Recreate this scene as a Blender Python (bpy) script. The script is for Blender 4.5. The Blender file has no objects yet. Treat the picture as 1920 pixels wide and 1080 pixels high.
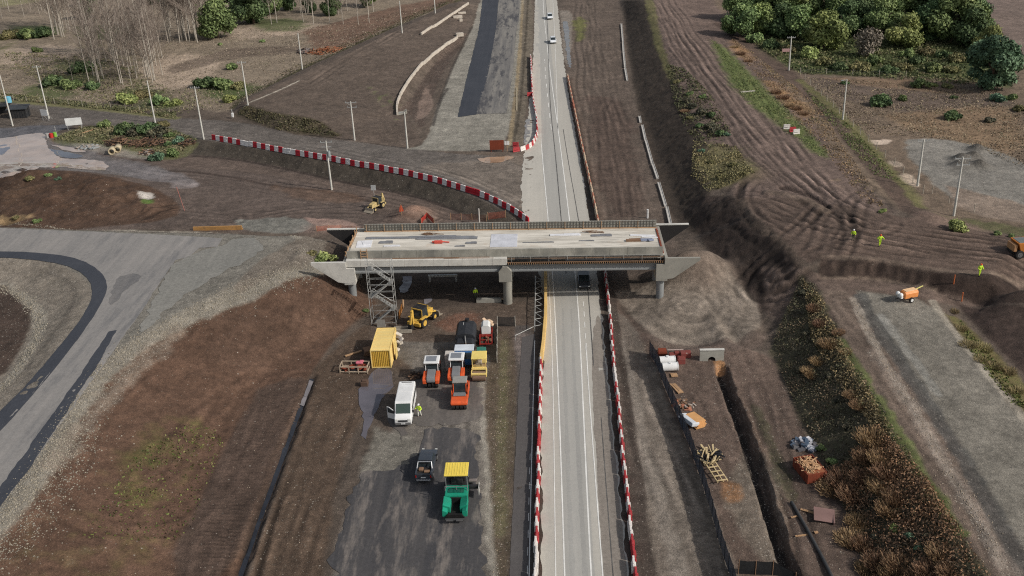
import bpy, bmesh, math, random
import numpy as np
from mathutils import Vector, Matrix, Euler
from mathutils.geometry import delaunay_2d_cdt
random.seed(7); rng = np.random.default_rng(7)
scene = bpy.context.scene
COL = scene.collection
PI = math.pi; R = math.radians
# ------------------------------------------------------------------ camera
FPX = 1900.0; CAMH = 65.0
_n = np.array([170., 3960., 1900.]); _n /= np.linalg.norm(_n)
_d = np.array([50., -914., 1900.]); _d -= _d.dot(_n) * _n; _d /= np.linalg.norm(_d)
_X = np.cross(_d, -_n)
CM = np.array([_X, _d, -_n])            # camera axes (right, down, forward) -> world
cam_d = bpy.data.cameras.new('camera'); cam = bpy.data.objects.new('camera', cam_d); COL.objects.link(cam)
cam_d.sensor_width = 36; cam_d.lens = 36 * FPX / 1920; cam_d.clip_start = 1; cam_d.clip_end = 12000
mw = Matrix.Identity(4)
for i in range(3):
    mw[i][0] = CM[i][0]; mw[i][1] = -CM[i][1]; mw[i][2] = -CM[i][2]
mw[2][3] = CAMH
cam.matrix_world = mw
scene.camera = cam

def ray(x, y):
    return CM @ np.array([x - 960., y - 540., FPX])
def P(x, y, z=0.0):                      # survey: photo point -> point of the place at height z
    r = ray(x, y); t = (z - CAMH) / r[2]
    return (r[0] * t, r[1] * t, z)
def Qy(p):
    c = CM.T @ (np.array(p) - np.array([0, 0, CAMH])); return 540 + FPX * c[1] / c[2]

def L(r, g, b, k=1.0):                   # sRGB 0-255 -> linear
    def f(c):
        c /= 255.; return c / 12.92 if c <= .04045 else ((c + .055) / 1.055) ** 2.4
    return np.array([f(r), f(g), f(b)]) * k

# ------------------------------------------------------------------ noise
def _hash(ix, iy, s):
    h = (ix * 374761393 + iy * 668265263 + s * 974634777) & 0xffffffff
    h = ((h ^ (h >> 13)) * 1274126177) & 0xffffffff
    return ((h ^ (h >> 16)) & 0xffff) / 65535.0
def vnoise(x, y, s=0):
    x = np.asarray(x, float); y = np.asarray(y, float)
    ix = np.floor(x).astype(np.int64); iy = np.floor(y).astype(np.int64)
    fx = x - ix; fy = y - iy; fx = fx * fx * (3 - 2 * fx); fy = fy * fy * (3 - 2 * fy)
    a = _hash(ix, iy, s); b = _hash(ix + 1, iy, s); c = _hash(ix, iy + 1, s); d = _hash(ix + 1, iy + 1, s)
    return (a + (b - a) * fx) * (1 - fy) + (c + (d - c) * fx) * fy
def fbm(x, y, s=0, o=4):
    t = 0; a = .5; n = 0
    for k in range(o):
        t = t + a * vnoise(x * 2 ** k + 13.7 * k, y * 2 ** k + 5.1 * k, s + k); n += a; a *= .55
    return t / n * 2 - 1
def sstep(t):
    t = np.clip(t, 0, 1); return t * t * (3 - 2 * t)

# ------------------------------------------------------------------ terrain: survey breaklines (photo x, photo y, height)
def off(line, dy, z):
    return [('w', p[0], p[1] + dy, z) for p in [P(*q) for q in line]]
far_crest = [(-200, 425, 5.6), (0, 424, 6), (150, 430, 6.2), (300, 434, 6.5), (450, 437, 6.9), (560, 444, 7.0)]
curve_crest = [(300, 250, 1.3), (400, 264, 1.5), (520, 285, 1.5), (620, 302, 1.6), (720, 320, 1.6), (820, 343, 1.5), (900, 372, 1.2), (950, 398, .8), (990, 418, .3)]
LINES = [
    # left ramp embankment: outer crest, toe
    [(-250, 1300, 4.2), (0, 978, 4.8), (60, 893, 5), (140, 753, 5.5), (206, 667, 5.8), (277, 618, 6.1), (400, 552, 6.5), (500, 503, 6.9), (562, 476, 7.0)],
    [(230, 1300, .2), (300, 1080, .2), (345, 960, .2), (400, 850, .2), (445, 760, .2), (500, 695, .2), (560, 655, .2), (625, 622, .2), (668, 600, .2), (700, 575, .3)],
    [(230+60, 1300, 0), (440, 1080, 0), (520, 850, 0), (575, 700, 0)],
    far_crest, off(far_crest, 9, .8),
    [('w', -37.5, 128, 6.6), ('w', -37.5, 142, 6.7)], [('w', -33, 127.5, 5.2), ('w', -32, 142, 5.2)], [('w', -29, 126, 2.6), ('w', -27, 142, 2.6)], [('w', -24, 128, .3), ('w', -24, 144, .3)],
    # infield of the loop
    [(-300, 1030, 4.4), (0, 795, 5.1), (60, 722, 5.4), (138, 602, 5.8), (165, 552, 6), (150, 524, 6), (110, 500, 6), (60, 490, 5.9), (0, 486, 5.8), (-200, 484, 5.6)],
    [(-300, 900, 3.4), (0, 720, 3.9), (50, 645, 4.1), (68, 592, 4.2), (40, 560, 4.2), (0, 542, 4.2), (-200, 535, 4.2)],
    # reddish mound
    [(-60, 330, 3.0), (40, 322, 3.4), (110, 321, 3.3), (200, 334, 2.8), (265, 352, 1.9), (315, 372, 1)],
    [(-60, 312, .6), (40, 306, .6), (110, 306, .6), (200, 318, .5), (280, 340, .4)],
    [(-100, 408, 1), (0, 412, 1), (100, 416, 1), (200, 418, 1), (320, 408, .8)],
    # detour road bank
    curve_crest,
    [(300, 285, .3), (400, 291, .0), (500, 306, -.3), (620, 335, -.5), (720, 354, -.5), (800, 372, -.4), (860, 396, -.2), (885, 415, 0)],
    [(330, 330, .2), (500, 380, 0), (700, 400, 0), (850, 415, 0)], [(450, 425, .5), (600, 428, .4)],
    [(0, 230, 1), (200, 260, 1), (250, 300, .7), (0, 300, .6)],
    # hill upper left
    [(440, 214, 1.2), (520, 247, 1.2), (620, 260, 1.2), (665, 264, 1.2), (760, 277, .8), (805, 281, .6)],
    [(452, 196, 3.0), (530, 214, 3.4), (595, 224, 3), (640, 240, 2)],
    [(470, 180, 3.8), (560, 140, 4), (660, 95, 4), (760, 50, 3.8), (870, 3, 3.4)],
    [(440, 190, 1.3), (560, 128, 1.5), (660, 82, 1.5), (760, 36, 1.5), (850, -5, 1.5)],
    [(745, 213, 1.2), (752, 180, 2), (800, 112, 2.2), (868, 62, 2.2)], [(760, 216, .5), (772, 180, .5), (812, 120, .6), (875, 72, .8)],
    [(800, 280, .8), (814, 195, 1), (850, 110, 1), (895, 40, 1), (920, 0, 1.2)], [(955, 272, .6), (972, 130, .6), (985, 0, .8)],
    # highway corridor
    [('w', -2.5, 0, 0), ('w', -2.5, 300, 0), ('w', -4, 450, .3), ('w', -5, 700, 0)], [('w', 9, 0, 0), ('w', 9.5, 300, 0), ('w', 8, 450, .3), ('w', 8, 700, 0)],
    [('w', -22, 40, 0), ('w', -22, 120, 0), ('w', -20, 145, 0)],
    # upper right cut slope
    [(1160, 0, .2), (1172, 30, .2), (1182, 110, .2), (1200, 190, .2), (1225, 260, .2), (1255, 340, .2), (1280, 408, .3), (1310, 440, .6)],
    [(1188, 0, 2.8), (1206, 30, 3.0), (1234, 105, 3.1), (1264, 180, 3.3), (1290, 250, 3.3), (1312, 325, 3.3), (1330, 400, 3.0)],
    [(1200, 0, 3.7), (1225, 30, 3.9), (1262, 100, 4.1), (1310, 165, 4.4), (1362, 240, 4.6), (1400, 300, 4.7), (1405, 335, 4.8), (1380, 370, 5)],
    [(1230, 0, 4), (1330, 150, 4.5), (1430, 290, 5.2), (1520, 370, 5.6)], [(1290, 20, 3.8), (1420, 140, 4.2), (1560, 300, 5), (1700, 410, 5.8)],
    [(1345, 30, 3.2), (1500, 160, 3.4), (1610, 260, 3.8), (1760, 400, 4.8)], [(1700, 100, 3), (1900, 150, 3), (1900, 300, 3.6)],
    # ramp road on the right and its cut face
    [(1545, 480, 6), (1640, 486, 6), (1700, 495, 6), (1780, 513, 6), (1920, 537, 6), (2200, 590, 6)],
    [(1530, 521, 4.6), (1640, 518, 4.4), (1750, 541, 4.2), (1850, 560, 3.4), (1920, 575, 2.9), (2200, 640, 2.6)],
    [(1640, 418, 6), (1760, 430, 6), (1920, 455, 6), (2200, 500, 6)], [(1800, 425, 5), (1920, 445, 5), (2200, 480, 5)],
    # dark pit slope by the right abutment
    [(1390, 372, 5.1), (1407, 408, 5.3), (1467, 450, 5.7), (1508, 500, 5.5)],
    [(1300, 450, 1), (1350, 490, 1), (1400, 535, .9), (1425, 562, .9)],
    # pad
    [(1185, 600, .2), (1235, 640, .9), (1300, 648, 1.2), (1370, 640, 1.2), (1420, 622, 1.2)],
    [(1170, 640, 0), (1240, 656, 0), (1300, 662, -.2), (1380, 656, -.2), (1432, 640, 0)], [(1190, 500, 0), (1185, 560, 0)], [(1250, 500, .9), (1280, 570, 1.2), (1380, 570, 1.2)],
    # planted slope
    [(1520, 521, 4.5), (1545, 570, 4.4), (1570, 620, 4.3), (1610, 700, 4.3), (1660, 780, 4.2), (1730, 900, 4), (1790, 990, 4), (1850, 1080, 4), (1960, 1300, 4)],
    [(1430, 600, .8), (1440, 640, .3), (1465, 700, .2), (1500, 780, .2), (1545, 870, .2), (1590, 960, .2), (1640, 1080, .2), (1740, 1300, .2)],
    [(1640, 650, 4.3), (1760, 880, 4.1), (1900, 1080, 4), (2000, 1300, 4)], [(1745, 566, 4.2), (1800, 635, 4), (1860, 708, 3.8), (1930, 790, 3.6), (2200, 1100, 3.4)],
    [(1790, 566, 3.4), (1850, 640, 3.0), (1930, 720, 2.8), (2200, 950, 2.6)],
]
_pts = []
for ln in LINES:
    w = [np.array(q[1:] if q[0] == 'w' else P(*q)) for q in ln]
    for a, b in zip(w[:-1], w[1:]):
        n = max(1, int(np.linalg.norm(b - a) / 3.5))
        for k in range(n): _pts.append(a + (b - a) * k / n)
    _pts.append(w[-1])
for x, y, z in [(-4000, -1500, 0), (4000, -1500, 0), (-4000, 6000, 0), (4000, 6000, 0), (-260, 520, 1.5), (-120, 520, 1.5), (60, 520, 2), (200, 520, 3), (-300, 200, 2), (-300, 350, 1.5), (300, 350, 3), (300, 150, 3.5), (-150, 300, 1.2), (-110, 360, 1.4), (-160, 400, 1.5)]:
    _pts.append(np.array([x, y, z], float))
_pts = np.array(_pts)
_v, _e, _f, _ov, _oe, _of = delaunay_2d_cdt([Vector((p[0], p[1])) for p in _pts], [], [], 0, 1e-4)
_tv = np.array([[v[0], v[1], _pts[o[0]][2] if len(o) else 0] for v, o in zip(_v, _ov)])

def axis(segs):                          # (from, to, step)
    out = []
    for a, b, s0, s1 in segs:
        x = a; n = 0
        while x < b - 1e-6:
            out.append(x); t = (x - a) / (b - a); x += s0 + (s1 - s0) * t
    out.append(segs[-1][1]); return np.array(out)
pos = axis([(0, 46, .27, .27), (46, 75, .27, .42), (75, 230, .45, 1.3), (230, 4000, 2, 600)])
GX = np.concatenate([-pos[:0:-1], pos])
GY = axis([(-1500, 30, 300, 4), (30, 66, 2, .3), (66, 105, .27, .27), (105, 185, .27, .42), (185, 300, .45, .8), (300, 460, .8, 1.6), (460, 6000, 4, 700)])
NX, NY = len(GX), len(GY)
HZ = np.zeros((NY, NX))
for f in _f:
    a, b, c = (_tv[i] for i in f)
    x0, x1 = min(a[0], b[0], c[0]), max(a[0], b[0], c[0]); y0, y1 = min(a[1], b[1], c[1]), max(a[1], b[1], c[1])
    i0, i1 = np.searchsorted(GX, x0 - 1e-6), np.searchsorted(GX, x1 + 1e-6); j0, j1 = np.searchsorted(GY, y0 - 1e-6), np.searchsorted(GY, y1 + 1e-6)
    if i0 >= i1 or j0 >= j1: continue
    xx, yy = np.meshgrid(GX[i0:i1], GY[j0:j1])
    den = (b[1] - c[1]) * (a[0] - c[0]) + (c[0] - b[0]) * (a[1] - c[1])
    if abs(den) < 1e-9: continue
    u = ((b[1] - c[1]) * (xx - c[0]) + (c[0] - b[0]) * (yy - c[1])) / den
    v = ((c[1] - a[1]) * (xx - c[0]) + (a[0] - c[0]) * (yy - c[1])) / den
    w = 1 - u - v; m = (u >= -1e-6) & (v >= -1e-6) & (w >= -1e-6)
    sub = HZ[j0:j1, i0:i1]; sub[m] = (u * a[2] + v * b[2] + w * c[2])[m]
def blur(A, n):
    for _ in range(n):
        A[:, 1:-1] = .25 * A[:, :-2] + .5 * A[:, 1:-1] + .25 * A[:, 2:]
        A[1:-1] = .25 * A[:-2] + .5 * A[1:-1] + .25 * A[2:]
    return A
blur(HZ, 5)
def HT(x, y):                            # terrain height, bilinear
    x = np.asarray(x, float); y = np.asarray(y, float)
    i = np.clip(np.searchsorted(GX, x) - 1, 0, NX - 2); j = np.clip(np.searchsorted(GY, y) - 1, 0, NY - 2)
    u = np.clip((x - GX[i]) / (GX[i + 1] - GX[i]), 0, 1); v = np.clip((y - GY[j]) / (GY[j + 1] - GY[j]), 0, 1)
    return (HZ[j, i] * (1 - u) + HZ[j, i + 1] * u) * (1 - v) + (HZ[j + 1, i] * (1 - u) + HZ[j + 1, i + 1] * u) * v
_zs = np.linspace(9, -3, 240)
def G(x, y):                             # photo point -> where that sight line first meets the terrain
    r = ray(x, y); t = (_zs - CAMH) / r[2]
    xs, ys = r[0] * t, r[1] * t; d = _zs - HT(xs, ys)
    k = np.argmax(d <= 0) if (d <= 0).any() else len(d) - 1
    if k == 0: return Vector((xs[0], ys[0], _zs[0]))
    f = d[k - 1] / (d[k - 1] - d[k] + 1e-9)
    return Vector((xs[k - 1] + (xs[k] - xs[k - 1]) * f, ys[k - 1] + (ys[k] - ys[k - 1]) * f, _zs[k - 1] + (_zs[k] - _zs[k - 1]) * f))
def WG(pts):
    return np.array([[q[1], q[2]] if q[0] == 'w' else list(G(*q))[:2] for q in pts], float)

XX, YY = np.meshgrid(GX, GY)
Nr = fbm(XX / 1.6, YY / 1.6, 11, 4)       # edge raggedness
Nb = fbm(XX / 9., YY / 9., 21, 4)
Nf = fbm(XX / .7, YY / .7, 31, 2)
Cc = np.empty((NY, NX, 3)); Fx = np.zeros((NY, NX, 4)); Fx[..., 1] = 1.0     # Fx: stones, roughness, green specks, grain
DZ = np.zeros((NY, NX)); FLAT = np.zeros((NY, NX))

def _win(w, m):
    i0, i1 = np.searchsorted(GX, w[:, 0].min() - m), np.searchsorted(GX, w[:, 0].max() + m)
    j0, j1 = np.searchsorted(GY, w[:, 1].min() - m), np.searchsorted(GY, w[:, 1].max() + m)
    return slice(max(j0, 0), j1), slice(max(i0, 0), i1)
def polydist(w, X, Y):                   # signed distance, + inside
    d = np.full(X.shape, 1e9); ins = np.zeros(X.shape, bool); n = len(w)
    for k in range(n):
        a, b = w[k], w[(k + 1) % n]; e = b - a; l = e.dot(e) + 1e-12
        t = np.clip(((X - a[0]) * e[0] + (Y - a[1]) * e[1]) / l, 0, 1)
        d = np.minimum(d, (X - a[0] - t * e[0]) ** 2 + (Y - a[1] - t * e[1]) ** 2)
        if a[1] != b[1]:
            ins ^= ((a[1] > Y) != (b[1] > Y)) & (X < (b[0] - a[0]) * (Y - a[1]) / (b[1] - a[1]) + a[0])
    d = np.sqrt(d); return np.where(ins, d, -d)
def linedist(w, X, Y):                   # |distance|, signed lateral offset, arc length
    d = np.full(X.shape, 1e9); u = np.zeros(X.shape); s = np.zeros(X.shape); acc = 0
    for a, b in zip(w[:-1], w[1:]):
        e = b - a; l = math.hypot(*e) + 1e-9
        t = np.clip(((X - a[0]) * e[0] + (Y - a[1]) * e[1]) / l / l, 0, 1)
        dd = np.hypot(X - a[0] - t * e[0], Y - a[1] - t * e[1]); m = dd < d
        d = np.where(m, dd, d); u = np.where(m, np.where((e[0] * (Y - a[1]) - e[1] * (X - a[0])) > 0, dd, -dd), u); s = np.where(m, acc + t * l, s)
        acc += l
    return d, u, s
def smooth_line(w, n=3):
    for _ in range(n):
        q = [w[0]]
        for a, b in zip(w[:-1], w[1:]): q += [a * .75 + b * .25, a * .25 + b * .75]
        q.append(w[-1]); w = np.array(q)
    return w
def _apply(sl, m, col, stone, rough, green, grain):
    if col is not None: Cc[sl] += (np.asarray(col) - Cc[sl]) * m[..., None]
    for k, v in enumerate((stone, rough, green, grain)):
        if v is not None: Fx[sl][..., k] += (v - Fx[sl][..., k]) * m
def paint(pts, col=None, rag=.8, soft=.5, k=1., stone=None, rough=None, green=None, grain=None, flat=None, dz=0, patch=0., sm=True):
    w = WG(pts)
    if sm: w = smooth_line(np.vstack([w, w[:1]]), 1)[:-1]
    sl = _win(w, 3 + rag * 2)
    d = polydist(w, XX[sl], YY[sl]) + rag * (Nr[sl] * .8 + Nb[sl] * .8)
    m = sstep(d / soft + .5) * k
    if patch: m = m * sstep((Nb[sl] * .6 + Nr[sl] * .5) * 2.2 + 1 - patch)
    _apply(sl, m, col, stone, rough, green, grain)
    if flat is not None: FLAT[sl] = np.maximum(FLAT[sl], m * flat)
    if dz: DZ[sl] += m * dz
def stroke(pts, hw, col=None, rag=.4, soft=.4, k=1., stone=None, rough=None, green=None, grain=None, dz=0, flat=None, patch=0.):
    w = smooth_line(WG(pts), 2); sl = _win(w, hw + 3 + rag * 2)
    d, u, s = linedist(w, XX[sl], YY[sl])
    m = sstep((hw - d + rag * (Nr[sl] + .5 * Nb[sl])) / soft + .5) * k
    if patch: m = m * sstep((Nb[sl] * .6 + Nr[sl] * .5) * 2.2 + 1 - patch)
    _apply(sl, m, col, stone, rough, green, grain)
    if dz: DZ[sl] += m * dz
    if flat is not None: FLAT[sl] = np.maximum(FLAT[sl], m * flat)
def ruts(pts, hw, fu=.5, ft=9., amp=.45, dz=.08, wob=1.0, seed=1, cleat=0.):
    w = smooth_line(WG(pts), 2); sl = _win(w, hw + 2)
    d, u, s = linedist(w, XX[sl], YY[sl])
    uu = u + wob * (vnoise(s / 14, u / 9 + seed, seed) - .5) * 2.6 + .5 * (vnoise(s / 3.5, u / 2.5, seed + 1) - .5)
    n = vnoise(uu / fu, s / ft, seed + 3) * .6 + vnoise(uu / fu * 2.1, s / ft * 1.6, seed + 4) * .4
    n = (n - .5) * 2.4
    edge = sstep((hw - d) / (hw * .35 + .01)) * (.3 + .7 * sstep((Nb[sl] * .9 + Nr[sl] * .35) * 1.6 + .62))
    if cleat: n = n * .6 + cleat * np.sin(s * 2 * PI / .62 + 3 * vnoise(u / .8, s / 3, 9)) * sstep(vnoise(u / 1.2, s / 7, seed + 8) * 2.2 - .5)
    Cc[sl] *= (1 + np.clip(n, -1, 1) * amp * edge)[..., None]
    DZ[sl] += n * dz * edge
SOIL = L(80, 67, 61); RED = L(90, 70, 59); GREY = L(120, 116, 109); DARK = L(58, 50, 47); TAN = L(128, 112, 100); GRN = L(74, 86, 48); PALE = L(160, 146, 134)
Cc[:] = L(92, 82, 75); Cc *= (1 + .22 * Nb + .12 * Nr)[..., None]
# ---- far fields
paint([(-900, -60), (870, -60), (860, 8), (750, 45), (560, 132), (450, 205), (330, 200), (0, 184), (-900, 120)], L(128, 116, 103), rag=2, soft=3, grain=.5)
paint([(-900, 20), (150, 60), (250, 110), (330, 190), (200, 200), (0, 183), (-900, 120)], L(98, 92, 70), rag=3, soft=5, green=.5, patch=1.2)
for q in [[(265, 130), (330, 95), (420, 108), (400, 140), (330, 172), (270, 165)], [(430, 55), (560, 40), (640, 50), (520, 70), (430, 75)], [(0, 95), (120, 80), (170, 100), (0, 130)]]:
    paint(q, L(164, 148, 134), rag=2, soft=4, k=.85)
paint([(570, 60), (700, 20), (860, -10), (850, 8), (740, 45), (600, 110)], L(104, 80, 68), rag=2, soft=3, k=.8)
for x, y in [(60, 60), (190, 62), (150, 125), (135, 150), (415, 170), (270, 180), (440, 170), (520, 48), (290, 195), (95, 175)]:
    paint([(x - 45, y - 12), (x + 45, y - 14), (x + 55, y + 8), (x - 40, y + 12)], L(70, 82, 48), rag=2.5, soft=4, k=.75, green=.6)
paint([(430, 90), (560, 85), (570, 98), (430, 110), (330, 140), (300, 130)], L(96, 84, 76), rag=1.5, soft=2, k=.7)
paint([(-900, -60), (120, -60), (60, 30), (-900, 60)], L(132, 130, 96), rag=3, soft=8, k=.7)
# ---- far right
paint([(1290, -80), (3000, -80), (3000, 480), (1920, 440), (1690, 420), (1480, 200), (1340, 40)], L(112, 98, 86), rag=2, soft=3, grain=.4)
paint([(1840, -60), (3000, -60), (3000, 140), (1900, 120), (1850, 60)], L(116, 102, 96), rag=1, soft=3)
paint([(1370, 30), (1840, 30), (1900, 170), (1870, 150), (1560, 140), (1500, 140), (1420, 90)], L(62, 70, 42), rag=2, soft=3, green=.5)
paint([(1505, 140), (1860, 165), (1920, 200), (1920, 260), (1700, 215), (1560, 180)], L(98, 86, 80), rag=2, soft=4, k=.8)
paint([(1540, 145), (1760, 150), (1850, 180), (1600, 160)], L(134, 110, 88), rag=2, soft=3, k=.6)
paint([(1650, 215), (1800, 200), (1920, 200), (1920, 300), (1780, 265), (1690, 235)], L(136, 114, 92), rag=2, soft=4, k=.75)
paint([(1700, 262), (1800, 262), (1920, 300), (1960, 340), (1960, 400), (1800, 385), (1740, 340), (1700, 290)], L(128, 124, 118), rag=1, soft=1, stone=.2, grain=.8)
paint([(1770, 345), (1960, 395), (1960, 425), (1800, 400)], L(132, 118, 108), rag=.6, soft=1)
paint([(1632, 263), (1668, 261), (1668, 270), (1634, 272)], L(196, 178, 164), rag=.6, soft=.6)
paint([(1680, 328), (1700, 322), (1730, 345), (1722, 352), (1690, 342)], L(190, 172, 156), rag=.6, soft=.6)
paint([(1660, 300), (1700, 305), (1690, 315), (1665, 310)], L(170, 155, 142), rag=.6, soft=.6, k=.7)
# plateau of tracks on the right
paint([(1190, -60), (1320, -60), (1345, 30), (1480, 170), (1600, 330), (1700, 420), (1560, 470), (1400, 410), (1330, 290), (1262, 150), (1215, 30)], L(108, 93, 87), rag=1, soft=2)
paint([(1335, 75), (1365, 95), (1430, 160), (1480, 215), (1560, 290), (1545, 300), (1470, 240), (1390, 180), (1360, 140)], L(88, 100, 56), rag=1.5, soft=2.5, k=.85, green=.7)
paint([(1340, 50), (1360, 70), (1430, 110), (1530, 190), (1600, 300), (1680, 400), (1640, 410), (1560, 330), (1480, 220), (1400, 110)], L(124, 104, 86), rag=1.5, soft=2, k=.75, patch=1.3, green=.25)
for x, y in [(1378, 85), (1395, 100), (1470, 180), (1500, 205), (1450, 165)]:
    paint([(x - 14, y - 12), (x + 6, y - 12), (x + 22, y + 14), (x - 4, y + 14)], L(146, 114, 82), rag=1.8, soft=3, k=.55)
stroke([(1350, 45), (1480, 140), (1560, 215), (1640, 310), (1720, 400)], 2.2, L(84, 70, 64), rag=.6, soft=1, k=.85)
stroke([(1500, 150), (1590, 225), (1680, 330), (1730, 390)], 1.0, L(112, 110, 70), rag=.8, soft=1.2, k=.6, green=.5)
# ---- upper centre strips
paint([(1055, -60), (1150, -60), (1165, 30), (1180, 160), (1225, 330), (1265, 440), (1290, 520), (1140, 520), (1110, 400), (1060, 150)], L(96, 85, 78), rag=.4, soft=.8)
paint([(1100, 180), (1170, 180), (1220, 400), (1130, 420)], L(82, 68, 62), rag=2, soft=3, k=.7)
paint([(1050, 20), (1072, 20), (1075, 60), (1060, 150)], L(138, 130, 122), rag=.5, soft=.7, k=.7)
paint([(1072, 40), (1095, 30), (1100, 70), (1080, 80)], L(104, 102, 62), rag=1.5, soft=2, k=.8, green=.6)
# cut slope facing the highway
paint([(1165, -60), (1195, -60), (1216, 30), (1245, 105), (1280, 170), (1310, 240), (1335, 310), (1320, 440), (1262, 420), (1228, 320), (1190, 180), (1172, 60)], L(62, 54, 48), rag=.8, soft=1.2)  # slope turned from the sun: shade painted in as darker soil
paint([(1235, 110), (1268, 125), (1320, 170), (1370, 240), (1418, 320), (1400, 345), (1330, 365), (1290, 330), (1262, 230)], L(94, 90, 66), rag=1.5, soft=2, green=.4, patch=1.9)
paint([(1330, 270), (1390, 290), (1420, 330), (1350, 360), (1310, 330)], L(116, 108, 78), rag=1.5, soft=2.5, k=.8, green=.3)
paint([(1195, -60), (1212, -60), (1235, 60), (1262, 140), (1252, 150), (1220, 60)], L(104, 98, 68), rag=.8, soft=1, k=.8, green=.4)
# pit and earth by the right abutment
paint([(1290, 380), (1380, 365), (1410, 405), (1470, 450), (1512, 502), (1440, 600), (1400, 540), (1320, 470)], L(60, 51, 47), rag=.5, soft=.8)  # pit slope painted dark, its shade put into the soil colour
paint([(1380, 370), (1560, 380), (1720, 415), (1920, 445), (2400, 520), (2400, 620), (1920, 538), (1780, 514), (1640, 488), (1545, 482), (1508, 500), (1466, 450)], L(94, 80, 73), rag=.3, soft=.6)
paint([(1720, 400), (1800, 420), (1920, 445), (2400, 520), (2400, 490), (1920, 425), (1800, 405)], L(84, 84, 58), rag=1, soft=1.2, k=.7, green=.4)
paint([(1700, 405), (1780, 400), (1860, 432), (1760, 428)], L(120, 102, 94), rag=.6, soft=.8, k=.8)
paint([(1540, 484), (1640, 489), (1700, 498), (1780, 516), (1920, 540), (2400, 620), (2400, 650), (1920, 578), (1750, 543), (1640, 519), (1530, 522)], L(56, 46, 42), rag=.25, soft=.35)
paint([(1430, 500), (1530, 520), (1640, 520), (1760, 545), (1860, 566), (1800, 575), (1745, 563), (1600, 545), (1560, 600), (1620, 700), (1560, 700), (1520, 560), (1440, 620)], L(102, 88, 81), rag=.6, soft=.8)
paint([(1790, 566), (1920, 580), (2400, 660), (2400, 800), (1960, 740), (1880, 660)], L(66, 55, 51), rag=.5, soft=1)
# gravel road shoulder and haul track on the right
paint([(1545, 545), (1600, 545), (1680, 650), (1780, 800), (1880, 960), (1990, 1160), (1900, 1160), (1790, 1000), (1700, 860), (1620, 720)], L(106, 93, 85), rag=.5, soft=.7)
paint([(1605, 545), (1745, 562), (1800, 636), (1930, 800), (2100, 1040), (2100, 1200), (1960, 1100), (1840, 900), (1720, 720)], L(124, 119, 111), rag=.7, soft=.9, stone=.05, grain=.9, flat=.6)
stroke([(1612, 555), (1660, 640), (1745, 760), (1830, 900), (1930, 1090)], .9, L(78, 77, 75), rag=.5, soft=.6, k=.8, stone=.1)
stroke([(1600, 560), (1640, 650), (1722, 780), (1800, 920), (1880, 1060)], .45, L(158, 148, 138), rag=.4, soft=.4, k=.7, stone=.9)
stroke([(1640, 660), (1735, 800), (1820, 950), (1900, 1090)], .8, L(128, 116, 108), rag=.6, soft=.6, k=.6, stone=.8)
stroke([(1650, 590), (1690, 640), (1760, 740)], .5, L(150, 148, 142), rag=.3, soft=.3, k=.6)
stroke([(1748, 566), (1800, 636), (1925, 790)], .5, L(162, 154, 142), rag=.3, soft=.3, k=.7, stone=.5)
paint([(1775, 590), (1800, 596), (1870, 670), (1940, 735), (2100, 900), (2100, 960), (1925, 775), (1850, 690)], L(98, 88, 62), rag=.6, soft=.8, green=.4)
# planted slope
paint([(1500, 515), (1530, 530), (1560, 600), (1610, 690), (1665, 780), (1735, 900), (1795, 990), (1860, 1090), (2000, 1350), (1700, 1350), (1630, 1090), (1590, 970), (1540, 870), (1495, 780), (1460, 700), (1445, 640)], L(82, 76, 64), rag=.9, soft=1, green=.15)
stroke([(1575, 640), (1615, 705), (1668, 788), (1738, 905), (1800, 1000)], .55, L(106, 112, 72), rag=.5, soft=.5, k=.8, green=.6)
# low ground right of the highway
paint([(1150, 560), (1230, 650), (1440, 645), (1500, 790), (1545, 880), (1600, 980), (1640, 1120), (1760, 1350), (1200, 1350), (1180, 1080), (1140, 640)], L(98, 84, 77), rag=.4, soft=.8, stone=.06)
paint([(1125, 560), (1185, 600), (1215, 665), (1260, 780), (1330, 930), (1390, 1090), (1480, 1350), (1230, 1350), (1200, 1080), (1160, 760)], L(116, 107, 99), rag=.5, soft=.8, stone=.1, grain=.7)
stroke([(1165, 640), (1195, 800), (1240, 960), (1290, 1120)], .9, L(140, 132, 124), rag=.6, soft=.8, k=.5)
paint([(1345, 690), (1375, 700), (1460, 900), (1500, 1080), (1470, 1080), (1420, 900)], L(104, 88, 78), rag=.3, soft=.4, stone=.3)
paint([(1395, 850), (1440, 850), (1480, 1000), (1470, 1100), (1390, 1010), (1350, 930)], L(112, 103, 94), rag=.8, soft=.8, k=.8, stone=.3, grain=.8)
paint([(1350, 900), (1385, 905), (1395, 940), (1360, 945)], L(150, 112, 82), rag=.4, soft=.8, k=.8)
paint([(1410, 760), (1430, 770), (1500, 940), (1470, 940)], L(70, 66, 54), rag=.6, soft=.6, k=.7, green=.2)
stroke([(1352, 692), (1384, 775), (1416, 870), (1440, 945), (1460, 1010), (1486, 1080), (1540, 1230)], .75, L(38, 33, 31), rag=.18, soft=.3, dz=-1.1, rough=.8)  # trench bottom painted darker to deepen its shade
stroke([(1362, 690), (1396, 773), (1428, 868), (1452, 943), (1473, 1008), (1500, 1080), (1556, 1230)], .5, L(122, 104, 94), rag=.3, soft=.4, k=.4, dz=.22, stone=.3)
paint([(1338, 676), (1354, 676), (1362, 690), (1346, 694)], L(166, 126, 92), rag=.15, soft=.3)
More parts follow.
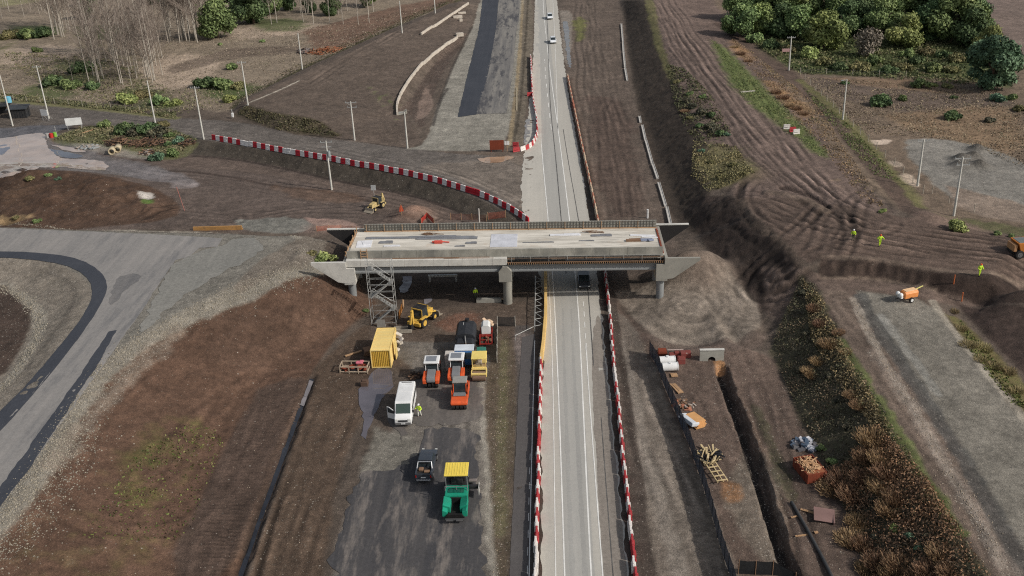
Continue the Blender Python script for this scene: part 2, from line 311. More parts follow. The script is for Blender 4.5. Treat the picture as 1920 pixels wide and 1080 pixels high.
# pad
paint([(1150, 545), (1215, 540), (1290, 470), (1330, 490), (1395, 540), (1425, 580), (1425, 622), (1370, 645), (1240, 645), (1190, 600)], L(126, 116, 107), rag=.4, soft=.6, grain=.5)
paint([(1195, 605), (1240, 640), (1300, 648), (1370, 641), (1425, 618), (1440, 640), (1380, 660), (1300, 664), (1235, 660)], L(98, 86, 80), rag=.3, soft=.4, k=.8)
# ---- left embankment
paint([(-350, 1350), (0, 975), (60, 893), (140, 753), (206, 667), (277, 618), (400, 552), (500, 503), (575, 476), (700, 530), (705, 580), (640, 620), (590, 690), (575, 720), (450, 1090), (330, 1350)], RED * 1.0, rag=.4, soft=.8, stone=.012)
paint([(330, 800), (390, 800), (420, 830), (350, 1000), (200, 1000), (250, 860)], L(92, 84, 52), rag=2, soft=4, k=.6, green=.5, patch=1.3)
paint([(60, 1000), (280, 930), (300, 1100), (0, 1200)], L(98, 84, 56), rag=2, soft=4, k=.45, green=.4, patch=1.2)
paint([(400, 570), (640, 560), (660, 600), (560, 660), (470, 700), (380, 680)], L(88, 70, 60), rag=1.5, soft=4, k=.6)
paint([(-200, 1100), (0, 975), (60, 893), (110, 880), (150, 980), (180, 1090), (60, 1350), (-200, 1350)], L(118, 106, 96), rag=1.5, soft=3, k=.7, stone=.9, patch=1.6)
stroke([(-100, 1075), (0, 965), (60, 895), (140, 758), (212, 668), (285, 622), (405, 565), (505, 520), (590, 500)], 1.7, L(122, 117, 109), rag=.8, soft=.8, stone=.8, grain=.6)
stroke([(100, 870), (180, 770), (250, 690), (340, 620)], 1.0, L(120, 108, 98), rag=1.2, soft=1.2, stone=1.0, k=.7)
paint([(590, 690), (700, 590), (760, 610), (700, 690), (690, 760), (640, 870), (600, 1090), (560, 1350), (360, 1350), (470, 1080), (560, 780)], L(86, 72, 62), rag=.5, soft=1, stone=.06)
paint([(480, 730), (560, 705), (590, 715), (560, 790), (440, 1090), (300, 1090), (390, 900)], L(82, 68, 61), rag=.4, soft=.8, stone=.02)
stroke([(588, 705), (560, 780), (527, 870), (490, 970), (452, 1080), (400, 1230)], .42, L(58, 49, 44), rag=.3, soft=.35, dz=-.35, rough=.6)
stroke([(575, 705), (548, 775), (510, 870), (470, 975), (430, 1080)], .35, L(96, 76, 62), rag=.5, soft=.8, k=.3)
# road shoulder of the ramp
paint([(-300, 1250), (0, 975), (60, 893), (140, 753), (206, 667), (277, 618), (400, 552), (500, 505), (572, 474), (600, 452), (560, 443), (440, 440), (300, 436), (0, 426), (-300, 424), (-300, 486), (0, 486), (60, 490), (110, 500), (150, 524), (165, 552), (138, 602), (60, 722), (0, 795), (-300, 1030)], L(120, 116, 109), rag=.15, soft=.4, stone=.25, grain=.6, flat=.8)
paint([(560, 443), (640, 450), (600, 500), (500, 520), (430, 560), (470, 500)], L(110, 102, 94), rag=.6, soft=.8, stone=.6, grain=.6)
stroke([(0, 424), (150, 431), (300, 435), (450, 438), (560, 446)], .5, L(150, 144, 134), rag=.3, soft=.3, stone=.9, k=.8)
paint([(0, 480), (60, 484), (112, 494), (158, 520), (176, 548), (150, 604), (60, 730), (0, 805), (-300, 1050), (-300, 880), (0, 715), (45, 645), (60, 592), (35, 560), (-10, 545), (-300, 540)], L(126, 118, 109), rag=.2, soft=.4, stone=.5, grain=.7)
stroke([(-200, 850), (0, 735), (62, 650), (80, 600), (50, 560), (0, 538)], .8, L(146, 140, 130), rag=.5, soft=.5, stone=1.0)
paint([(-300, 550), (0, 530), (35, 556), (62, 590), (45, 645), (0, 712), (-300, 880)], L(72, 60, 54), rag=.5, soft=.7, stone=.15)
stroke([(70, 505), (110, 515), (148, 545), (120, 600), (50, 690)], .35, L(92, 86, 80), rag=.2, soft=.3, k=.6)
# ---- left middle ground
paint([(-300, 290), (330, 258), (400, 262), (620, 300), (820, 342), (900, 372), (990, 420), (1000, 440), (640, 440), (440, 434), (200, 428), (-300, 420)], L(93, 82, 77), rag=.4, soft=.8)
paint([(-200, 335), (40, 318), (120, 318), (210, 332), (290, 352), (340, 385), (330, 412), (200, 424), (-200, 420)], L(80, 63, 53), rag=.8, soft=1, stone=.03)
paint([(-100, 395), (40, 400), (70, 412), (-50, 420)], L(160, 136, 104), rag=.8, soft=.8, k=.7)
paint([(262, 365), (285, 362), (292, 372), (275, 378), (262, 374)], L(182, 176, 170), rag=.2, soft=.4, stone=1.0)
paint([(268, 378), (286, 376), (284, 388), (270, 386)], L(78, 104, 48), rag=.4, soft=.6, green=.8)
paint([(310, 285), (400, 292), (620, 338), (790, 372), (870, 410), (800, 420), (760, 400), (640, 355), (470, 320), (300, 315)], L(96, 84, 78), rag=.3, soft=.6)
stroke([(290, 318), (400, 325), (520, 350), (620, 358), (700, 378)], .4, L(58, 48, 44), rag=.2, soft=.5, k=.8)
paint([(330, 340), (520, 345), (640, 370), (680, 400), (600, 420), (420, 410), (330, 390)], L(82, 72, 68), rag=1.5, soft=2, k=.7, patch=1.4)
paint([(440, 412), (560, 406), (600, 425), (560, 440), (450, 432)], L(118, 116, 110), rag=.8, soft=1, grain=.9)
paint([(570, 408), (660, 412), (680, 430), (600, 434)], L(152, 128, 120), rag=.5, soft=.6, k=.9)
paint([(500, 348), (700, 362), (660, 385), (560, 375)], L(104, 82, 68), rag=2, soft=2, k=.5)
paint([(300, 252), (400, 262), (620, 300), (820, 342), (900, 372), (990, 420), (890, 416), (860, 396), (800, 372), (720, 354), (620, 335), (500, 306), (400, 292), (300, 288)], L(70, 64, 58), rag=.25, soft=.4, stone=.04, grain=.8)
stroke([(300, 290), (400, 294), (500, 308), (620, 337), (720, 356), (800, 374), (862, 398)], .4, L(48, 41, 38), rag=.2, soft=.4, k=.8)
paint([(-300, 245), (60, 240), (110, 248), (180, 290), (260, 302), (330, 322), (290, 338), (200, 325), (60, 326), (-300, 362)], L(106, 100, 98), rag=.9, soft=1, k=.9, rough=.3)
# flattened island by the puddle
paint([(95, 262), (150, 235), (300, 232), (380, 262), (340, 300), (280, 300), (200, 275), (120, 275)], L(92, 88, 66), rag=.8, soft=.8, green=.4, stone=.2)
paint([(120, 270), (180, 268), (240, 280), (300, 290), (290, 300), (230, 296), (160, 280)], L(140, 134, 126), rag=.5, soft=.5, k=.7)
paint([(-100, 240), (60, 235), (150, 232), (100, 250), (20, 262), (-100, 290)], L(92, 90, 92), rag=.6, soft=.8, rough=.45)
paint([(185, 298), (330, 320), (380, 345), (360, 352), (260, 335), (180, 315)], L(118, 112, 112), rag=.6, soft=.8, k=.7, rough=.4)
paint([(320, 344), (372, 340), (372, 352), (320, 354)], L(140, 130, 128), rag=.5, soft=.5, k=.6, rough=.3)
# side road (detour)
paint([(-300, 170), (0, 188), (200, 205), (330, 222), (440, 226), (560, 250), (660, 265), (780, 280), (1000, 300), (1000, 420), (950, 398), (900, 372), (820, 343), (720, 320), (620, 302), (520, 285), (400, 264), (300, 250), (170, 232), (0, 235), (-300, 240)], L(96, 90, 86), rag=.3, soft=.5, grain=.6, stone=.08)
stroke([(-100, 182), (0, 188), (200, 206), (330, 222)], 1.0, L(116, 112, 76), rag=.6, soft=.7, k=.7, green=.6)
paint([(-60, 205), (60, 200), (90, 225), (40, 240), (-60, 240)], L(84, 76, 70), rag=.5, soft=.8, stone=.3)
paint([(930, 300), (1000, 290), (1005, 420), (960, 380), (880, 340), (760, 310)], L(118, 108, 100), rag=1, soft=1.5, k=.6)
# hill
paint([(440, 215), (470, 178), (560, 132), (660, 88), (760, 45), (870, 0), (880, 60), (800, 110), (752, 180), (760, 216), (805, 281), (665, 266), (520, 248)], L(93, 82, 75), rag=.5, soft=.8, stone=.02)
paint([(440, 216), (452, 196), (530, 213), (600, 224), (655, 262), (520, 247)], L(74, 64, 56), rag=.5, soft=.7, green=.15, grain=.6)
for q in [[(700, 180), (722, 172), (735, 200), (745, 235), (700, 240), (690, 225)], [(672, 155), (695, 150), (698, 163), (680, 168)], [(640, 215), (665, 205), (670, 228), (645, 232)]]:
    paint(q, L(96, 104, 66), rag=2.5, soft=3.5, k=.85, green=.6, patch=1.35)
paint([(745, 213), (770, 216), (790, 250), (805, 200), (830, 130), (880, 70), (872, 60), (812, 115), (775, 180)], L(84, 72, 66), rag=.4, soft=.6, stone=.2)
paint([(780, 225), (800, 220), (815, 190), (800, 160), (790, 178)], L(150, 130, 120), rag=.5, soft=.6, k=.5)
stroke([(455, 203), (500, 180), (560, 152)], .25, L(178, 170, 158), rag=.1, soft=.25, k=.8)
stroke([(440, 200), (560, 132), (700, 68), (860, 0)], 1.2, L(70, 62, 46), rag=.8, soft=.8, k=.8, green=.4)
# embankment of the new carriageway, gravel
paint([(760, 280), (800, 270), (820, 195), (856, 110), (893, 40), (915, -60), (990, -60), (982, 60), (975, 130), (955, 275), (900, 284)], L(134, 130, 122), rag=.4, soft=.6, grain=.8, stone=.1, flat=.6)
paint([(950, 275), (970, 130), (978, 0), (1000, 0), (998, 120), (985, 200), (990, 270)], L(102, 94, 84), rag=.4, soft=.5, stone=.1)
stroke([(822, 195), (850, 120), (885, 50)], .35, L(62, 56, 52), rag=.3, soft=.3, k=.8)
stroke([(812, 235), (824, 190), (840, 165)], .4, L(58, 52, 50), rag=.3, soft=.4, k=.8)
stroke([(955, 275), (972, 140), (980, 0)], .45, L(150, 134, 108), rag=.3, soft=.4, k=.6)
stroke([(963, 270), (977, 190), (985, 80), (990, 0)], .35, L(64, 58, 50), rag=.4, soft=.4, k=.8)
# ---- work area left of the highway
paint([(690, 580), (940, 570), (1000, 560), (1005, 700), (940, 720), (700, 700)], L(92, 80, 72), rag=.6, soft=1, stone=.05)
paint([(840, 590), (900, 580), (905, 610), (850, 625), (800, 610)], L(124, 84, 68), rag=1, soft=1.5, k=.5, stone=.4)
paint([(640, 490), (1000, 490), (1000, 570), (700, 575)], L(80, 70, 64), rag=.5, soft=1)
paint([(700, 640), (790, 700), (720, 830), (670, 900), (640, 1000), (590, 1350), (960, 1350), (930, 1080), (925, 950), (912, 830), (905, 740), (930, 690), (900, 640)], L(112, 106, 100), rag=.7, soft=.8, grain=.7, flat=.7)
paint([(700, 800), (790, 820), (770, 900), (690, 930), (670, 880)], L(122, 118, 110), rag=.8, soft=1, k=.8, grain=.9, stone=.1)
stroke([(905, 720), (912, 830), (920, 930), (928, 1080), (945, 1350)], .6, L(150, 144, 134), rag=.5, soft=.5, k=.8, stone=.8)
paint([(925, 620), (960, 620), (968, 740), (962, 900), (955, 1080), (950, 1350), (932, 1350), (930, 1080), (922, 920), (908, 740)], L(92, 80, 70), rag=.4, soft=.5, stone=.15, green=.1)
stroke([(945, 640), (943, 740), (940, 860), (938, 1000)], .5, L(110, 104, 80), rag=.4, soft=.6, k=.5, green=.4, stone=.2)
paint([(965, 610), (1002, 610), (1004, 700), (1003, 1080), (1001, 1350), (950, 1350), (958, 1080), (970, 760)], L(84, 78, 75), rag=.15, soft=.3, flat=.8)
paint([(965, 625), (1000, 622), (1000, 690), (968, 680)], L(132, 120, 116), rag=1, soft=1, k=.6)
paint([(1002, 690), (1016, 690), (1018, 1080), (1019, 1350), (1000, 1350), (1001, 1080)], L(74, 62, 57), rag=.2, soft=.3, flat=1)
# highway shoulders
paint([('w', 6.4, 60), ('w', 9.2, 60), ('w', 9.4, 140), ('w', 6.5, 260), ('w', 5.8, 260), ('w', 7.5, 140)], L(76, 68, 63), rag=.2, soft=.4, flat=1, sm=False)
FL = [('w', -2.6, 40), ('w', 7.2, 40), ('w', 7.6, 150), ('w', 5.4, 262), ('w', 5, 700), ('w', -5, 700), ('w', -2.6, 250)]
paint(FL, None, rag=0, soft=.6, flat=1, sm=False)
# ---- wheel and blade marks
ruts([(1215, -20), (1290, 90), (1370, 190), (1440, 280), (1530, 360), (1620, 415)], 4.5, fu=.8, ft=22, amp=0.22, dz=.05, seed=2)
ruts([(1260, -20), (1330, 80), (1420, 220), (1490, 320), (1570, 420), (1500, 490)], 2.2, fu=.6, ft=14, amp=0.22, dz=.05, seed=5)
ruts([(1560, 400), (1550, 440), (1520, 475), (1480, 500)], 4, fu=.7, ft=10, amp=0.3, dz=.05, seed=7, wob=2.5)
ruts([(1400, 380), (1500, 410), (1620, 440), (1760, 460), (1920, 490), (2300, 550)], 8, fu=.8, ft=14, amp=0.28, dz=.05, seed=9, wob=2)
ruts([(1520, 470), (1640, 470), (1760, 490), (1920, 515)], 2.5, fu=.6, ft=11, amp=0.3, dz=.05, seed=12, wob=1.5)
ruts([(1620, 340), (1660, 380), (1640, 410), (1560, 440)], 3, fu=.7, ft=8, amp=0.3, dz=.05, seed=15, wob=2)
ruts([(1110, -20), (1120, 120), (1150, 260), (1190, 430)], 5.5, fu=.8, ft=16, amp=.3, dz=.04, seed=17, wob=2)
ruts([(1400, 660), (1440, 780), (1490, 920), (1540, 1080)], 3.0, fu=.7, ft=12, amp=.42, dz=.07, seed=19)
ruts([(1290, 680), (1340, 790), (1390, 900), (1420, 980)], 2.2, fu=.7, ft=10, amp=.25, dz=.04, seed=21)
ruts([(1160, 620), (1200, 790), (1260, 950), (1320, 1120)], 3.2, fu=.9, ft=20, amp=.28, dz=.03, seed=23)
ruts([(1570, 560), (1640, 690), (1740, 850), (1850, 1040), (1950, 1200)], 2.6, fu=.8, ft=22, amp=.32, dz=.05, seed=25)
ruts([(1670, 570), (1760, 680), (1860, 820), (2000, 1020)], 4.5, fu=1.0, ft=25, amp=.13, dz=.015, seed=27)
ruts([(560, 715), (505, 810), (440, 930), (370, 1080), (290, 1280)], 3.4, fu=.55, ft=9, amp=.5, dz=.11, seed=29, cleat=.6)
ruts([(650, 720), (600, 820), (550, 960), (510, 1100), (470, 1260)], 3.2, fu=.6, ft=12, amp=.36, dz=.07, seed=31, cleat=.3)
ruts([(300, 305), (450, 320), (620, 350), (760, 385), (850, 410)], 4, fu=.9, ft=18, amp=.18, dz=.03, seed=33)
ruts([(280, 410), (330, 390), (400, 395), (330, 420)], 2, fu=.6, ft=8, amp=.5, dz=.1, seed=35)
ruts([(440, 400), (560, 385), (680, 395), (800, 415)], 4, fu=.8, ft=12, amp=.22, dz=.04, seed=36, wob=2)
ruts([(480, 190), (580, 170), (660, 110), (800, 40)], 5, fu=1, ft=18, amp=.25, dz=.03, seed=37)
ruts([(-200, 215), (0, 208), (220, 222), (420, 248), (640, 282), (840, 325), (980, 390)], 3.5, fu=.8, ft=20, amp=.2, dz=.02, seed=39)
ruts([(740, 640), (720, 760), (690, 900), (650, 1080)], 4, fu=.8, ft=16, amp=.22, dz=.02, seed=41)
ruts([(870, 640), (860, 760), (850, 900), (830, 1080), (810, 1300)], 5, fu=.8, ft=22, amp=.28, dz=.01, seed=43)
ruts([(840, 290), (870, 200), (905, 90), (940, 0)], 4, fu=1, ft=24, amp=.12, dz=.01, seed=45)
ruts([(200, 1080), (310, 860), (400, 740), (500, 640), (640, 570)], 7, fu=1.3, ft=4, amp=.08, dz=.02, seed=47, wob=3)
ruts([(1560, 545), (1640, 530), (1720, 545)], 2, fu=.6, ft=8, amp=.3, dz=.05, seed=49)
def tracks(pts, hw, n, seed=1, gauge=1.9, wd=.3, dark=.62, dz=.13, curl=1.0):
    w = smooth_line(WG(pts), 2); sl = _win(w, hw + 3); d, u, s = linedist(w, XX[sl], YY[sl]); rr = np.random.default_rng(seed); tot = s.max() + 1e-6
    for i in range(n):
        o0 = rr.uniform(-hw, hw); a1 = rr.uniform(-1, 1) * curl; ph = rr.uniform(0, 6.28); L0 = rr.uniform(.5, 1.4) * tot; t0 = rr.uniform(-.2, .8) * tot; kd = rr.uniform(.5, 1)
        fade = (.35 + .65 * sstep((Nb[sl] + .3 * Nr[sl]) * 1.5 + .75)) * sstep((s - t0) / 6) * sstep((t0 + L0 - s) / 6) * (d < hw + 2.4)
        for g in (-gauge / 2, gauge / 2):
            uu = np.abs(u - (o0 + g + a1 * np.sin(s / tot * 4 + ph) + .35 * np.sin(s / 7.3 + ph * 3) * curl)); m = np.exp(-(uu / wd) ** 2) * fade * kd * (.55 + .45 * sstep(vnoise(s / 3, uu * 0 + i, seed) * 2)); rim = np.exp(-((uu - wd * 2.1) / wd) ** 2) * fade * kd
            Cc[sl] *= (1 - (1 - dark) * m + .16 * rim)[..., None]; DZ[sl] += .5 * (-dz * m + dz * .6 * rim)
tracks([(1215, -20), (1290, 90), (1370, 190), (1440, 280), (1530, 360), (1640, 420)], 4.5, 8, 1, dark=.5, dz=.16, wd=.3)
tracks([(1300, -20), (1360, 80), (1440, 190), (1500, 290), (1600, 400)], 3, 4, 2)
tracks([(1400, 385), (1500, 415), (1620, 440), (1760, 462), (1920, 492), (2200, 540)], 7, 12, 3, dark=.48, dz=.2, wd=.3)
tracks([(1640, 440), (1760, 480), (1920, 510), (2200, 560)], 3.5, 6, 4, dark=.48, dz=.2, wd=.3)
tracks([(1600, 350), (1565, 400), (1560, 440), (1520, 480), (1470, 510)], 4.5, 9, 5, dark=.42, dz=.26, wd=.34, curl=2)
tracks([(1640, 415), (1590, 395), (1570, 370), (1540, 350)], 3, 6, 6, dark=.45, dz=.24, wd=.32, curl=2)
tracks([(1500, 345), (1420, 335), (1388, 365), (1400, 410), (1460, 452), (1505, 500)], 2.0, 4, 7, dark=.4, dz=.26, wd=.36)
tracks([(1420, 365), (1500, 395), (1560, 430)], 3, 5, 8, dark=.55, dz=.16)
stroke([(1470, 352), (1530, 368), (1555, 398)], .7, L(56, 46, 42), rag=.5, soft=.5, k=.7, dz=-.5)
stroke([(1440, 362), (1500, 372), (1545, 395)], 1.1, L(112, 98, 88), rag=.5, soft=.8, k=.6, dz=.6)
stroke([(1392, 345), (1384, 372), (1405, 412), (1440, 438)], .7, L(50, 42, 38), rag=.5, soft=.5, k=.7, dz=-.35)
tracks([(1100, -20), (1118, 120), (1145, 260), (1180, 430)], 6, 9, 10, dark=.72, dz=.08)
tracks([(290, 310), (450, 330), (620, 358), (760, 390), (850, 412)], 5, 8, 11, dark=.7, dz=.08)
tracks([(450, 420), (560, 395), (680, 392), (780, 405)], 4, 6, 12, dark=.66, dz=.1, curl=2)
tracks([(265, 412), (320, 392), (380, 395), (430, 412)], 2.5, 5, 13, dark=.5, dz=.16, curl=2)
tracks([(480, 195), (580, 170), (660, 115), (800, 40)], 6, 7, 14, dark=.75, dz=.06)
tracks([(690, 590), (760, 640), (800, 700), (820, 800)], 6, 7, 15, dark=.75, dz=.05, curl=2)
tracks([(650, 720), (600, 820), (550, 960), (505, 1120)], 3.4, 6, 16, dark=.6, dz=.12)
tracks([(1400, 665), (1440, 780), (1490, 920), (1530, 1080)], 3.2, 6, 17, dark=.55, dz=.13)
tracks([(1300, 690), (1340, 790), (1390, 900)], 2.5, 4, 18, dark=.7, dz=.07)
tracks([(1165, 620), (1200, 790), (1260, 950), (1320, 1120)], 3.5, 6, 19, dark=.8, dz=.05)
tracks([(1570, 555), (1640, 690), (1740, 850), (1850, 1040), (1900, 1130)], 2.0, 4, 20, dark=.7, dz=.09)
tracks([(1240, 500), (1300, 470), (1360, 520), (1400, 590)], 5, 6, 21, dark=.7, dz=.08, curl=2)
tracks([(-60, 212), (220, 225), (420, 250), (640, 285), (840, 328), (960, 380)], 4, 6, 22, dark=.8, dz=.03)
tracks([(620, 560), (480, 620), (380, 720), (260, 900)], 9, 6, 23, dark=.8, dz=.06, curl=3)
stroke([(1545, 479), (1640, 484), (1700, 493), (1780, 511), (1920, 535)], .5, L(116, 102, 92), rag=.3, soft=.4, k=.7)
stroke([(1545, 521), (1640, 520), (1750, 543)], .5, L(128, 112, 100), rag=.5, soft=.6, k=.6)
stroke([(1390, 372), (1407, 408), (1467, 452), (1508, 502)], .6, L(112, 98, 88), rag=.4, soft=.6, k=.6)
# concentric blade marks on the pad
_c = G(1290, 568); _sl = _win(np.array([[_c.x - 14, _c.y - 18], [_c.x + 14, _c.y + 18]]), 1)
_dx, _dy = XX[_sl] - _c.x, YY[_sl] - _c.y; _r = np.hypot(_dx, _dy * .8); _a = np.arctan2(_dy, _dx)
_n = (vnoise(_r / .55 + 1.2 * vnoise(_dx / 5, _dy / 5, 3), _a * 1.6 + 9, 51) - .5) * 2 * sstep((10.5 - _r) / 3)
Cc[_sl] *= (1 + .34 * _n)[..., None]; DZ[_sl] += .05 * _n
# dozer pushes down the cut faces
for x0 in range(1545, 1760, 24):
    stroke([(x0, 482 + (x0 - 1545) * .12), (x0 - 6, 520 + max(0, x0 - 1640) * .2)], .5, L(92, 78, 70), rag=.3, soft=.6, k=.35)
for x0, y0 in [(1802, 300), (1832, 282), (1800, 312), (1836, 312), (1824, 296)]:
    _g = WG([(x0, y0)])[0]; _s2 = _win(_g[None, :] + np.array([[-6, -6], [6, 6]]), 0)
    DZ[_s2] += 1.3 * np.exp(-((XX[_s2] - _g[0]) ** 2 + (YY[_s2] - _g[1]) ** 2 * .8) / 2.0)
    Cc[_s2] += (L(70, 66, 62) - Cc[_s2]) * (.9 * np.exp(-((XX[_s2] - _g[0]) ** 2 + (YY[_s2] - _g[1]) ** 2) / 3))[..., None]
# heap behind the bridge, cones of soil
for x0, y0, h, s2, c in [(775, 405, 1.8, 9, L(140, 112, 98)), (600, 428, .5, 6, L(140, 120, 112)), (50, 330, .9, 20, L(74, 57, 47)), (120, 345, .8, 14, L(72, 56, 46)), (180, 352, .7, 10, L(76, 59, 49)), (30, 362, .5, 10, L(86, 68, 56)), (230, 362, .6, 9, L(72, 57, 48)), (95, 378, .5, 12, L(84, 65, 54)), (160, 385, .4, 9, L(78, 62, 52)), (1395, 330, .8, 10, L(92, 84, 62)), (1740, 408, .8, 8, L(92, 78, 72))]:
    _g = WG([(x0, y0)])[0]; _s2 = _win(_g[None, :] + np.array([[-12, -12], [12, 12]]), 0)
    _e = np.exp(-((XX[_s2] - _g[0]) ** 2 + (YY[_s2] - _g[1]) ** 2 * .7) / s2); DZ[_s2] += h * _e; Cc[_s2] += (c - Cc[_s2]) * (.8 * _e)[..., None]
for wx, wy, h, s2 in [(20.5, 136.2, 2.6, 12), (24, 137, 2.2, 10), (18.5, 135, 1.6, 6), (22, 132.5, 1.2, 7)]:
    _s2 = _win(np.array([[wx - 12, wy - 12], [wx + 12, wy + 12]]), 0); _e = np.exp(-((XX[_s2] - wx) ** 2 + (YY[_s2] - wy) ** 2) / s2); DZ[_s2] += h * _e; Cc[_s2] += (L(106, 94, 86) - Cc[_s2]) * (.8 * np.minimum(1, _e * 1.3))[..., None]
_w = smooth_line(WG([(-200, 335), (40, 318), (120, 318), (210, 332), (290, 352), (325, 385), (300, 405), (200, 414), (-200, 412)]), 1); _sl = _win(_w, 2); _m = sstep(polydist(_w, XX[_sl], YY[_sl]) / 4); DZ[_sl] += _m * (.55 * Nr[_sl] + .9 * Nb[_sl] + .1 * Nf[_sl]); Cc[_sl] *= (1 + _m * (.25 * Nb[_sl] + .2 * Nr[_sl]))[..., None]
# dark organic mottling and finer relief
rough_amt = 1 - FLAT
DZ += rough_amt * (.12 * Nr * .6 + .16 * Nb * .5 + .05 * Nf)
steep = np.hypot(*np.gradient(HZ, GY, GX)); steep = np.clip(steep * 2, 0, 1)
DZ += steep * (.13 * Nr + .07 * Nf) * rough_amt
Cc *= (1 + .10 * Nr + .07 * Nf + .08 * Nb)[..., None]
_sw = np.clip((Cc[..., 0] - Cc[..., 2]) / np.maximum(Cc[..., 0], .01) / .35, 0, 1)[..., None]; Cc *= 1 + _sw * np.array([.02, .005, -.05])
Cc[:] = np.clip(Cc, .01, .9)
HZ += DZ
# ------------------------------------------------------------------ materials
def newmat(name):
    m = bpy.data.materials.new(name); m.use_nodes = True; nt = m.node_tree
    for n in list(nt.nodes): nt.nodes.remove(n)
    o = nt.nodes.new('ShaderNodeOutputMaterial'); b = nt.nodes.new('ShaderNodeBsdfPrincipled')
    nt.links.new(b.outputs[0], o.inputs[0]); b.inputs['Specular IOR Level'].default_value = .3
    return m, nt, b
class NT:
    def __init__(s, nt): s.nt = nt
    def n(s, t, **kw):
        n = s.nt.nodes.new(t)
        for k, v in kw.items(): setattr(n, k, v)
        return n
    def l(s, a, b): s.nt.links.new(a, b)
    def val(s, sock, v):
        if hasattr(v, 'is_linked') or hasattr(v, 'links'): s.l(v, sock)
        else: sock.default_value = v
    def math(s, op, a, b=None, clamp=False):
        n = s.n('ShaderNodeMath', operation=op, use_clamp=clamp); s.val(n.inputs[0], a)
        if b is not None: s.val(n.inputs[1], b)
        return n.outputs[0]
    def mix(s, f, a, b, mode='MIX'):
        n = s.n('ShaderNodeMix', data_type='RGBA', blend_type=mode); s.val(n.inputs[0], f); s.val(n.inputs[6], a); s.val(n.inputs[7], b); return n.outputs[2]
    def coord(s, scale=(1, 1, 1), rot=(0, 0, 0), gen='Object'):
        t = s.n('ShaderNodeTexCoord'); m = s.n('ShaderNodeMapping'); m.inputs['Scale'].default_value = scale; m.inputs['Rotation'].default_value = rot
        s.l(t.outputs[gen], m.inputs[0]); return m.outputs[0]
    def noise(s, vec, scale, det=4, rough=.6):
        n = s.n('ShaderNodeTexNoise'); n.inputs['Scale'].default_value = scale; n.inputs['Detail'].default_value = det; n.inputs['Roughness'].default_value = rough
        if vec is not None: s.l(vec, n.inputs['Vector'])
        return n.outputs[0]
    def ramp(s, f, lo, hi, a=0., b=1.):
        n = s.n('ShaderNodeMapRange'); s.val(n.inputs[0], f); n.inputs[1].default_value = lo; n.inputs[2].default_value = hi; n.inputs[3].default_value = a; n.inputs[4].default_value = b; return n.outputs[0]
    def bump(s, h, st, dist, b):
        n = s.n('ShaderNodeBump'); n.inputs['Strength'].default_value = st; n.inputs['Distance'].default_value = dist; s.l(h, n.inputs['Height']); s.l(n.outputs[0], b.inputs['Normal'])
def c4(c): return (float(c[0]), float(c[1]), float(c[2]), 1.0)
MATS = {}
def mat(name, col, rough=.6, metal=0., dirt=.35, scale=2.5, spec=.3, dirtcol=(.09, .07, .06), coat=0.):
    if name in MATS: return MATS[name]
    m, nt, b = newmat(name); k = NT(nt); v = k.coord()
    f = k.ramp(k.noise(v, scale, 6, .65), .45, .75); f2 = k.ramp(k.noise(v, scale * .25, 3), .3, .7, .82, 1.12)
    base = k.mix(k.math('MULTIPLY', f, dirt), c4(col), c4(dirtcol))
    g = k.n('ShaderNodeCombineColor'); [k.l(f2, g.inputs[i]) for i in range(3)]
    k.l(k.mix(1.0, base, g.outputs[0], 'MULTIPLY'), b.inputs['Base Color'])
    b.inputs['Metallic'].default_value = metal; b.inputs['Specular IOR Level'].default_value = spec
    k.l(k.ramp(f, 0, 1, rough, min(1, rough + .25)), b.inputs['Roughness'])
    if coat: b.inputs['Coat Weight'].default_value = coat
    MATS[name] = m; return m
def glass(name='dark_glass', col=(.02, .028, .032)):
    if name in MATS: return MATS[name]
    m, nt, b = newmat(name); k = NT(nt); v = k.coord()
    k.l(k.mix(k.ramp(k.noise(v, 1.2, 3), .4, .7, 0, .5), c4(col), (.06, .075, .08, 1)), b.inputs['Base Color']); b.inputs['Roughness'].default_value = .08; b.inputs['Specular IOR Level'].default_value = .5
    MATS[name] = m; return m
def leafmat(name):
    if name in MATS: return MATS[name]
    m, nt, b = newmat(name); k = NT(nt); a = k.n('ShaderNodeAttribute', attribute_name='Col'); oi = k.n('ShaderNodeObjectInfo')
    hs = k.n('ShaderNodeHueSaturation'); k.l(a.outputs[0], hs.inputs['Color']); k.l(k.ramp(oi.outputs['Random'], 0, 1, .485, .515), hs.inputs['Hue']); k.l(k.ramp(oi.outputs['Random'], 0, 1, .75, 1.2), hs.inputs['Value'])
    k.l(hs.outputs[0], b.inputs['Base Color']); b.inputs['Roughness'].default_value = .7; b.inputs['Specular IOR Level'].default_value = .2
    MATS[name] = m; return m

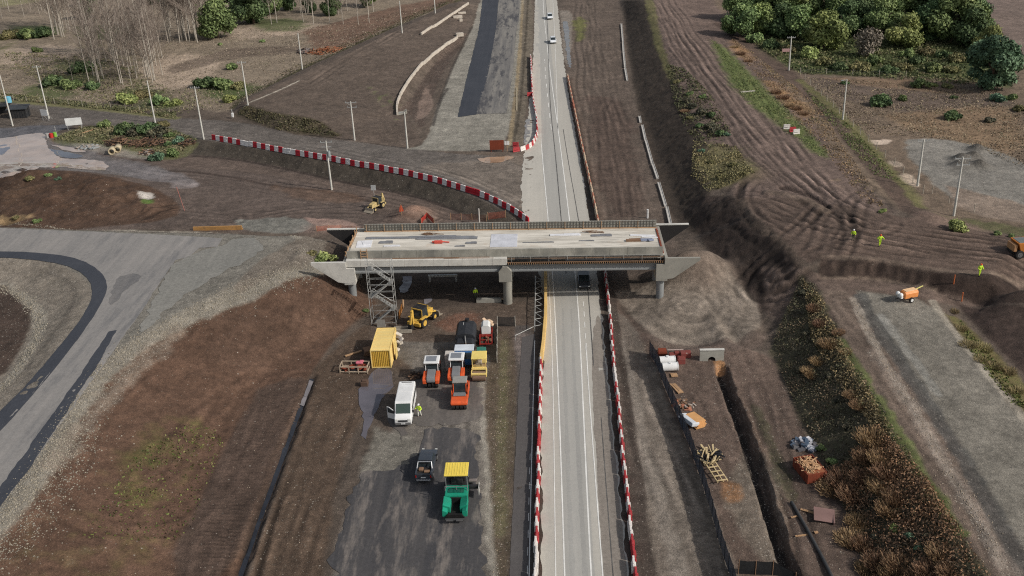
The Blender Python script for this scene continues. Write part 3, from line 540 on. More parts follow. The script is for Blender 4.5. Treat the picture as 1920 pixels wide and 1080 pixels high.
# ------------------------------------------------------------------ ground sheet
def mk_ground():
    me = bpy.data.meshes.new('ground'); V = np.stack([XX, YY, HZ], -1).reshape(-1, 3).astype(np.float32)
    idx = np.arange(NX * NY).reshape(NY, NX)
    Fq = np.stack([idx[:-1, :-1], idx[:-1, 1:], idx[1:, 1:], idx[1:, :-1]], -1).reshape(-1, 4).astype(np.int32); nf = len(Fq)
    me.vertices.add(len(V)); me.vertices.foreach_set('co', V.ravel())
    me.loops.add(nf * 4); me.loops.foreach_set('vertex_index', Fq.ravel())
    me.polygons.add(nf); me.polygons.foreach_set('loop_start', np.arange(0, nf * 4, 4, dtype=np.int32)); me.polygons.foreach_set('use_smooth', np.ones(nf, bool))
    me.update(calc_edges=True)
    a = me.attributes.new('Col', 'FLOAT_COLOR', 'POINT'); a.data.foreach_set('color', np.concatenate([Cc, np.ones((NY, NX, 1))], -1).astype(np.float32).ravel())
    a = me.attributes.new('Fx', 'FLOAT_COLOR', 'POINT'); a.data.foreach_set('color', Fx.astype(np.float32).ravel())
    m, nt, b = newmat('earth'); k = NT(nt); v = k.coord()
    ca = k.n('ShaderNodeAttribute', attribute_name='Col'); fa = k.n('ShaderNodeAttribute', attribute_name='Fx'); sp = k.n('ShaderNodeSeparateColor'); k.l(fa.outputs[0], sp.inputs[0])
    stone, rgh, green, grain = sp.outputs[0], sp.outputs[1], sp.outputs[2], fa.outputs[3]
    n1 = k.noise(v, 1.3, 9, .78); n2 = k.noise(v, 6.5, 5, .75); n3 = k.noise(v, .11, 4, .6); n4 = k.noise(v, .38, 6, .7)
    g = k.math('MULTIPLY', k.ramp(n1, .3, .7, .60, 1.36), k.math('MULTIPLY', k.ramp(n2, .3, .7, .62, 1.38), k.math('MULTIPLY', k.ramp(n3, .3, .7, .84, 1.14), k.ramp(n4, .34, .62, .78, 1.20))))
    gc = k.n('ShaderNodeCombineColor'); [k.l(g, gc.inputs[i]) for i in range(3)]
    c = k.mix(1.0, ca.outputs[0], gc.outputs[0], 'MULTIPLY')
    # greens
    gn = k.ramp(k.noise(v, 1.7, 6, .75), .42, .62); c = k.mix(k.math('MULTIPLY', k.math('MULTIPLY', gn, green), .8), c, c4(L(84, 104, 50)))
    c = k.mix(k.math('MULTIPLY', k.math('MULTIPLY', k.ramp(k.noise(v, 2.3, 5, .7), .5, .66), green), .6), c, c4(L(128, 118, 78)))
    # pebbles at three sizes
    for sc, th, kk in ((3.0, .30, .7), (5.5, .32, .8), (10, .36, .8)):
        vo = k.n('ShaderNodeTexVoronoi'); vo.inputs['Scale'].default_value = sc; k.l(v, vo.inputs['Vector'])
        sc2 = k.n('ShaderNodeSeparateColor'); k.l(vo.outputs['Color'], sc2.inputs[0])
        near = k.ramp(vo.outputs['Distance'], th, th * .6); on = k.math('GREATER_THAN', k.math('ADD', k.math('MULTIPLY', stone, .7), .0015), sc2.outputs[0])
        cc = k.mix(sc2.outputs[1], c4(L(112, 104, 96)), c4(L(196, 188, 174)))
        c = k.mix(k.math('MULTIPLY', k.math('MULTIPLY', near, on), kk), c, cc)
    k.l(c, b.inputs['Base Color']); k.l(rgh, b.inputs['Roughness']); b.inputs['Specular IOR Level'].default_value = .25
    h = k.math('ADD', k.math('MULTIPLY', n1, .6), k.math('MULTIPLY', n2, .4)); k.bump(h, .85, .3, b)
    me.materials.append(m); o = bpy.data.objects.new('ground', me); COL.objects.link(o); o['kind'] = 'structure'; return o
ground = mk_ground()

# ------------------------------------------------------------------ sheets lying on the ground
def jitter_poly(w, amp, step=.7, seed=3):
    out = []
    n = len(w)
    for i in range(n):
        a, b = w[i], w[(i + 1) % n]; l = np.linalg.norm(b - a); m = max(1, int(l / step))
        nrm = np.array([-(b - a)[1], (b - a)[0]]) / (l + 1e-9)
        for j in range(m):
            p = a + (b - a) * j / m; out.append(p + nrm * amp * float(fbm(p[0] / 1.3, p[1] / 1.3, seed, 3)) * 1.6)
    return np.array(out)
def sheet(name, pts, material, dz=.03, jit=.25, sm=1, inner=1.6, kind='structure'):
    w = WG(pts) if not isinstance(pts, np.ndarray) else pts
    if sm: w = smooth_line(np.vstack([w, w[:1]]), sm)[:-1]
    w = jitter_poly(w, jit, .6 if jit else 2.5)
    q = [Vector((p[0], p[1])) for p in w]; n = len(q); edges = [(i, (i + 1) % n) for i in range(n)]
    x0, y0 = w.min(0); x1, y1 = w.max(0); ext = max(x1 - x0, y1 - y0); st = max(inner, ext / 160)
    gx, gy = np.meshgrid(np.arange(x0, x1, st), np.arange(y0, y1, st)); m = polydist(w, gx, gy) > .35
    q += [Vector((a + .01, b + .013)) for a, b in zip(gx[m], gy[m])]
    v, e, f, *_ = delaunay_2d_cdt(q, edges, [], 1, 1e-4)
    vx = np.array([p[0] for p in v]); vy = np.array([p[1] for p in v]); vz = HT(vx, vy) + dz
    me = bpy.data.meshes.new(name); me.from_pydata(list(zip(vx, vy, vz)), [], [list(t) for t in f]); me.materials.append(material)
    o = bpy.data.objects.new(name, me); COL.objects.link(o); o['kind'] = kind; return o
def bandpoly(line, hw, sm=2, world=False):
    w = np.array(line, float) if world else WG(line); w = smooth_line(w, sm)
    t = np.gradient(w, axis=0); t /= np.linalg.norm(t, axis=1)[:, None] + 1e-9; nrm = np.stack([-t[:, 1], t[:, 0]], 1)
    return np.vstack([w + nrm * hw, (w - nrm * hw)[::-1]])
def roadmat(name, c1, c2, rot=0., wear=.5, streak=.5, patch=None, rough=.9, pth=(.52, .66)):
    m, nt, b = newmat(name); k = NT(nt); v = k.coord(); s = k.coord((1, .045, 1), (0, 0, rot)); s2 = k.coord((1, .18, 1), (0, 0, rot))
    f = k.math('ADD', k.math('MULTIPLY', k.ramp(k.noise(s, .9, 5, .6), .3, .7), streak), k.math('MULTIPLY', k.ramp(k.noise(v, .12, 5, .65), .3, .7), 1 - streak))
    c = k.mix(f, c4(c1), c4(c2))
    if patch is not None: c = k.mix(k.ramp(k.noise(s2, .55, 6, .7), pth[0], pth[1], 0, .85), c, c4(patch))
    g = k.math('MULTIPLY', k.ramp(k.noise(v, 2.2, 6, .75), .3, .7, 1 - .22 * wear, 1 + .22 * wear), k.ramp(k.noise(v, 11, 3, .7), .3, .7, 1 - .2 * wear, 1 + .2 * wear)); gc = k.n('ShaderNodeCombineColor'); [k.l(g, gc.inputs[i]) for i in range(3)]
    k.l(k.mix(1.0, c, gc.outputs[0], 'MULTIPLY'), b.inputs['Base Color']); b.inputs['Roughness'].default_value = rough; b.inputs['Specular IOR Level'].default_value = .25
    k.bump(k.noise(v, 14, 3), .25, .03, b); return m
def watermat(name, col, rough=.06):
    m, nt, b = newmat(name); k = NT(nt); v = k.coord()
    k.l(k.mix(k.ramp(k.noise(v, .35, 4), .35, .7), c4(col), c4(np.array(col) * .72)), b.inputs['Base Color']); b.inputs['Roughness'].default_value = rough; b.inputs['Specular IOR Level'].default_value = .4
    return m
HWY = roadmat('highway_asphalt', L(168, 164, 155), L(182, 177, 167), streak=.7, wear=.35)
sheet('highway', np.array([(-2.0, 30), (6.25, 30), (6.55, 73), (6.9, 110), (7.1, 140), (6.6, 190), (5.2, 258), (4.7, 380), (4.4, 700), (-3.0, 700), (-3.1, 376), (-3.3, 270), (-4.6, 205), (-5.2, 175), (-3.4, 150), (-1.0, 135), (-1.1, 112), (-1.55, 98), (-1.45, 85), (-1.6, 73)], float), HWY, .03, .22, sm=1)
LANE = roadmat('lane_asphalt', L(157, 155, 149), L(169, 166, 159), streak=.8, wear=.25)
sheet('highway', np.array([(.75, 30), (3.2, 30), (3.6, 108), (3.9, 135), (3.5, 170), (2.6, 215), (2.0, 280), (.6, 380), (.4, 700), (-2.9, 700), (-2.9, 375), (-2.6, 280), (-1.1, 190), (.3, 150), (.62, 108)], float), LANE, .038, .05, sm=1)
SHD = roadmat('shoulder_gravel', L(124, 116, 108), L(146, 138, 128), streak=.7, wear=1)
sheet('highway', np.array([(4.3, 30), (6.1, 30), (6.4, 73), (6.7, 110), (6.9, 128), (5.3, 120), (4.6, 100), (4.2, 73)], float), SHD, .036, .12, sm=1)
PAINT = mat('road_paint', L(232, 230, 224), .7, dirt=.45, scale=1.6, dirtcol=L(150, 148, 142))
def line(pts, w=.13, dash=None, nm='road_marking', m_=None, dz=.046):
    q = smooth_line(np.array(pts, float), 2); seg = np.linalg.norm(np.diff(q, axis=0), axis=1); s = np.concatenate([[0], np.cumsum(seg)]); tot = s[-1]
    def at(t): return np.array([np.interp(t, s, q[:, 0]), np.interp(t, s, q[:, 1])])
    spans = [(0, tot)] if not dash else [(a, a + dash[0]) for a in np.arange(0, tot - dash[0], dash[1])]
    V = []; Fc = []
    for a, b in spans:
        n = max(1, int((b - a) / 4)); base = len(V)
        for i in range(n + 1):
            p = at(a + (b - a) * i / n); V += [(p[0] - w / 2, p[1], float(HT(p[0], p[1])) + dz), (p[0] + w / 2, p[1], float(HT(p[0], p[1])) + dz)]
        for i in range(n): Fc.append((base + 2 * i, base + 2 * i + 1, base + 2 * i + 3, base + 2 * i + 2))
    me = bpy.data.meshes.new(nm); me.from_pydata(V, [], Fc); me.materials.append(m_ or PAINT); o = bpy.data.objects.new(nm, me); COL.objects.link(o); o['kind'] = 'structure'
line([(-.28, 40), (-.2, 73), (.02, 108), (-.1, 126), (-.3, 140)], .09)
line([(.6, 40), (.65, 73), (.66, 108), (.45, 135), (-.2, 165), (-1.0, 195), (-1.2, 205)], .14)
line([(3.0, 40), (3.05, 73), (3.6, 108), (3.9, 130), (3.5, 165), (2.5, 215), (1.2, 270), (.2, 330), (-.3, 376), (-.4, 600)], .15)
line([(4.1, 40), (4.16, 73), (4.35, 108), (4.5, 118)], .12)
line([(4.4, 116), (4.6, 126), (4.6, 133)], .11, (1.6, 3.2))
line([(1.0, 215), (.2, 250), (-.2, 290), (-.6, 330)], .13, (4, 9))
line([(-1.2, 205), (-2.2, 270), (-2.6, 375), (-2.6, 600)], .1)
line([(2.4, 215), (2.9, 270), (3.4, 376), (3.4, 600)], .1)
TAR = mat('tar_seam', L(84, 82, 80), .8, dirt=.6, scale=.7, dirtcol=L(140, 137, 131))
line([(2.4, 140), (2.0, 170), (1.6, 200), (1.0, 230), (.9, 260), (1.1, 290), (1.0, 330), (.8, 376)], .16, nm='road_seam', m_=TAR, dz=.05)
line([(5.2, 112), (5.4, 126), (5.5, 140), (5.0, 165), (4.2, 190), (3.6, 215)], .12, nm='road_seam', m_=TAR, dz=.05)
line([(5.0, 60), (5.2, 80), (5.5, 100)], .10, nm='road_seam', m_=TAR, dz=.05)
WORN = roadmat('wheel_path', L(148, 146, 141), L(162, 160, 154), streak=.9, wear=.4)
for x0 in (1.25, 2.45): sheet('highway', np.array([(x0 - .22, 30), (x0 + .22, 30), (x0 + .42, 108), (x0 + .45, 135), (x0, 108), (x0 - .1, 80)], float), WORN, .041, .08, sm=1)
RAMP = roadmat('ramp_gravel', L(120, 118, 116), L(148, 143, 138), rot=R(-34), wear=.6, streak=.6, patch=L(108, 107, 107), pth=(.53, .68))
FRESH = roadmat('fresh_asphalt', L(52, 55, 62), L(66, 68, 74), rot=R(0), wear=.5, streak=.5, rough=.75)
FRESH2 = roadmat('fresh_asphalt_loop', L(54, 57, 64), L(70, 72, 78), rot=R(-34), wear=.5, streak=.4, rough=.75)
GRAV = roadmat('compact_gravel', L(130, 126, 119), L(142, 138, 131), rot=R(0), wear=1, streak=.5)
# ramp road on the left embankment
sheet('ramp_road', [(-300, 428), (0, 428), (150, 434), (300, 440), (418, 447), (408, 463), (374, 465), (355, 482), (330, 488), (300, 530), (262, 590), (215, 655), (150, 745), (75, 850), (0, 950), (-300, 1290), (-300, 1180), (0, 800), (75, 722), (150, 625), (190, 560), (196, 535), (180, 512), (150, 494), (95, 484), (0, 478), (-300, 478)], RAMP, .04, .1, sm=0)
sheet('asphalt_strip', [(-300, 472), (0, 471), (70, 474), (130, 481), (172, 496), (198, 520), (202, 545), (185, 580), (150, 632), (85, 715), (0, 812), (-300, 1110), (-300, 1000), (0, 775), (60, 712), (120, 640), (160, 588), (175, 552), (168, 525), (140, 503), (90, 490), (0, 482), (-300, 486)], FRESH2, .055, .06, sm=1)
sheet('asphalt_strip', [(219, 620), (204, 622), (160, 690), (110, 760), (40, 860), (0, 915), (-300, 1290), (-300, 1330), (0, 952), (60, 872), (130, 765), (180, 690)], FRESH2, .055, .12, sm=0)
sheet('asphalt_patch', [(225, 518), (255, 512), (268, 520), (250, 535), (225, 560), (205, 575), (212, 545)], roadmat('bitumen_spill', L(92, 92, 94), L(128, 124, 120), rot=R(-34), wear=1), .057, .5)
sheet('gravel_spread', [(320, 500), (345, 484), (378, 470), (420, 462), (440, 447), (480, 447), (500, 466), (470, 486), (440, 500), (380, 530), (320, 575), (270, 625), (262, 618), (290, 560)], roadmat('loose_gravel', L(112, 111, 106), L(138, 135, 128), rot=R(-40), wear=1.2), .05, .5)
# new carriageway up the road
sheet('asphalt_strip', [(858, 220), (878, 135), (898, 55), (912, -50), (940, -50), (930, 55), (915, 140), (893, 215)], FRESH, .05, .12, sm=0)
PCH = roadmat('primed_gravel', L(88, 87, 88), L(140, 135, 127), rot=0, wear=.8, streak=.8, patch=L(66, 66, 70), pth=(.5, .6))
sheet('primed_strip', [(892, 214), (912, 140), (930, 55), (940, -50), (980, -50), (972, 40), (968, 60), (962, 130), (950, 213)], PCH, .045, .1, sm=0)
# work platform
PLAT = roadmat('primed_platform', L(58, 58, 61), L(84, 81, 80), rot=R(3), wear=.9, streak=.75, patch=L(134, 125, 117), pth=(.5, .68))
sheet('work_platform', [(668, 905), (690, 880), (770, 880), (782, 830), (790, 800), (900, 800), (893, 870), (900, 950), (905, 1080), (905, 1300), (600, 1300), (618, 1080), (640, 960)], PLAT, .045, .8, sm=2)
sheet('work_platform', [(780, 700), (800, 690), (885, 700), (905, 740), (900, 800), (790, 800), (775, 790), (760, 830), (745, 830), (735, 760)], roadmat('worn_platform', L(82, 78, 75), L(106, 100, 95), rot=R(3), wear=.9, patch=L(128, 120, 112), pth=(.5, .68)), .04, .9, sm=2)
MED = roadmat('median_asphalt', L(82, 78, 77), L(94, 90, 88), wear=.7, streak=.4)
sheet('median_strip', np.array([(-4.55, 30), (-2.75, 30), (-2.75, 73), (-2.55, 100), (-2.4, 112), (-2.3, 121), (-4.0, 120), (-4.2, 108), (-4.5, 73)], float), MED, .03, .06, sm=0)
line([(-2.72, 45), (-2.68, 73), (-2.52, 95), (-2.3, 119)], .10)
line([(-2.9, 45), (-2.86, 73), (-2.7, 95)], .05, (1.2, 2.6))
# water
MUD = watermat('muddy_water', L(176, 160, 149), .04); WET = watermat('still_water', L(70, 66, 66), .05)
def flatsheet(name, pts, material, z, jit=.3, sm=1):
    w = WG(pts); z = float(np.mean(HT(w[:, 0], w[:, 1]))) + z if z < 3 else z
    return sheet(name, pts, material, .05, jit, sm)
flatsheet('puddle', [(-300, 262), (-40, 262), (20, 258), (60, 250), (88, 250), (84, 266), (96, 284), (120, 300), (160, 298), (208, 306), (190, 322), (150, 318), (110, 312), (70, 318), (30, 330), (-10, 336), (-300, 350)], MUD, 0)
flatsheet('puddle', [(-200, 300), (-60, 290), (-10, 276), (18, 268), (20, 280), (2, 292), (-40, 300)], watermat('blue_grey_water', L(112, 114, 124), .04), 0)  # blue-grey reflection at the pool edge painted into the water colour
flatsheet('puddle', [(88, 278), (104, 281), (132, 287), (158, 292), (150, 297), (118, 295), (98, 290)], watermat('blue_grey_reflection_b', L(96, 98, 106), .04), .02)  # second strip of painted reflection along the pool edge
flatsheet('puddle', [(95, 272), (130, 276), (165, 283), (150, 287), (120, 282)], MUD, 0)
flatsheet('puddle', [(895, 298), (920, 295), (945, 293), (968, 294), (950, 300), (930, 306), (905, 306)], watermat('silt_water', L(168, 140, 116), .08), 0)
flatsheet('puddle', [(672, 730), (690, 708), (700, 692), (736, 692), (738, 720), (728, 738), (712, 752), (705, 770), (692, 800), (686, 830), (676, 812), (684, 780), (670, 760)], watermat('grey_water', L(104, 100, 106), .05), 0, .25)
flatsheet('puddle', [(755, 520), (775, 518), (772, 535), (762, 550), (748, 548)], watermat('pale_water', L(130, 124, 126), .05), 0, .3)
flatsheet('puddle', [(795, 562), (812, 558), (808, 568), (794, 572)], watermat('pale_water2', L(130, 124, 126), .05), 0, .2)
sheet('drain_water', bandpoly([(585, 712), (560, 776), (527, 868), (490, 968), (452, 1078), (400, 1230)], .22), watermat('ditch_water', L(44, 46, 52), .16), .03, .05, 0, inner=.6)
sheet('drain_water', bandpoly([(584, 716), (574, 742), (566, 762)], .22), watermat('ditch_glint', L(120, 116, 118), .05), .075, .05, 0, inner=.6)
sheet('puddle', [(1055, 40), (1066, 40), (1068, 90), (1072, 130), (1064, 120), (1060, 80)], watermat('verge_water', L(120, 116, 114), .08), .04, .3)
sheet('puddle', [(985, 225), (994, 222), (996, 250), (990, 268), (980, 272), (984, 250)], watermat('verge_water2', L(136, 130, 124), .08), .04, .3)

# ------------------------------------------------------------------ loose stones as real geometry (nobody could count them)
def stones(name, spots, material, smin, smax, seed=1):
    r = np.random.default_rng(seed)
    ico = [(0, 0, 1), (.9, 0, .25), (.28, .85, .25), (-.72, .53, .25), (-.72, -.53, .25), (.28, -.85, .25), (.72, .53, -.35), (-.28, .85, -.35), (-.9, 0, -.35), (-.28, -.85, -.35), (.72, -.53, -.35)]
    fc = [(0, 1, 2), (0, 2, 3), (0, 3, 4), (0, 4, 5), (0, 5, 1), (1, 6, 2), (2, 7, 3), (3, 8, 4), (4, 9, 5), (5, 10, 1), (6, 7, 2), (7, 8, 3), (8, 9, 4), (9, 10, 5), (10, 6, 1)]
    ico = np.array(ico); fc = np.array(fc); N = len(spots)
    s = smin + (smax - smin) * r.random(N) ** 2.2; th = r.random(N) * 6.28; sx = .7 + .6 * r.random(N); sy = .7 + .6 * r.random(N); sz = .4 + .4 * r.random(N)
    B = ico[None] * (1 + .25 * (r.random((N, len(ico), 1)) - .5)) * np.stack([sx, sy, sz], 1)[:, None] * s[:, None, None]
    c, si = np.cos(th)[:, None], np.sin(th)[:, None]; x = B[..., 0] * c - B[..., 1] * si; y = B[..., 0] * si + B[..., 1] * c
    V = np.stack([x + spots[:, :1], y + spots[:, 1:2], B[..., 2] + HT(spots[:, 0], spots[:, 1])[:, None] + s[:, None] * .15], -1).reshape(-1, 3)
    Fa = (fc[None] + (np.arange(N) * len(ico))[:, None, None]).reshape(-1, 3)
    me = bpy.data.meshes.new(name); me.vertices.add(len(V)); me.vertices.foreach_set('co', V.astype(np.float32).ravel())
    me.loops.add(len(Fa) * 3); me.loops.foreach_set('vertex_index', Fa.astype(np.int32).ravel()); me.polygons.add(len(Fa)); me.polygons.foreach_set('loop_start', np.arange(0, len(Fa) * 3, 3, dtype=np.int32)); me.update(calc_edges=True)
    val = np.repeat(.6 + .65 * r.random(N), len(ico)); tint = np.repeat(r.random(N), len(ico))
    cA = np.stack([val, val * (.97 - .05 * tint), val * (.93 - .13 * tint), np.ones_like(val)], 1); a = me.attributes.new('Col', 'FLOAT_COLOR', 'POINT'); a.data.foreach_set('color', cA.astype(np.float32).ravel())
    me.materials.append(material); o = bpy.data.objects.new(name, me); COL.objects.link(o); o['kind'] = 'stuff'; return o
def stonemat(name, col):
    m, nt, b = newmat(name); k = NT(nt); a = k.n('ShaderNodeAttribute', attribute_name='Col'); k.l(k.mix(1.0, c4(col), a.outputs[0], 'MULTIPLY'), b.inputs['Base Color']); b.inputs['Roughness'].default_value = .9; return m
def scatter_line(pts, hw, n, seed=1, fall=1.):
    r = np.random.default_rng(seed); w = smooth_line(WG(pts), 2); seg = np.linalg.norm(np.diff(w, axis=0), axis=1); s = np.concatenate([[0], np.cumsum(seg)]); t = r.random(n) * s[-1]
    x = np.interp(t, s, w[:, 0]); y = np.interp(t, s, w[:, 1]); return np.stack([x + r.normal(0, hw * .55, n), y + r.normal(0, hw * .55, n)], 1)
def scatter_poly(pts, n, seed=1):
    r = np.random.default_rng(seed); w = WG(pts); lo, hi = w.min(0), w.max(0); out = np.zeros((0, 2))
    while len(out) < n:
        q = lo + (hi - lo) * r.random((n * 2, 2)); out = np.vstack([out, q[polydist(w, q[:, 0], q[:, 1]) > 0]])
    return out[:n]
PALEST = stonemat('pale_stone', L(140, 136, 127)); DRKST = stonemat('grey_stone', L(150, 140, 128))
stones('riprap_stones', np.vstack([scatter_line([(-100, 1075), (0, 972), (60, 900), (140, 762), (212, 672), (285, 625), (405, 565), (505, 520), (590, 500)], 1.5, 6500, 1), scatter_line([(-60, 1085), (20, 990), (80, 915), (150, 800)], 3.2, 2600, 2), scatter_line([(520, 530), (590, 520), (600, 480), (560, 470)], 1.8, 900, 3)]), PALEST, .035, .125, 4)
stones('loop_stones', np.vstack([scatter_line([(-150, 830), (0, 735), (62, 650), (80, 600), (50, 560), (0, 538)], .9, 2200, 5), scatter_line([(0, 424), (150, 431), (300, 435), (450, 438), (560, 446)], .5, 1200, 6)]), PALEST, .04, .15, 7)
stones('scattered_stones', np.vstack([scatter_poly([(60, 893), (400, 560), (650, 560), (690, 600), (560, 720), (440, 1090), (0, 1090)], 80, 8), scatter_poly([(570, 720), (690, 640), (690, 760), (600, 1080), (450, 1090)], 120, 9), scatter_poly([(1380, 680), (1450, 660), (1560, 900), (1600, 1080), (1480, 1080)], 220, 10), scatter_line([(1600, 560), (1640, 650), (1722, 780), (1800, 920), (1880, 1060)], .5, 700, 11), scatter_poly([(1640, 660), (1700, 720), (1880, 1000), (1860, 1080), (1780, 960)], 500, 12), scatter_line([(945, 640), (943, 740), (925, 860), (928, 1000), (935, 1080)], .7, 420, 13), scatter_poly([(1350, 700), (1290, 690), (1330, 800), (1400, 940), (1450, 1000)], 60, 14)]), DRKST, .025, .09, 15)
# ------------------------------------------------------------------ mesh helpers
class MB:
    def __init__(s): s.v = []; s.f = []; s.sm = []
    def add(s, vs, fs, smooth=False):
        b = len(s.v); s.v += [tuple(p) for p in vs]; s.f += [tuple(i + b for i in f) for f in fs]; s.sm += [smooth] * len(fs)
    def box(s, c, d, rot=None, bev=0., taper=None):
        hx, hy, hz = d[0] / 2, d[1] / 2, d[2] / 2
        if bev:
            bm = bmesh.new(); bmesh.ops.create_cube(bm, size=1)
            for v in bm.verts:
                v.co = Vector((v.co.x * d[0], v.co.y * d[1], v.co.z * d[2]))
                if taper and v.co.z > 0: v.co.x *= taper[0]; v.co.y *= taper[1]
            bmesh.ops.bevel(bm, geom=bm.edges[:], offset=min(bev, .45 * min(d)), segments=2, profile=.6, affect='EDGES')
            bm.verts.index_update(); vs = [v.co.copy() for v in bm.verts]; fs = [[v.index for v in f.verts] for f in bm.faces]; bm.free()
        else:
            t = taper or (1, 1)
            vs = [Vector((x, y, -hz)) for x, y in ((-hx, -hy), (hx, -hy), (hx, hy), (-hx, hy))] + [Vector((x * t[0], y * t[1], hz)) for x, y in ((-hx, -hy), (hx, -hy), (hx, hy), (-hx, hy))]
            fs = [(3, 2, 1, 0), (4, 5, 6, 7), (0, 1, 5, 4), (1, 2, 6, 5), (2, 3, 7, 6), (3, 0, 4, 7)]
        m = Euler(rot).to_matrix() if rot else None
        s.add([((m @ v) if m else v) + Vector(c) for v in vs], fs); return s
    def cyl(s, a, b, r0, r1=None, n=10, smooth=True):
        a, b = Vector(a), Vector(b); r1 = r0 if r1 is None else r1; z = (b - a).normalized(); x = z.orthogonal().normalized(); y = z.cross(x)
        vs = [a + (x * math.cos(t) + y * math.sin(t)) * r0 for t in [2 * PI * i / n for i in range(n)]] + [b + (x * math.cos(t) + y * math.sin(t)) * r1 for t in [2 * PI * i / n for i in range(n)]]
        s.add(vs, [(i, (i + 1) % n, n + (i + 1) % n, n + i) for i in range(n)], smooth)
        s.add(vs[:n], [tuple(range(n))[::-1]]); s.add(vs[n:], [tuple(range(n))]); return s
    def tube(s, pts, r, n=6):
        for a, b in zip(pts[:-1], pts[1:]): s.cyl(a, b, r, n=n)
        return s
    def prism(s, prof, lo, hi, ax='x', bev=0):    # prof in the two other axes
        def mk(a, b, t): return {'x': (t, a, b), 'y': (a, t, b), 'z': (a, b, t)}[ax]
        n = len(prof); vs = [mk(a, b, lo) for a, b in prof] + [mk(a, b, hi) for a, b in prof]
        fs = [tuple(range(n)), tuple(range(2 * n - 1, n - 1, -1))] + [(i, n + i, n + (i + 1) % n, (i + 1) % n) for i in range(n)]
        bm = bmesh.new(); bv = [bm.verts.new(v) for v in vs]; [bm.faces.new([bv[i] for i in f]) for f in fs]
        bmesh.ops.recalc_face_normals(bm, faces=bm.faces[:])
        if bev: bmesh.ops.bevel(bm, geom=bm.edges[:], offset=bev, segments=2, profile=.6, affect='EDGES')
        bm.verts.index_update(); s.add([v.co.copy() for v in bm.verts], [[v.index for v in f.verts] for f in bm.faces]); bm.free(); return s
    def ball(s, c, r, n=12, m=8):
        r = r if hasattr(r, '__len__') else (r, r, r); vs = [(c[0], c[1], c[2] - r[2])]
        for j in range(1, m):
            p = -PI / 2 + PI * j / m
            vs += [(c[0] + r[0] * math.cos(p) * math.cos(2 * PI * i / n), c[1] + r[1] * math.cos(p) * math.sin(2 * PI * i / n), c[2] + r[2] * math.sin(p)) for i in range(n)]
        vs.append((c[0], c[1], c[2] + r[2])); t = len(vs) - 1; fs = [(0, 1 + (i + 1) % n, 1 + i) for i in range(n)]
        for j in range(m - 2): fs += [(1 + j * n + i, 1 + j * n + (i + 1) % n, 1 + (j + 1) * n + (i + 1) % n, 1 + (j + 1) * n + i) for i in range(n)]
        fs += [(t, 1 + (m - 2) * n + i, 1 + (m - 2) * n + (i + 1) % n) for i in range(n)]; s.add(vs, fs, True); return s
    def quad(s, *p): s.add(p, [tuple(range(len(p)))]); return s
    def build(s, name, m, parent=None, kind=None):
        me = bpy.data.meshes.new(name); me.from_pydata(s.v, [], s.f); me.polygons.foreach_set('use_smooth', s.sm); me.materials.append(m); me.update()
        o = bpy.data.objects.new(name, me); COL.objects.link(o); o.parent = parent
        if kind: o['kind'] = kind
        return o
def mb(): return MB()
def tag(o, label, cat, group=None):
    o['label'] = label; o['category'] = cat
    if group: o['group'] = group
    return o
def thing(name, label, cat, loc=(0, 0, 0), rz=0., group=None, tilt=None):
    o = bpy.data.objects.new(name, None); o.empty_display_size = .3; COL.objects.link(o); o.location = loc; o.rotation_euler = (tilt[0], tilt[1], rz) if tilt else (0, 0, rz)
    return tag(o, label, cat, group)
def dup(root, loc, rz=0., label=None, group=None, scale=None):
    r = root.copy(); COL.objects.link(r); r.location = loc; r.rotation_euler = (root.rotation_euler[0], root.rotation_euler[1], rz)
    if scale: r.scale = scale
    if label: r['label'] = label
    if group: r['group'] = group
    for ch in list(root.children):
        c = ch.copy(); COL.objects.link(c); c.parent = r
        for g in list(ch.children):
            d = g.copy(); COL.objects.link(d); d.parent = c
    return r
def GP(x, y, dz=0.):
    p = G(x, y); p.z = float(HT(p.x, p.y)) + dz; return p
CONC = mat('concrete', L(150, 147, 138), .9, dirt=.55, scale=.8, dirtcol=L(104, 101, 94))
CONCL = mat('concrete_pale', L(206, 203, 195), .9, dirt=.6, scale=.7, dirtcol=L(136, 134, 128))
CONCD = mat('concrete_beam', L(132, 134, 134), .85, dirt=.35, scale=.6, dirtcol=L(112, 114, 114))
WOOD = mat('timber', L(176, 142, 108), .85, dirt=.5, scale=2, dirtcol=L(110, 84, 62))
WOODD = mat('weathered_timber', L(132, 104, 82), .9, dirt=.5, scale=2, dirtcol=L(78, 62, 52))
STEEL = mat('galvanised_steel', L(186, 186, 182), .5, metal=.4, dirt=.4)
RUST = mat('rusty_steel', L(128, 62, 42), .85, dirt=.5, dirtcol=L(70, 40, 30))
RUBBER = mat('rubber', L(38, 37, 37), .85, dirt=.5, dirtcol=L(82, 72, 66))
BLACK = mat('black_steel', L(40, 40, 42), .55, dirt=.4, dirtcol=L(70, 64, 60))
GREYP = mat('grey_machine_paint', L(112, 112, 112), .5, dirt=.4)
YEL = mat('yellow_machine_paint', L(212, 172, 78), .5, dirt=.7, dirtcol=L(120, 94, 60))
CREAM = mat('cream_yellow_paint', L(232, 206, 128), .5, dirt=.35, scale=1.2, dirtcol=L(176, 146, 88))
ORG = mat('orange_machine_paint', L(216, 92, 48), .5, dirt=.55, dirtcol=L(120, 60, 40))
WHT = mat('white_paint', L(226, 226, 224), .4, dirt=.22, dirtcol=L(150, 146, 140))
REDP = mat('red_paint', L(150, 44, 36), .5, dirt=.4, dirtcol=L(80, 44, 38))
GREEN = mat('green_machine_paint', L(28, 142, 114), .5, dirt=.5, dirtcol=L(40, 84, 70))
GLASS = glass()
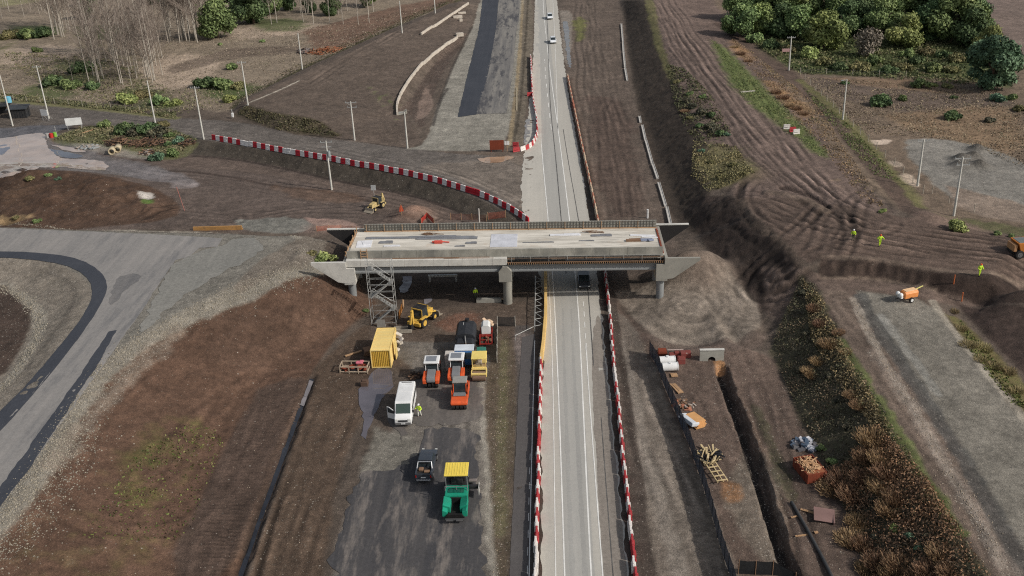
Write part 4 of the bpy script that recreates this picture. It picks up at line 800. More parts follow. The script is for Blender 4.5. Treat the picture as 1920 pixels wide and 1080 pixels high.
# ------------------------------------------------------------------ overpass under construction
BR = thing('bridge', 'unfinished concrete road bridge of two spans crossing the highway', 'bridge', (-6.45, 129.1, 0), 0, tilt=(0, .0133))
m, nt, b = newmat('deck_concrete'); k = NT(nt); v = k.coord((.10, .8, 1)); v2 = k.coord()
c = k.mix(k.ramp(k.noise(v, 1.1, 6, .7), .36, .62), c4(L(216, 210, 198)), c4(L(178, 172, 160)))
c = k.mix(k.ramp(k.noise(v, 2.3, 5, .7), .56, .68, 0, .8), c, c4(L(134, 130, 122)))
c = k.mix(k.ramp(k.noise(v2, .5, 5, .7), .55, .7, 0, .6), c, c4(L(186, 170, 152)))
k.l(c, b.inputs['Base Color']); b.inputs['Roughness'].default_value = .85; DECKM = m
mb().box((0, 6.05, 7.18), (44.8, 9.9, .54)).build('deck', DECKM, BR)
m, nt, b = newmat('stained_barrier'); k = NT(nt); v = k.coord((.5, 1, .25)); v2 = k.coord()
c = k.mix(k.ramp(k.noise(v, 1.2, 6, .7), .35, .7), c4(L(160, 157, 147)), c4(L(120, 118, 110))); c = k.mix(k.ramp(k.noise(v2, .35, 4), .5, .7, 0, .7), c, c4(L(104, 104, 100)))
k.l(c, b.inputs['Base Color']); b.inputs['Roughness'].default_value = .9; BARM = m
q = mb()
for i in range(18):
    a = -22.2 + i * 2.46; q.prism([(.76, 7.5), (1.24, 7.5), (1.12, 7.85), (1.06, 8.7), (.82, 8.7)], a + .012, a + 2.45)
q.build('barrier', BARM, BR)
# far barrier still showing its shutters: panel, ribs, rails
q = mb(); q.box((.45, 11.17, 8.02), (43.6, .22, 1.14)); q.build('barrier', CONC, BR)
q = mb()
for i in range(96): q.box((-21.2 + i * .452, 11.03, 8.06), (.10, .05, 1.08))
for z in (7.62, 8.08, 8.5): q.box((.45, 10.99, z), (43.4, .035, .05))
q.build('shutter_ribs', mat('shutter_steel', L(92, 92, 88), .7, dirt=.5, dirtcol=L(120, 88, 66)), BR)
q = mb(); q.box((.45, 10.93, 7.51), (43.6, .12, .12)); q.build('kerb_plank', WOOD, BR)
mb().box((0, 11.75, 7.3), (44.6, .92, .56)).build('sidewalk', CONC, BR)
# near sidewalk: cast on the left span, open formwork on the right span
q = mb()
for i in range(11): q.box((-22.3 + 1.02 + i * 2.06, .37, 7.12), (2.04, .74, .98), bev=.02)
q.build('sidewalk', CONCL, BR)
q = mb(); q.box((-10.6, .62, 7.64), (17, .12, .05)); q.box((-12.4, .45, 7.64), (12, .1, .05)); q.box((-5, .3, 7.63), (7, .12, .03)); q.build('plank', WOODD, BR)
q = mb(); q.box((11.3, .42, 6.72), (22.0, .64, .12)); q.build('formwork_floor', mat('shuttering_dark', L(48, 46, 46), .9, dirt=.4, dirtcol=L(84, 62, 48)), BR)
q = mb(); q.box((11.3, .09, 6.98), (22.0, .05, .1)); q.box((11.3, .62, 7.32), (21.8, .05, .12)); q.build('edge_board', WOODD, BR)
q = mb()
for i in range(74): q.box((.55 + i * .294, .02 + .02 * (i % 3), 6.84), (.11, .42 + .06 * (i % 2), .14))
q.build('formwork_joists', mat('joist_timber', L(140, 110, 78), .85, dirt=.6), BR)
q = mb(); q.box((11.3, .70, 7.62), (21.6, .06, .05)); [q.box((1 + i * 2.6, .5, 7.3), (.06, .06, .9)) for i in range(9)]; q.build('guard_rail', STEEL, BR)
q = mb(); q.box((13, .5, 7.05), (9, .3, .2), rot=(.3, 0, .01)); q.box((4, .58, 7.2), (5, .2, .25), rot=(.2, .02, 0)); q.build('tarpaulin', mat('black_tarp', L(44, 46, 48), .8, dirt=.3), BR)
# beams with bottom flange
for y in (.45, 3.2, 6.05, 8.9, 11.7):
    for a, e in ((-21.2, -.05), (.05, 21.6)):
        mb().prism([(y - .16, 5.5), (y + .5, 5.5), (y + .5, 5.72), (y + .28, 5.9), (y + .28, 6.3), (y + .5, 6.42), (y + .5, 6.56), (y - .16, 6.56), (y - .16, 6.42), (y - .02, 6.3), (y - .02, 5.9), (y - .16, 5.72)], a, e).build('beam', CONCD, BR)
# pier: house-ended cap on three columns
mb().prism([(-.7, 5.46), (-.45, 5.46), (.95, 5.46), (.95, 4.15), (-.85, 4.15), (-.85, 5.46), (-.8, 5.46)][2:6], -.35, 12.5, 'y', bev=.04).build('pier_cap', CONC, BR)
mb().prism([(-.85, 5.44), (.95, 5.44), (.95, 5.75), (.4, 6.45), (-.3, 6.45), (-.85, 5.75)], -.35, .26, 'y').build('pier_cap_end', CONC, BR)
for y in (1.5, 6.1, 10.7): mb().cyl((.25, y, -1), (.25, y, 4.16), .64, n=24).build('column', CONC, BR)
mb().box((-2.5, 1.9, .25), (3.6, .5, .6)).build('foundation', CONC, BR)
BITU = mat('bitumen_coat', L(44, 42, 42), .8, dirt=.3, dirtcol=L(62, 58, 55))
for sgn in (-1, 1):
    xo = 21.2 * sgn
    q = mb(); q.box((sgn * 21.95, 6.05, 5.0), (1.6, 12.5, 2.1), bev=.04); q.build('abutment_cap', CONCL if sgn < 0 else CONC, BR)
    q = mb(); q.box((sgn * 22.55, 6.05, 6.75), (.4, 11.3, 1.3)); q.build('back_wall', CONC, BR)
    for y in (.9, 6.05, 11.2): mb().cyl((sgn * 21.9, y, -1), (sgn * 21.9, y, 3.96), .55, n=20).build('column', CONCD, BR)
    for y0, y1 in ((-.22, .2), (11.95, 12.35)):
        X = lambda a: sgn * a
        dk = y0 > 5
        mb().prism([(X(21.15), 6.5), (X(22.3), 6.5), (X(22.32), 7.45), (X(27.2), 7.42), (X(27.2), 7.1), (X(23.6), 4.4), (X(21.15), 3.95)], y0, y1, 'y').build('wing_wall', BITU if dk else (CONCL if sgn < 0 else CONC), BR)
        if dk: mb().box((X(24.7), (y0 + y1) / 2, 7.49), (5.0, .5, .12)).build('coping', CONCL, BR)
# timber and reinforcement at the two deck ends
q = mb()
for y in (1.4, 3.2, 5.2, 7.4, 9.2, 10.6): q.box((-22.45, y, 7.9), (.12, .12, 1.1), rot=(.1, 0, 0))
q.box((-22.42, 4, 8.1), (.08, 6.5, .14)); q.box((-22.5, 8, 7.6), (.08, 5, .2)); q.build('end_formwork', WOOD, BR)
q = mb(); q.box((-20.2, .66, 8.1), (.1, .1, 1.9)); q.box((-19.3, .66, 8.1), (.1, .1, 1.9)); [q.box((-19.75, .64, 7.5 + i * .42), (.9, .06, .1)) for i in range(4)]; q.build('timber_frame', WOOD, BR)
q = mb(); [q.box((22.3, 1.5 + i * .6, 7.75), (.03, .03, .5)) for i in range(16)]; q.box((22.2, 6, 7.5), (.25, 9, .1)); q.build('starter_bars', RUST, BR)
q = mb(); [q.box((-21 + i * 2.7, 10.85, 8.0), (.07, .07, 1.3)) for i in range(16)]; q.build('prop_posts', WOOD, BR)
# things left on the deck (each lies loose)
def deck_z(x): return 7.453 - (x + 6.45) * .0133
def on_deck(name, label, cat, px, py, q, m, group=None, rz=0):
    z = 7.46
    for _ in range(3): p = P(px, py, z); z = deck_z(p[0])
    o = q.build(name, m); o.location = (p[0], p[1], z + .004); o.rotation_euler = (0, .0133, rz); return tag(o, label, cat, group)
SHEETW = mat('white_sheet', L(222, 222, 224), .6, dirt=.3, dirtcol=L(170, 170, 172))
on_deck('plastic_sheet', 'white plastic sheet flat on the left end of the bridge deck', 'sheet', 683, 458, mb().box((0, 0, .03), (2.2, 2.6, .05), rot=(0, 0, .05)).box((.3, .4, .06), (1.2, 1.6, .05), rot=(0, .03, .3)), SHEETW)
on_deck('plastic_sheet', 'large pale sheet spread across the middle of the bridge deck', 'sheet', 945, 451, mb().box((0, 0, .02), (3.9, 4.8, .035)).box((.2, 1.4, .045), (3.4, 1.6, .03), rot=(0, 0, .02)), mat('pale_sheet', L(200, 201, 206), .6, dirt=.5, dirtcol=L(168, 168, 174)))
on_deck('plastic_sheet', 'long white sheet lying at the right end of the bridge deck', 'sheet', 1205, 442, mb().box((0, 0, .05), (3.6, .55, .08), rot=(0, 0, -.1)).box((1, -.7, .05), (2.4, .35, .06), rot=(0, 0, -.15)), SHEETW)
on_deck('timber_stack', 'stack of dark boards beside the white sheet on the right deck end', 'timber stack', 1188, 452, mb().box((0, 0, .12), (2.2, .5, .24)).box((.3, .5, .08), (1.8, .4, .14), rot=(0, 0, .06)), WOODD)
on_deck('tarpaulin', 'blue grey crumpled tarpaulin beside the boards on the deck', 'tarpaulin', 1212, 451, mb().box((0, 0, .12), (1.8, .7, .22), rot=(0, .04, .1), bev=.08).box((.6, -.2, .18), (.9, .5, .22), rot=(0, .1, .5), bev=.08), mat('blue_grey_tarp', L(128, 136, 156), .7, dirt=.3))
on_deck('red_tool', 'red vibrating tool with grey hose lying on the bridge deck', 'tool', 822, 456, mb().box((0, 0, .2), (1.2, .5, .38), bev=.06).cyl((.5, 0, .25), (1.6, .1, .1), .09).cyl((-.5, 0, .2), (-.9, .05, .2), .14), mat('red_tool_paint', L(206, 84, 70), .5, dirt=.3))
for px, py, ln, w, lab in [(775, 446, 14, .7, 'long grey board strip left of the middle of the deck'), (838, 447, 9, .8, 'dark grey formwork sheet on the deck behind the red tool'), (724, 455, 2.0, .7, 'short grey panel near the left end of the deck'), (884, 456, 1.6, .5, 'small grey panel right of the red tool'), (863, 462, 1.4, .25, 'thin dark board near the deck barrier'), (1100, 452, 2.2, .14, 'thin dark plank on the right half of the deck'), (1010, 455, 4.5, .12, 'thin long plank lying right of the pale sheet'), (1060, 441, 4.5, .6, 'white board strip along the far side of the deck'), (1128, 442, 3, .6, 'grey board strip at the far side of the right deck half'), (735, 462, 2.4, .4, 'white board near the left barrier of the deck')]:
    q = mb(); q.box((0, 0, .06), (ln, w, .1)); q.box((ln * .2, w * .4, .09), (ln * .5, w * .6, .1), rot=(0, 0, .02))
    on_deck('board', lab, 'board', px, py, q, SHEETW if 'white' in lab else mat('grey_board', L(128, 130, 134), .8, dirt=.5))
for px, py, lab in [(980, 432, 'brown'), (810, 440, 'brown heap of offcuts by the far barrier, left span'), (1112, 436, 'brown heap of offcuts by the far barrier, right span'), (1170, 438, 'b')]:
    if len(lab) < 8: continue
    q = mb(); [q.box((random.uniform(-1.2, 1.2), random.uniform(-.2, .2), .06 + .03 * i), (random.uniform(.6, 1.5), .12, .06), rot=(0, random.uniform(-.05, .05), random.uniform(-.4, .4))) for i in range(9)]
    on_deck('offcut_heap', lab, 'timber heap', px, py, q, WOODD)

# ------------------------------------------------------------------ stair tower against the bridge
ST = thing('stair_tower', 'galvanised scaffold stair tower in front of the left bridge end', 'scaffold', (-25.0, 124.4, float(HT(-23.5, 125.5))))
W_, D_, H_ = 3.4, 1.8, 9.2
q = mb()
for x in (0, W_):
    for y in (0, D_): q.cyl((x, y, -.3), (x, y, H_), .042, n=8)
q.build('standard', STEEL, ST)
q = mb()
for z in (.3, 2.2, 4.2, 5.2, 6.2, 7.2, 8.2, 9.3):
    for y in (0, D_): q.cyl((0, y, z), (W_, y, z), .027, n=6)
    for x in (0, W_): q.cyl((x, 0, z), (x, D_, z), .027, n=6)
q.build('ledger', STEEL, ST)
q = mb()
for i, z in enumerate((.2, 2.2, 4.2, 6.2)):
    a, e = ((.4, W_ - .5) if i % 2 == 0 else (W_ - .4, .5)); y0 = .1 + .8 * (i % 2 == 1)
    for yy in (y0, y0 + .62):
        q.box(((a + e) / 2, yy, z + 1.0), (3.2, .05, .16), rot=(0, -math.atan2(2.0, e - a) if e > a else math.atan2(2.0, a - e), 0))
    for s_ in range(8): q.box((a + (e - a) * (s_ + .5) / 8, y0 + .31, z + 2.0 * (s_ + .5) / 8), (.2, .6, .03))
    q.cyl((a, y0, z + 1.0), (e, y0, z + 3.0), .03, n=6)
q.build('stair_flight', STEEL, ST)
q = mb()
for i, z in enumerate((2.2, 4.2, 6.2, 8.2)): q.box((W_ - .25 if i % 2 == 0 else .25, D_ / 2, z), (.5, D_, .06))
q.build('landing', mat('grating', L(128, 128, 124), .6, metal=.3, dirt=.4), ST)
q = mb(); q.cyl((0, 0, 4.6), (W_, 0, 6.6), .025, n=6); q.cyl((W_, D_, 2.6), (0, D_, 4.6), .025, n=6); q.build('brace', STEEL, ST)
p = GP(715, 613); o = mb().box((0, 0, .55), (1.15, .08, 1.1)).box((0, .3, .05), (1.2, .7, .08)).build('signboard', mat('grey_panel', L(150, 146, 138), .7)); o.location = p; tag(o, 'grey panel standing at the foot of the stair tower', 'panel')
p = GP(748, 592); t = thing('leaning_shutter', 'orange timber formwork panel leaning by the stair tower foot', 'formwork panel', p, R(8), tilt=(0, R(22)))
q = mb(); [q.box((0, -.9 + i * .36, 1.0), (.1, .12, 2.0)) for i in range(6)]; q.build('stud', mat('orange_timber', L(206, 138, 72), .8, dirt=.5, dirtcol=L(140, 92, 54)), t)
q = mb(); [q.box((.07, 0, .2 + i * .8), (.06, 2.1, .14)) for i in range(3)]; q.box((.0, 0, 2.05), (.2, 2.2, .1)); q.build('waler', WOOD, t)
# ------------------------------------------------------------------ vehicles (local +Y is forward)
RIM = mat('wheel_rim', L(120, 120, 120), .5, metal=.4, dirt=.5)
def wheel(par, x, y, r, w, rimm=None, n=20):
    t = mb().cyl((x - w / 2 * .82, y, r), (x - w / 2, y, r), r * .94, r * .88, n).cyl((x - w / 2 * .82, y, r), (x + w / 2 * .82, y, r), r, n=n).cyl((x + w / 2 * .82, y, r), (x + w / 2, y, r), r * .94, r * .88, n).build('wheel', RUBBER, par)
    q = mb(); sg = 1 if x > 0 else -1
    q.cyl((x + sg * (w / 2 - .02), y, r), (x + sg * (w / 2 + .02), y, r), r * .58, n=14).cyl((x + sg * (w / 2), y, r), (x + sg * (w / 2 + .05), y, r), r * .2, n=8); q.build('rim', rimm or RIM, t)
def lamp(par, x, y, z, name, s=(.28, .06, .14), m=None):
    mb().box((x, y, z), s, bev=.02).build(name, m or mat('lamp_white', L(220, 220, 214), .2, dirt=.1), par)
REDL = mat('lamp_red', L(150, 24, 22), .3, dirt=.2)
def car(name, label, cat, paint_, loc, rz, group=None, kind='suv', Lg=4.5):
    t = thing(name, label, cat, loc, rz, group); h = Lg / 2
    if kind == 'pickup':
        body = [(-2.6, .42), (-2.62, .95), (-.9, 1.0), (-.9, 1.06), (1.15, 1.1), (2.3, 1.0), (2.58, .78), (2.6, .42)]
        mb().prism(body, -.9, .9, 'x', bev=.06).build('body', paint_, t)
        q = mb(); q.prism([(-.95, 1.03), (-.8, 1.72), (.55, 1.76), (1.3, 1.08)], -.80, .80, 'x', bev=.05); q.build('cab', GLASS, t)
        mb().box((0, -.12, 1.76), (1.42, 1.5, .1), bev=.045).build('roof', paint_, t)
        q = mb()
        for x in (-.78, .78): q.cyl((x, -.92, 1.05), (x * .92, -.8, 1.74), .06); q.cyl((x, 1.28, 1.08), (x * .92, .55, 1.76), .045); q.cyl((x, .0, 1.08), (x * .92, -.05, 1.76), .05)
        q.build('pillar', paint_, t)
        mb().box((0, -1.78, 1.0), (1.48, 1.42, .03)).build('bed_floor', mat('bed_liner', L(34, 34, 34), .9, dirt=.5), t)
        q = mb(); [q.box((x, -1.75, 1.12), (.16, 1.72, .26), bev=.03) for x in (-.81, .81)]; q.box((0, -2.57, 1.1), (1.76, .12, .3), bev=.03); q.build('bed_side', paint_, t)
        q = mb(); q.tube([(-.82, -1.55, 1.2), (-.72, -1.05, 1.74), (.72, -1.05, 1.74), (.82, -1.55, 1.2)], .06, 8); q.build('roll_bar', mat('chrome_bar', L(190, 192, 194), .3, metal=.6), t)
        q = mb(); q.box((-.35, -1.6, 1.15), (.5, .5, .28), bev=.08); q.box((.3, -1.9, 1.1), (.6, .4, .16), bev=.05); q.build('bed_load', WOODD, t)
        mb().box((0, -2.72, .55), (1.5, .16, .14), bev=.03).build('rear_bumper', mat('chrome_bar', (0, 0, 0)), t)
        mb().box((0, 2.64, .58), (1.72, .16, .24), bev=.05).build('front_bumper', BLACK, t)
        mb().box((0, -2.64, .82), (.5, .03, .12)).build('number_plate', WHT, t)
        wl = [(-.82, 1.65), (.82, 1.65), (-.82, -1.55), (.82, -1.55)]; r = .39
        for x in (-.8, .8): lamp(t, x, -2.62, .95, 'tail_light', (.14, .06, .3), REDL); lamp(t, x * .9, 2.55, .86, 'headlight')
        for x in (-1.0, 1.0): mb().box((x, .98, 1.2), (.2, .12, .16), bev=.03).build('mirror', BLACK, t)
    else:
        body = [(-h, .35), (-h - .02, .92), (-h + .25, 1.0), (h * .42, 1.0), (h * .93, .84), (h, .62), (h, .35)]
        mb().prism(body, -.88, .88, 'x', bev=.08).build('body', paint_, t)
        mb().prism([(-h + .1, .98), (-h + .55, 1.5), (h * .08, 1.55), (h * .5, .98)], -.78, .78, 'x', bev=.07).build('window', GLASS, t)
        mb().box((0, -h * .36, 1.53), (1.36, h * .88, .08), bev=.035).build('roof', paint_, t)
        q = mb()
        for x in (-.76, .76):
            q.cyl((x, h * .48, .98), (x * .9, h * .06, 1.53), .04); q.cyl((x, -h + .12, .98), (x * .9, -h + .55, 1.5), .06); q.cyl((x, -.25, .98), (x * .9, -.3, 1.53), .045)
        q.build('pillar', paint_, t)
        wl = [(-.8, h * .6), (.8, h * .6), (-.8, -h * .6), (.8, -h * .6)]; r = .34
        for x in (-.66, .66): lamp(t, x, h - .03, .68, 'headlight'); lamp(t, x, -h, .8, 'tail_light', m=REDL)
        mb().box((0, h + .02, .42), (1.6, .1, .16), bev=.03).build('front_bumper', BLACK, t); mb().box((0, -h - .02, .45), (1.6, .1, .2), bev=.03).build('rear_bumper', BLACK, t)
        for x in (-.95, .95): mb().box((x, h * .36, 1.02), (.18, .12, .14), bev=.03).build('mirror', paint_, t)
    for x, y in wl: wheel(t, x, y, r, .24)
    return t
DGREY = mat('dark_grey_car_paint', L(66, 72, 80), .3, metal=.3, dirt=.3, spec=.5, coat=.4)
car('pickup_truck', 'dark grey pickup with chrome roll bar parked behind the green paver', 'pickup truck', DGREY, GP(801, 880, .02), R(-2), kind='pickup')
car('car', 'dark car with pale windscreen coming out from under the bridge', 'car', mat('dark_car_paint', L(58, 60, 64), .3, metal=.2, dirt=.3, coat=.4), GP(1095, 533, .05), R(180), kind='suv', Lg=4.6)
WCAR = mat('white_car_paint', L(228, 230, 232), .3, dirt=.1, coat=.4)
car('car', 'white car nearer to the bridge on the far highway', 'car', WCAR, GP(1037, 80, .05), R(181.5), 'white cars far up the highway')
car('car', 'white car farthest up the highway', 'car', WCAR, GP(1031, 35, .05), R(181.5), 'white cars far up the highway')
# ---- white van, front towards the viewer, driver door open
vp = GP(762, 774, .02); VAN = thing('van', 'white long high roof van with its front door swung open', 'van', vp, R(181))
mb().prism([(-3.1, .42), (-3.12, 2.3), (-3.0, 2.55), (1.55, 2.6), (1.8, 2.5), (2.45, 1.5), (3.05, 1.22), (3.2, .95), (3.2, .42)], -.98, .98, 'x', bev=.10).build('body', WHT, VAN)
mb().prism([(1.8, 2.40), (2.47, 1.47), (2.52, 1.50), (1.86, 2.44)], -.84, .84, 'x').build('windscreen', glass('tinted_glass', (.05, .075, .06)), VAN)
for sx in (-1, 1):
    q = mb(); [q.box((sx * .985, yy, 1.72), (.03, ll, .62), bev=.01) for yy, ll in ((-2.3, 1.0), (-1.1, 1.1), (.15, 1.1))]; q.build('side_window', GLASS, VAN)
mb().box((-.985, 1.32, 1.6), (.03, .9, .6), bev=.01).build('front_window', GLASS, VAN)
q = mb(); q.box((0, -2.7, 2.58), (1.2, .12, .04)); q.build('roof_vent', GREYP, VAN)
q = mb(); [q.box((0, y, 2.585), (1.6, .05, .02)) for y in (-2.2, -1.4, -.6, .2, 1.0)]; q.build('roof_rib', WHT, VAN)
mb().box((0, 3.2, .55), (1.8, .14, .3), bev=.05).build('front_bumper', GREYP, VAN); mb().box((0, 3.22, .92), (1.1, .06, .2), bev=.02).build('grille', BLACK, VAN)
for x in (-.75, .75): lamp(VAN, x, 3.14, 1.02, 'headlight', (.3, .12, .22))
mb().box((0, 3.29, .58), (.5, .02, .12)).build('number_plate', WHT, VAN)
for x, y in ((-.86, 2.1), (.86, 2.1), (-.86, -1.9), (.86, -1.9)): wheel(VAN, x, y, .36, .24)
for x in (-1.12, 1.12): mb().box((x, 2.15, 1.55), (.2, .14, .34), bev=.04).build('mirror', BLACK, VAN)
d = mb(); d.prism([(0, -.55), (0, .35), (.1, .62), (.78, .95), (1.1, .95), (1.1, -.55)], -.03, .03, 'y'); dr = d.build('door', WHT, VAN)
dr.location = (.99, 2.2, 1.05); dr.rotation_euler = (0, 0, R(-28)); dr['label'] = 'open front door'
mb().prism([(.16, .2), (.22, .56), (.8, .84), (1.02, .84), (1.02, .2)], -.04, .04, 'y').build('door_window', GLASS, dr)
# ---- pneumatic rollers
def roller(label, loc, rz, front=False, big=True):
    t = thing('pneumatic_roller', label, 'road roller', loc, rz, 'orange rubber tyred rollers')
    mb().box((0, -.2, .85), (1.7, 4.2, .5), bev=.08).build('frame', BLACK, t)
    if not front:
        mb().prism([(.5, 1.0), (.5, 1.85), (2.25, 1.62), (2.4, 1.3), (2.4, 1.0)], -.5, .5, 'x', bev=.06).build('hood', mat('hood_grey', L(122, 124, 126), .5, dirt=.3), t)
        for sx in (-1, 1): mb().prism([(.4, .75), (.4, 1.55), (1.9, 1.5), (2.35, 1.25), (2.35, .75)], sx * .78 - .24, sx * .78 + .24, 'x', bev=.08).build('side_panel', ORG, t)
    else:
        mb().prism([(.3, .8), (.3, 1.35), (2.1, 1.3), (2.3, 1.05), (2.3, .8)], -1.0, 1.0, 'x', bev=.1).build('hood', ORG, t)
        mb().box((0, .75, 1.42), (1.5, .8, .12), bev=.04).build('hood_cover', mat('hood_grey', (0, 0, 0)), t)
        for sx in (-1, 1): mb().box((sx * .96, -.6, 1.25), (.12, 2.6, .9), bev=.04).build('side_panel', ORG, t)
    mb().prism([(-1.15, 1.1), (-1.05, 2.55), (.3, 2.55), (.48, 1.1)], -.75, .75, 'x', bev=.05).build('cab', GLASS, t)
    q = mb()
    for x in (-.76, .76):
        for y0, y1 in ((-1.15, -1.05), (.46, .3)): q.cyl((x, y0, 1.1), (x, y1, 2.58), .05)
    q.build('cab_post', ORG if front else WHT, t)
    if front: mb().box((0, -.55, 2.66), (1.75, 1.5, .16), bev=.06).build('roof', mat('roof_grey', L(150, 148, 142), .6, dirt=.35), t)
    else:
        rf = mb().box((0, -.4, 2.66), (1.95, 1.95, .2), bev=.09).build('roof', WHT, t)
        mb().box((.05, -.45, 2.775), (1.3, 1.25, .05), bev=.02).build('roof_panel', mat('roof_panel_grey', L(128, 132, 138), .5, dirt=.3), rf)
    q = mb(); q.box((0, -2.0, 1.2), (1.6, .9, .5), bev=.08); q.build('rear_tank', ORG, t)
    for i in range(4): wheel(t, -.69 + i * .46, 1.75, .5, .34)
    for i in range(4): wheel(t, -.69 + i * .46, -1.75, .5, .34)
    for x in (-.9, .9): mb().box((x, .25, 2.0), (.1, .1, .28), bev=.02).build('mirror', BLACK, t)
    return t
roller('orange roller with white roof, leftmost of the row next to the container', GP(812, 712, .02), R(180))
roller('orange roller with white roof, partly hidden behind the grey roofed roller', GP(858, 706, .02), R(180))
roller('orange roller with grey roof, foremost of the machine group', GP(864, 752, .02), R(180), front=True)
# ---- yellow tandem roller with steel drum
t = thing('tandem_roller', 'yellow steel drum roller with cream roof right of the orange rollers', 'road roller', GP(900, 702, .02), R(180))
CRO = mat('cream_roof', L(236, 210, 120), .5, dirt=.2)
q = mb(); q.cyl((-.8, 1.45, .62), (.8, 1.45, .62), .62, n=28); q.build('drum', mat('drum_steel', L(140, 116, 100), .45, metal=.3, dirt=.6, dirtcol=L(120, 90, 74)), t)
mb().cyl((-.8, -1.55, .62), (.8, -1.55, .62), .62, n=28).build('drum', mat('drum_steel', (0, 0, 0)), t)
q = mb(); [q.box((sx * .92, 1.3, .95), (.12, 1.3, .5), bev=.04) for sx in (-1, 1)]; q.box((0, .8, 1.28), (1.9, .3, .28), bev=.05); q.box((0, 2.0, 1.2), (1.9, .14, .3), bev=.04); q.build('front_yoke', CREAM, t)
mb().box((0, -.1, .95), (1.5, 1.6, .4), bev=.06).build('frame', BLACK, t)
mb().box((0, -1.5, 1.4), (1.7, 1.5, .55), bev=.1).build('hood', CREAM, t)
q = mb(); q.box((0, .1, 1.22), (1.7, 1.2, .08)); q.build('platform', mat('drab_platform', L(150, 120, 92), .8), t)
q = mb(); q.box((0, -.5, 1.5), (.6, .5, .4), bev=.08); q.box((0, -.75, 1.85), (.6, .12, .5), bev=.05); q.build('seat', mat('seat_grey', L(170, 160, 146), .8), t)
q = mb(); q.box((.0, .35, 1.55), (.8, .2, .5), bev=.05); q.cyl((.3, .2, 1.6), (.3, .0, 1.95), .2, n=10); q.build('console', mat('console_grey', L(150, 136, 118), .7), t)
[mb().cyl((x, y, 1.2), (x, y, 2.6), .045).build('roof_post', CREAM, t) for x in (-.84, .84) for y in (.72, -.95)]
mb().box((0, -.2, 2.66), (1.9, 2.0, .14), bev=.05).build('roof', CRO, t)
q = mb(); q.box((0, .74, 1.75), (1.6, .03, .05)); q.box((0, .74, 1.4), (1.7, .04, .3)); q.build('front_guard', CREAM, t)
# ---- green paver
t = thing('asphalt_paver', 'green asphalt paver with yellow canopy and open black hopper', 'paver', GP(857, 948, .02), R(180))
CAN = mat('canopy_yellow', L(240, 212, 92), .5, dirt=.15, scale=1)
for sx in (-1, 1): mb().prism([(-2.6, .1), (-2.4, .75), (1.2, .75), (1.4, .1)], sx * .95 - .2, sx * .95 + .2, 'x', bev=.1).build('track', RUBBER, t)
mb().box((0, -.9, 1.15), (2.3, 2.6, .9), bev=.08).build('engine_body', GREEN, t)
q = mb(); q.box((0, -.35, 1.66), (1.6, .7, .06)); [q.box((-.55 + .36 * i, -.3, 1.7), (.22, .5, .03)) for i in range(4)]; q.build('grille', mat('grille_dark_green', L(16, 90, 76), .6), t)
for sx in (-1, 1):
    mb().prism([(sx * .48, 1.25), (sx * 1.2, 1.55), (sx * 1.26, 1.5), (sx * 1.26, .8), (sx * .48, .55)], .4, 1.9, 'y', bev=.04).build('hopper_wing', GREEN, t)
    mb().prism([(sx * .75, 1.15), (sx * 1.2, 1.35), (sx * 1.26, 1.3), (sx * 1.26, .6), (sx * .75, .5)], 1.9, 2.55, 'y', bev=.04).build('hopper_wing', GREEN, t)
q = mb(); q.box((0, 1.5, .52), (1.9, 2.4, .1)); q.box((0, .42, .95), (1.1, .1, .8)); q.prism([(-1.0, .55), (1.0, .55), (.72, .95), (-.72, .95)], 2.5, 2.72, 'y'); q.build('hopper_floor', mat('bitumen_black', L(22, 21, 21), .8, dirt=.15), t)
q = mb(); q.box((0, 2.9, .5), (1.9, .22, .2), bev=.04); [q.cyl((x - .35, 3.05, .5), (x + .35, 3.05, .5), .11, n=12) for x in (-.5, .5)]; q.build('push_roller', mat('push_steel', L(90, 90, 90), .5, metal=.4), t)
mb().box((0, -2.0, 1.62), (2.4, 1.5, .08)).build('platform', BLACK, t)
for sx in (-1, 1): mb().box((sx * .6, -2.1, 1.95), (.5, .5, .55), bev=.08).build('seat', BLACK, t)
mb().box((0, -1.5, 1.95), (1.2, .3, .5), bev=.05).build('console', BLACK, t)
q = mb(); [q.cyl((x, y, 1.5), (x, y, 3.1), .05) for x in (-1.1, 1.1) for y in (-.9, -2.6)]; [q.cyl((x, -.4, 1.5), (x, -.4, 2.1), .04) for x in (-1.15, 0, 1.15)]; q.cyl((-1.15, -.4, 2.1), (1.15, -.4, 2.1), .035); q.build('canopy_post', mat('post_grey', L(120, 124, 124), .5), t)
q = mb(); q.box((0, -1.85, 3.18), (2.45, 2.3, .16), bev=.07); [q.box((-.95 + i * .27, -1.85, 3.265), (.05, 2.1, .03)) for i in range(8)]; q.build('canopy', CAN, t)
q = mb(); q.box((0, -3.25, .45), (3.0, .9, .5), bev=.06); q.build('screed', BLACK, t)
q = mb(); q.box((-1.75, -1.6, 1.15), (1.1, .35, .35), bev=.04); q.cyl((-1.2, -1.6, 1.2), (-2.3, -1.6, 1.3), .06); q.build('screed_arm', BLACK, t)
q = mb(); q.box((-2.25, -1.45, 1.0), (.06, 1.1, .9)); q.build('end_plate', mat('plate_pale', L(190, 188, 182), .5), t)
q = mb(); q.box((-1.5, -2.6, 1.2), (.9, .4, .2), bev=.03); q.build('side_step', mat('step_grey', L(120, 112, 108), .7), t)
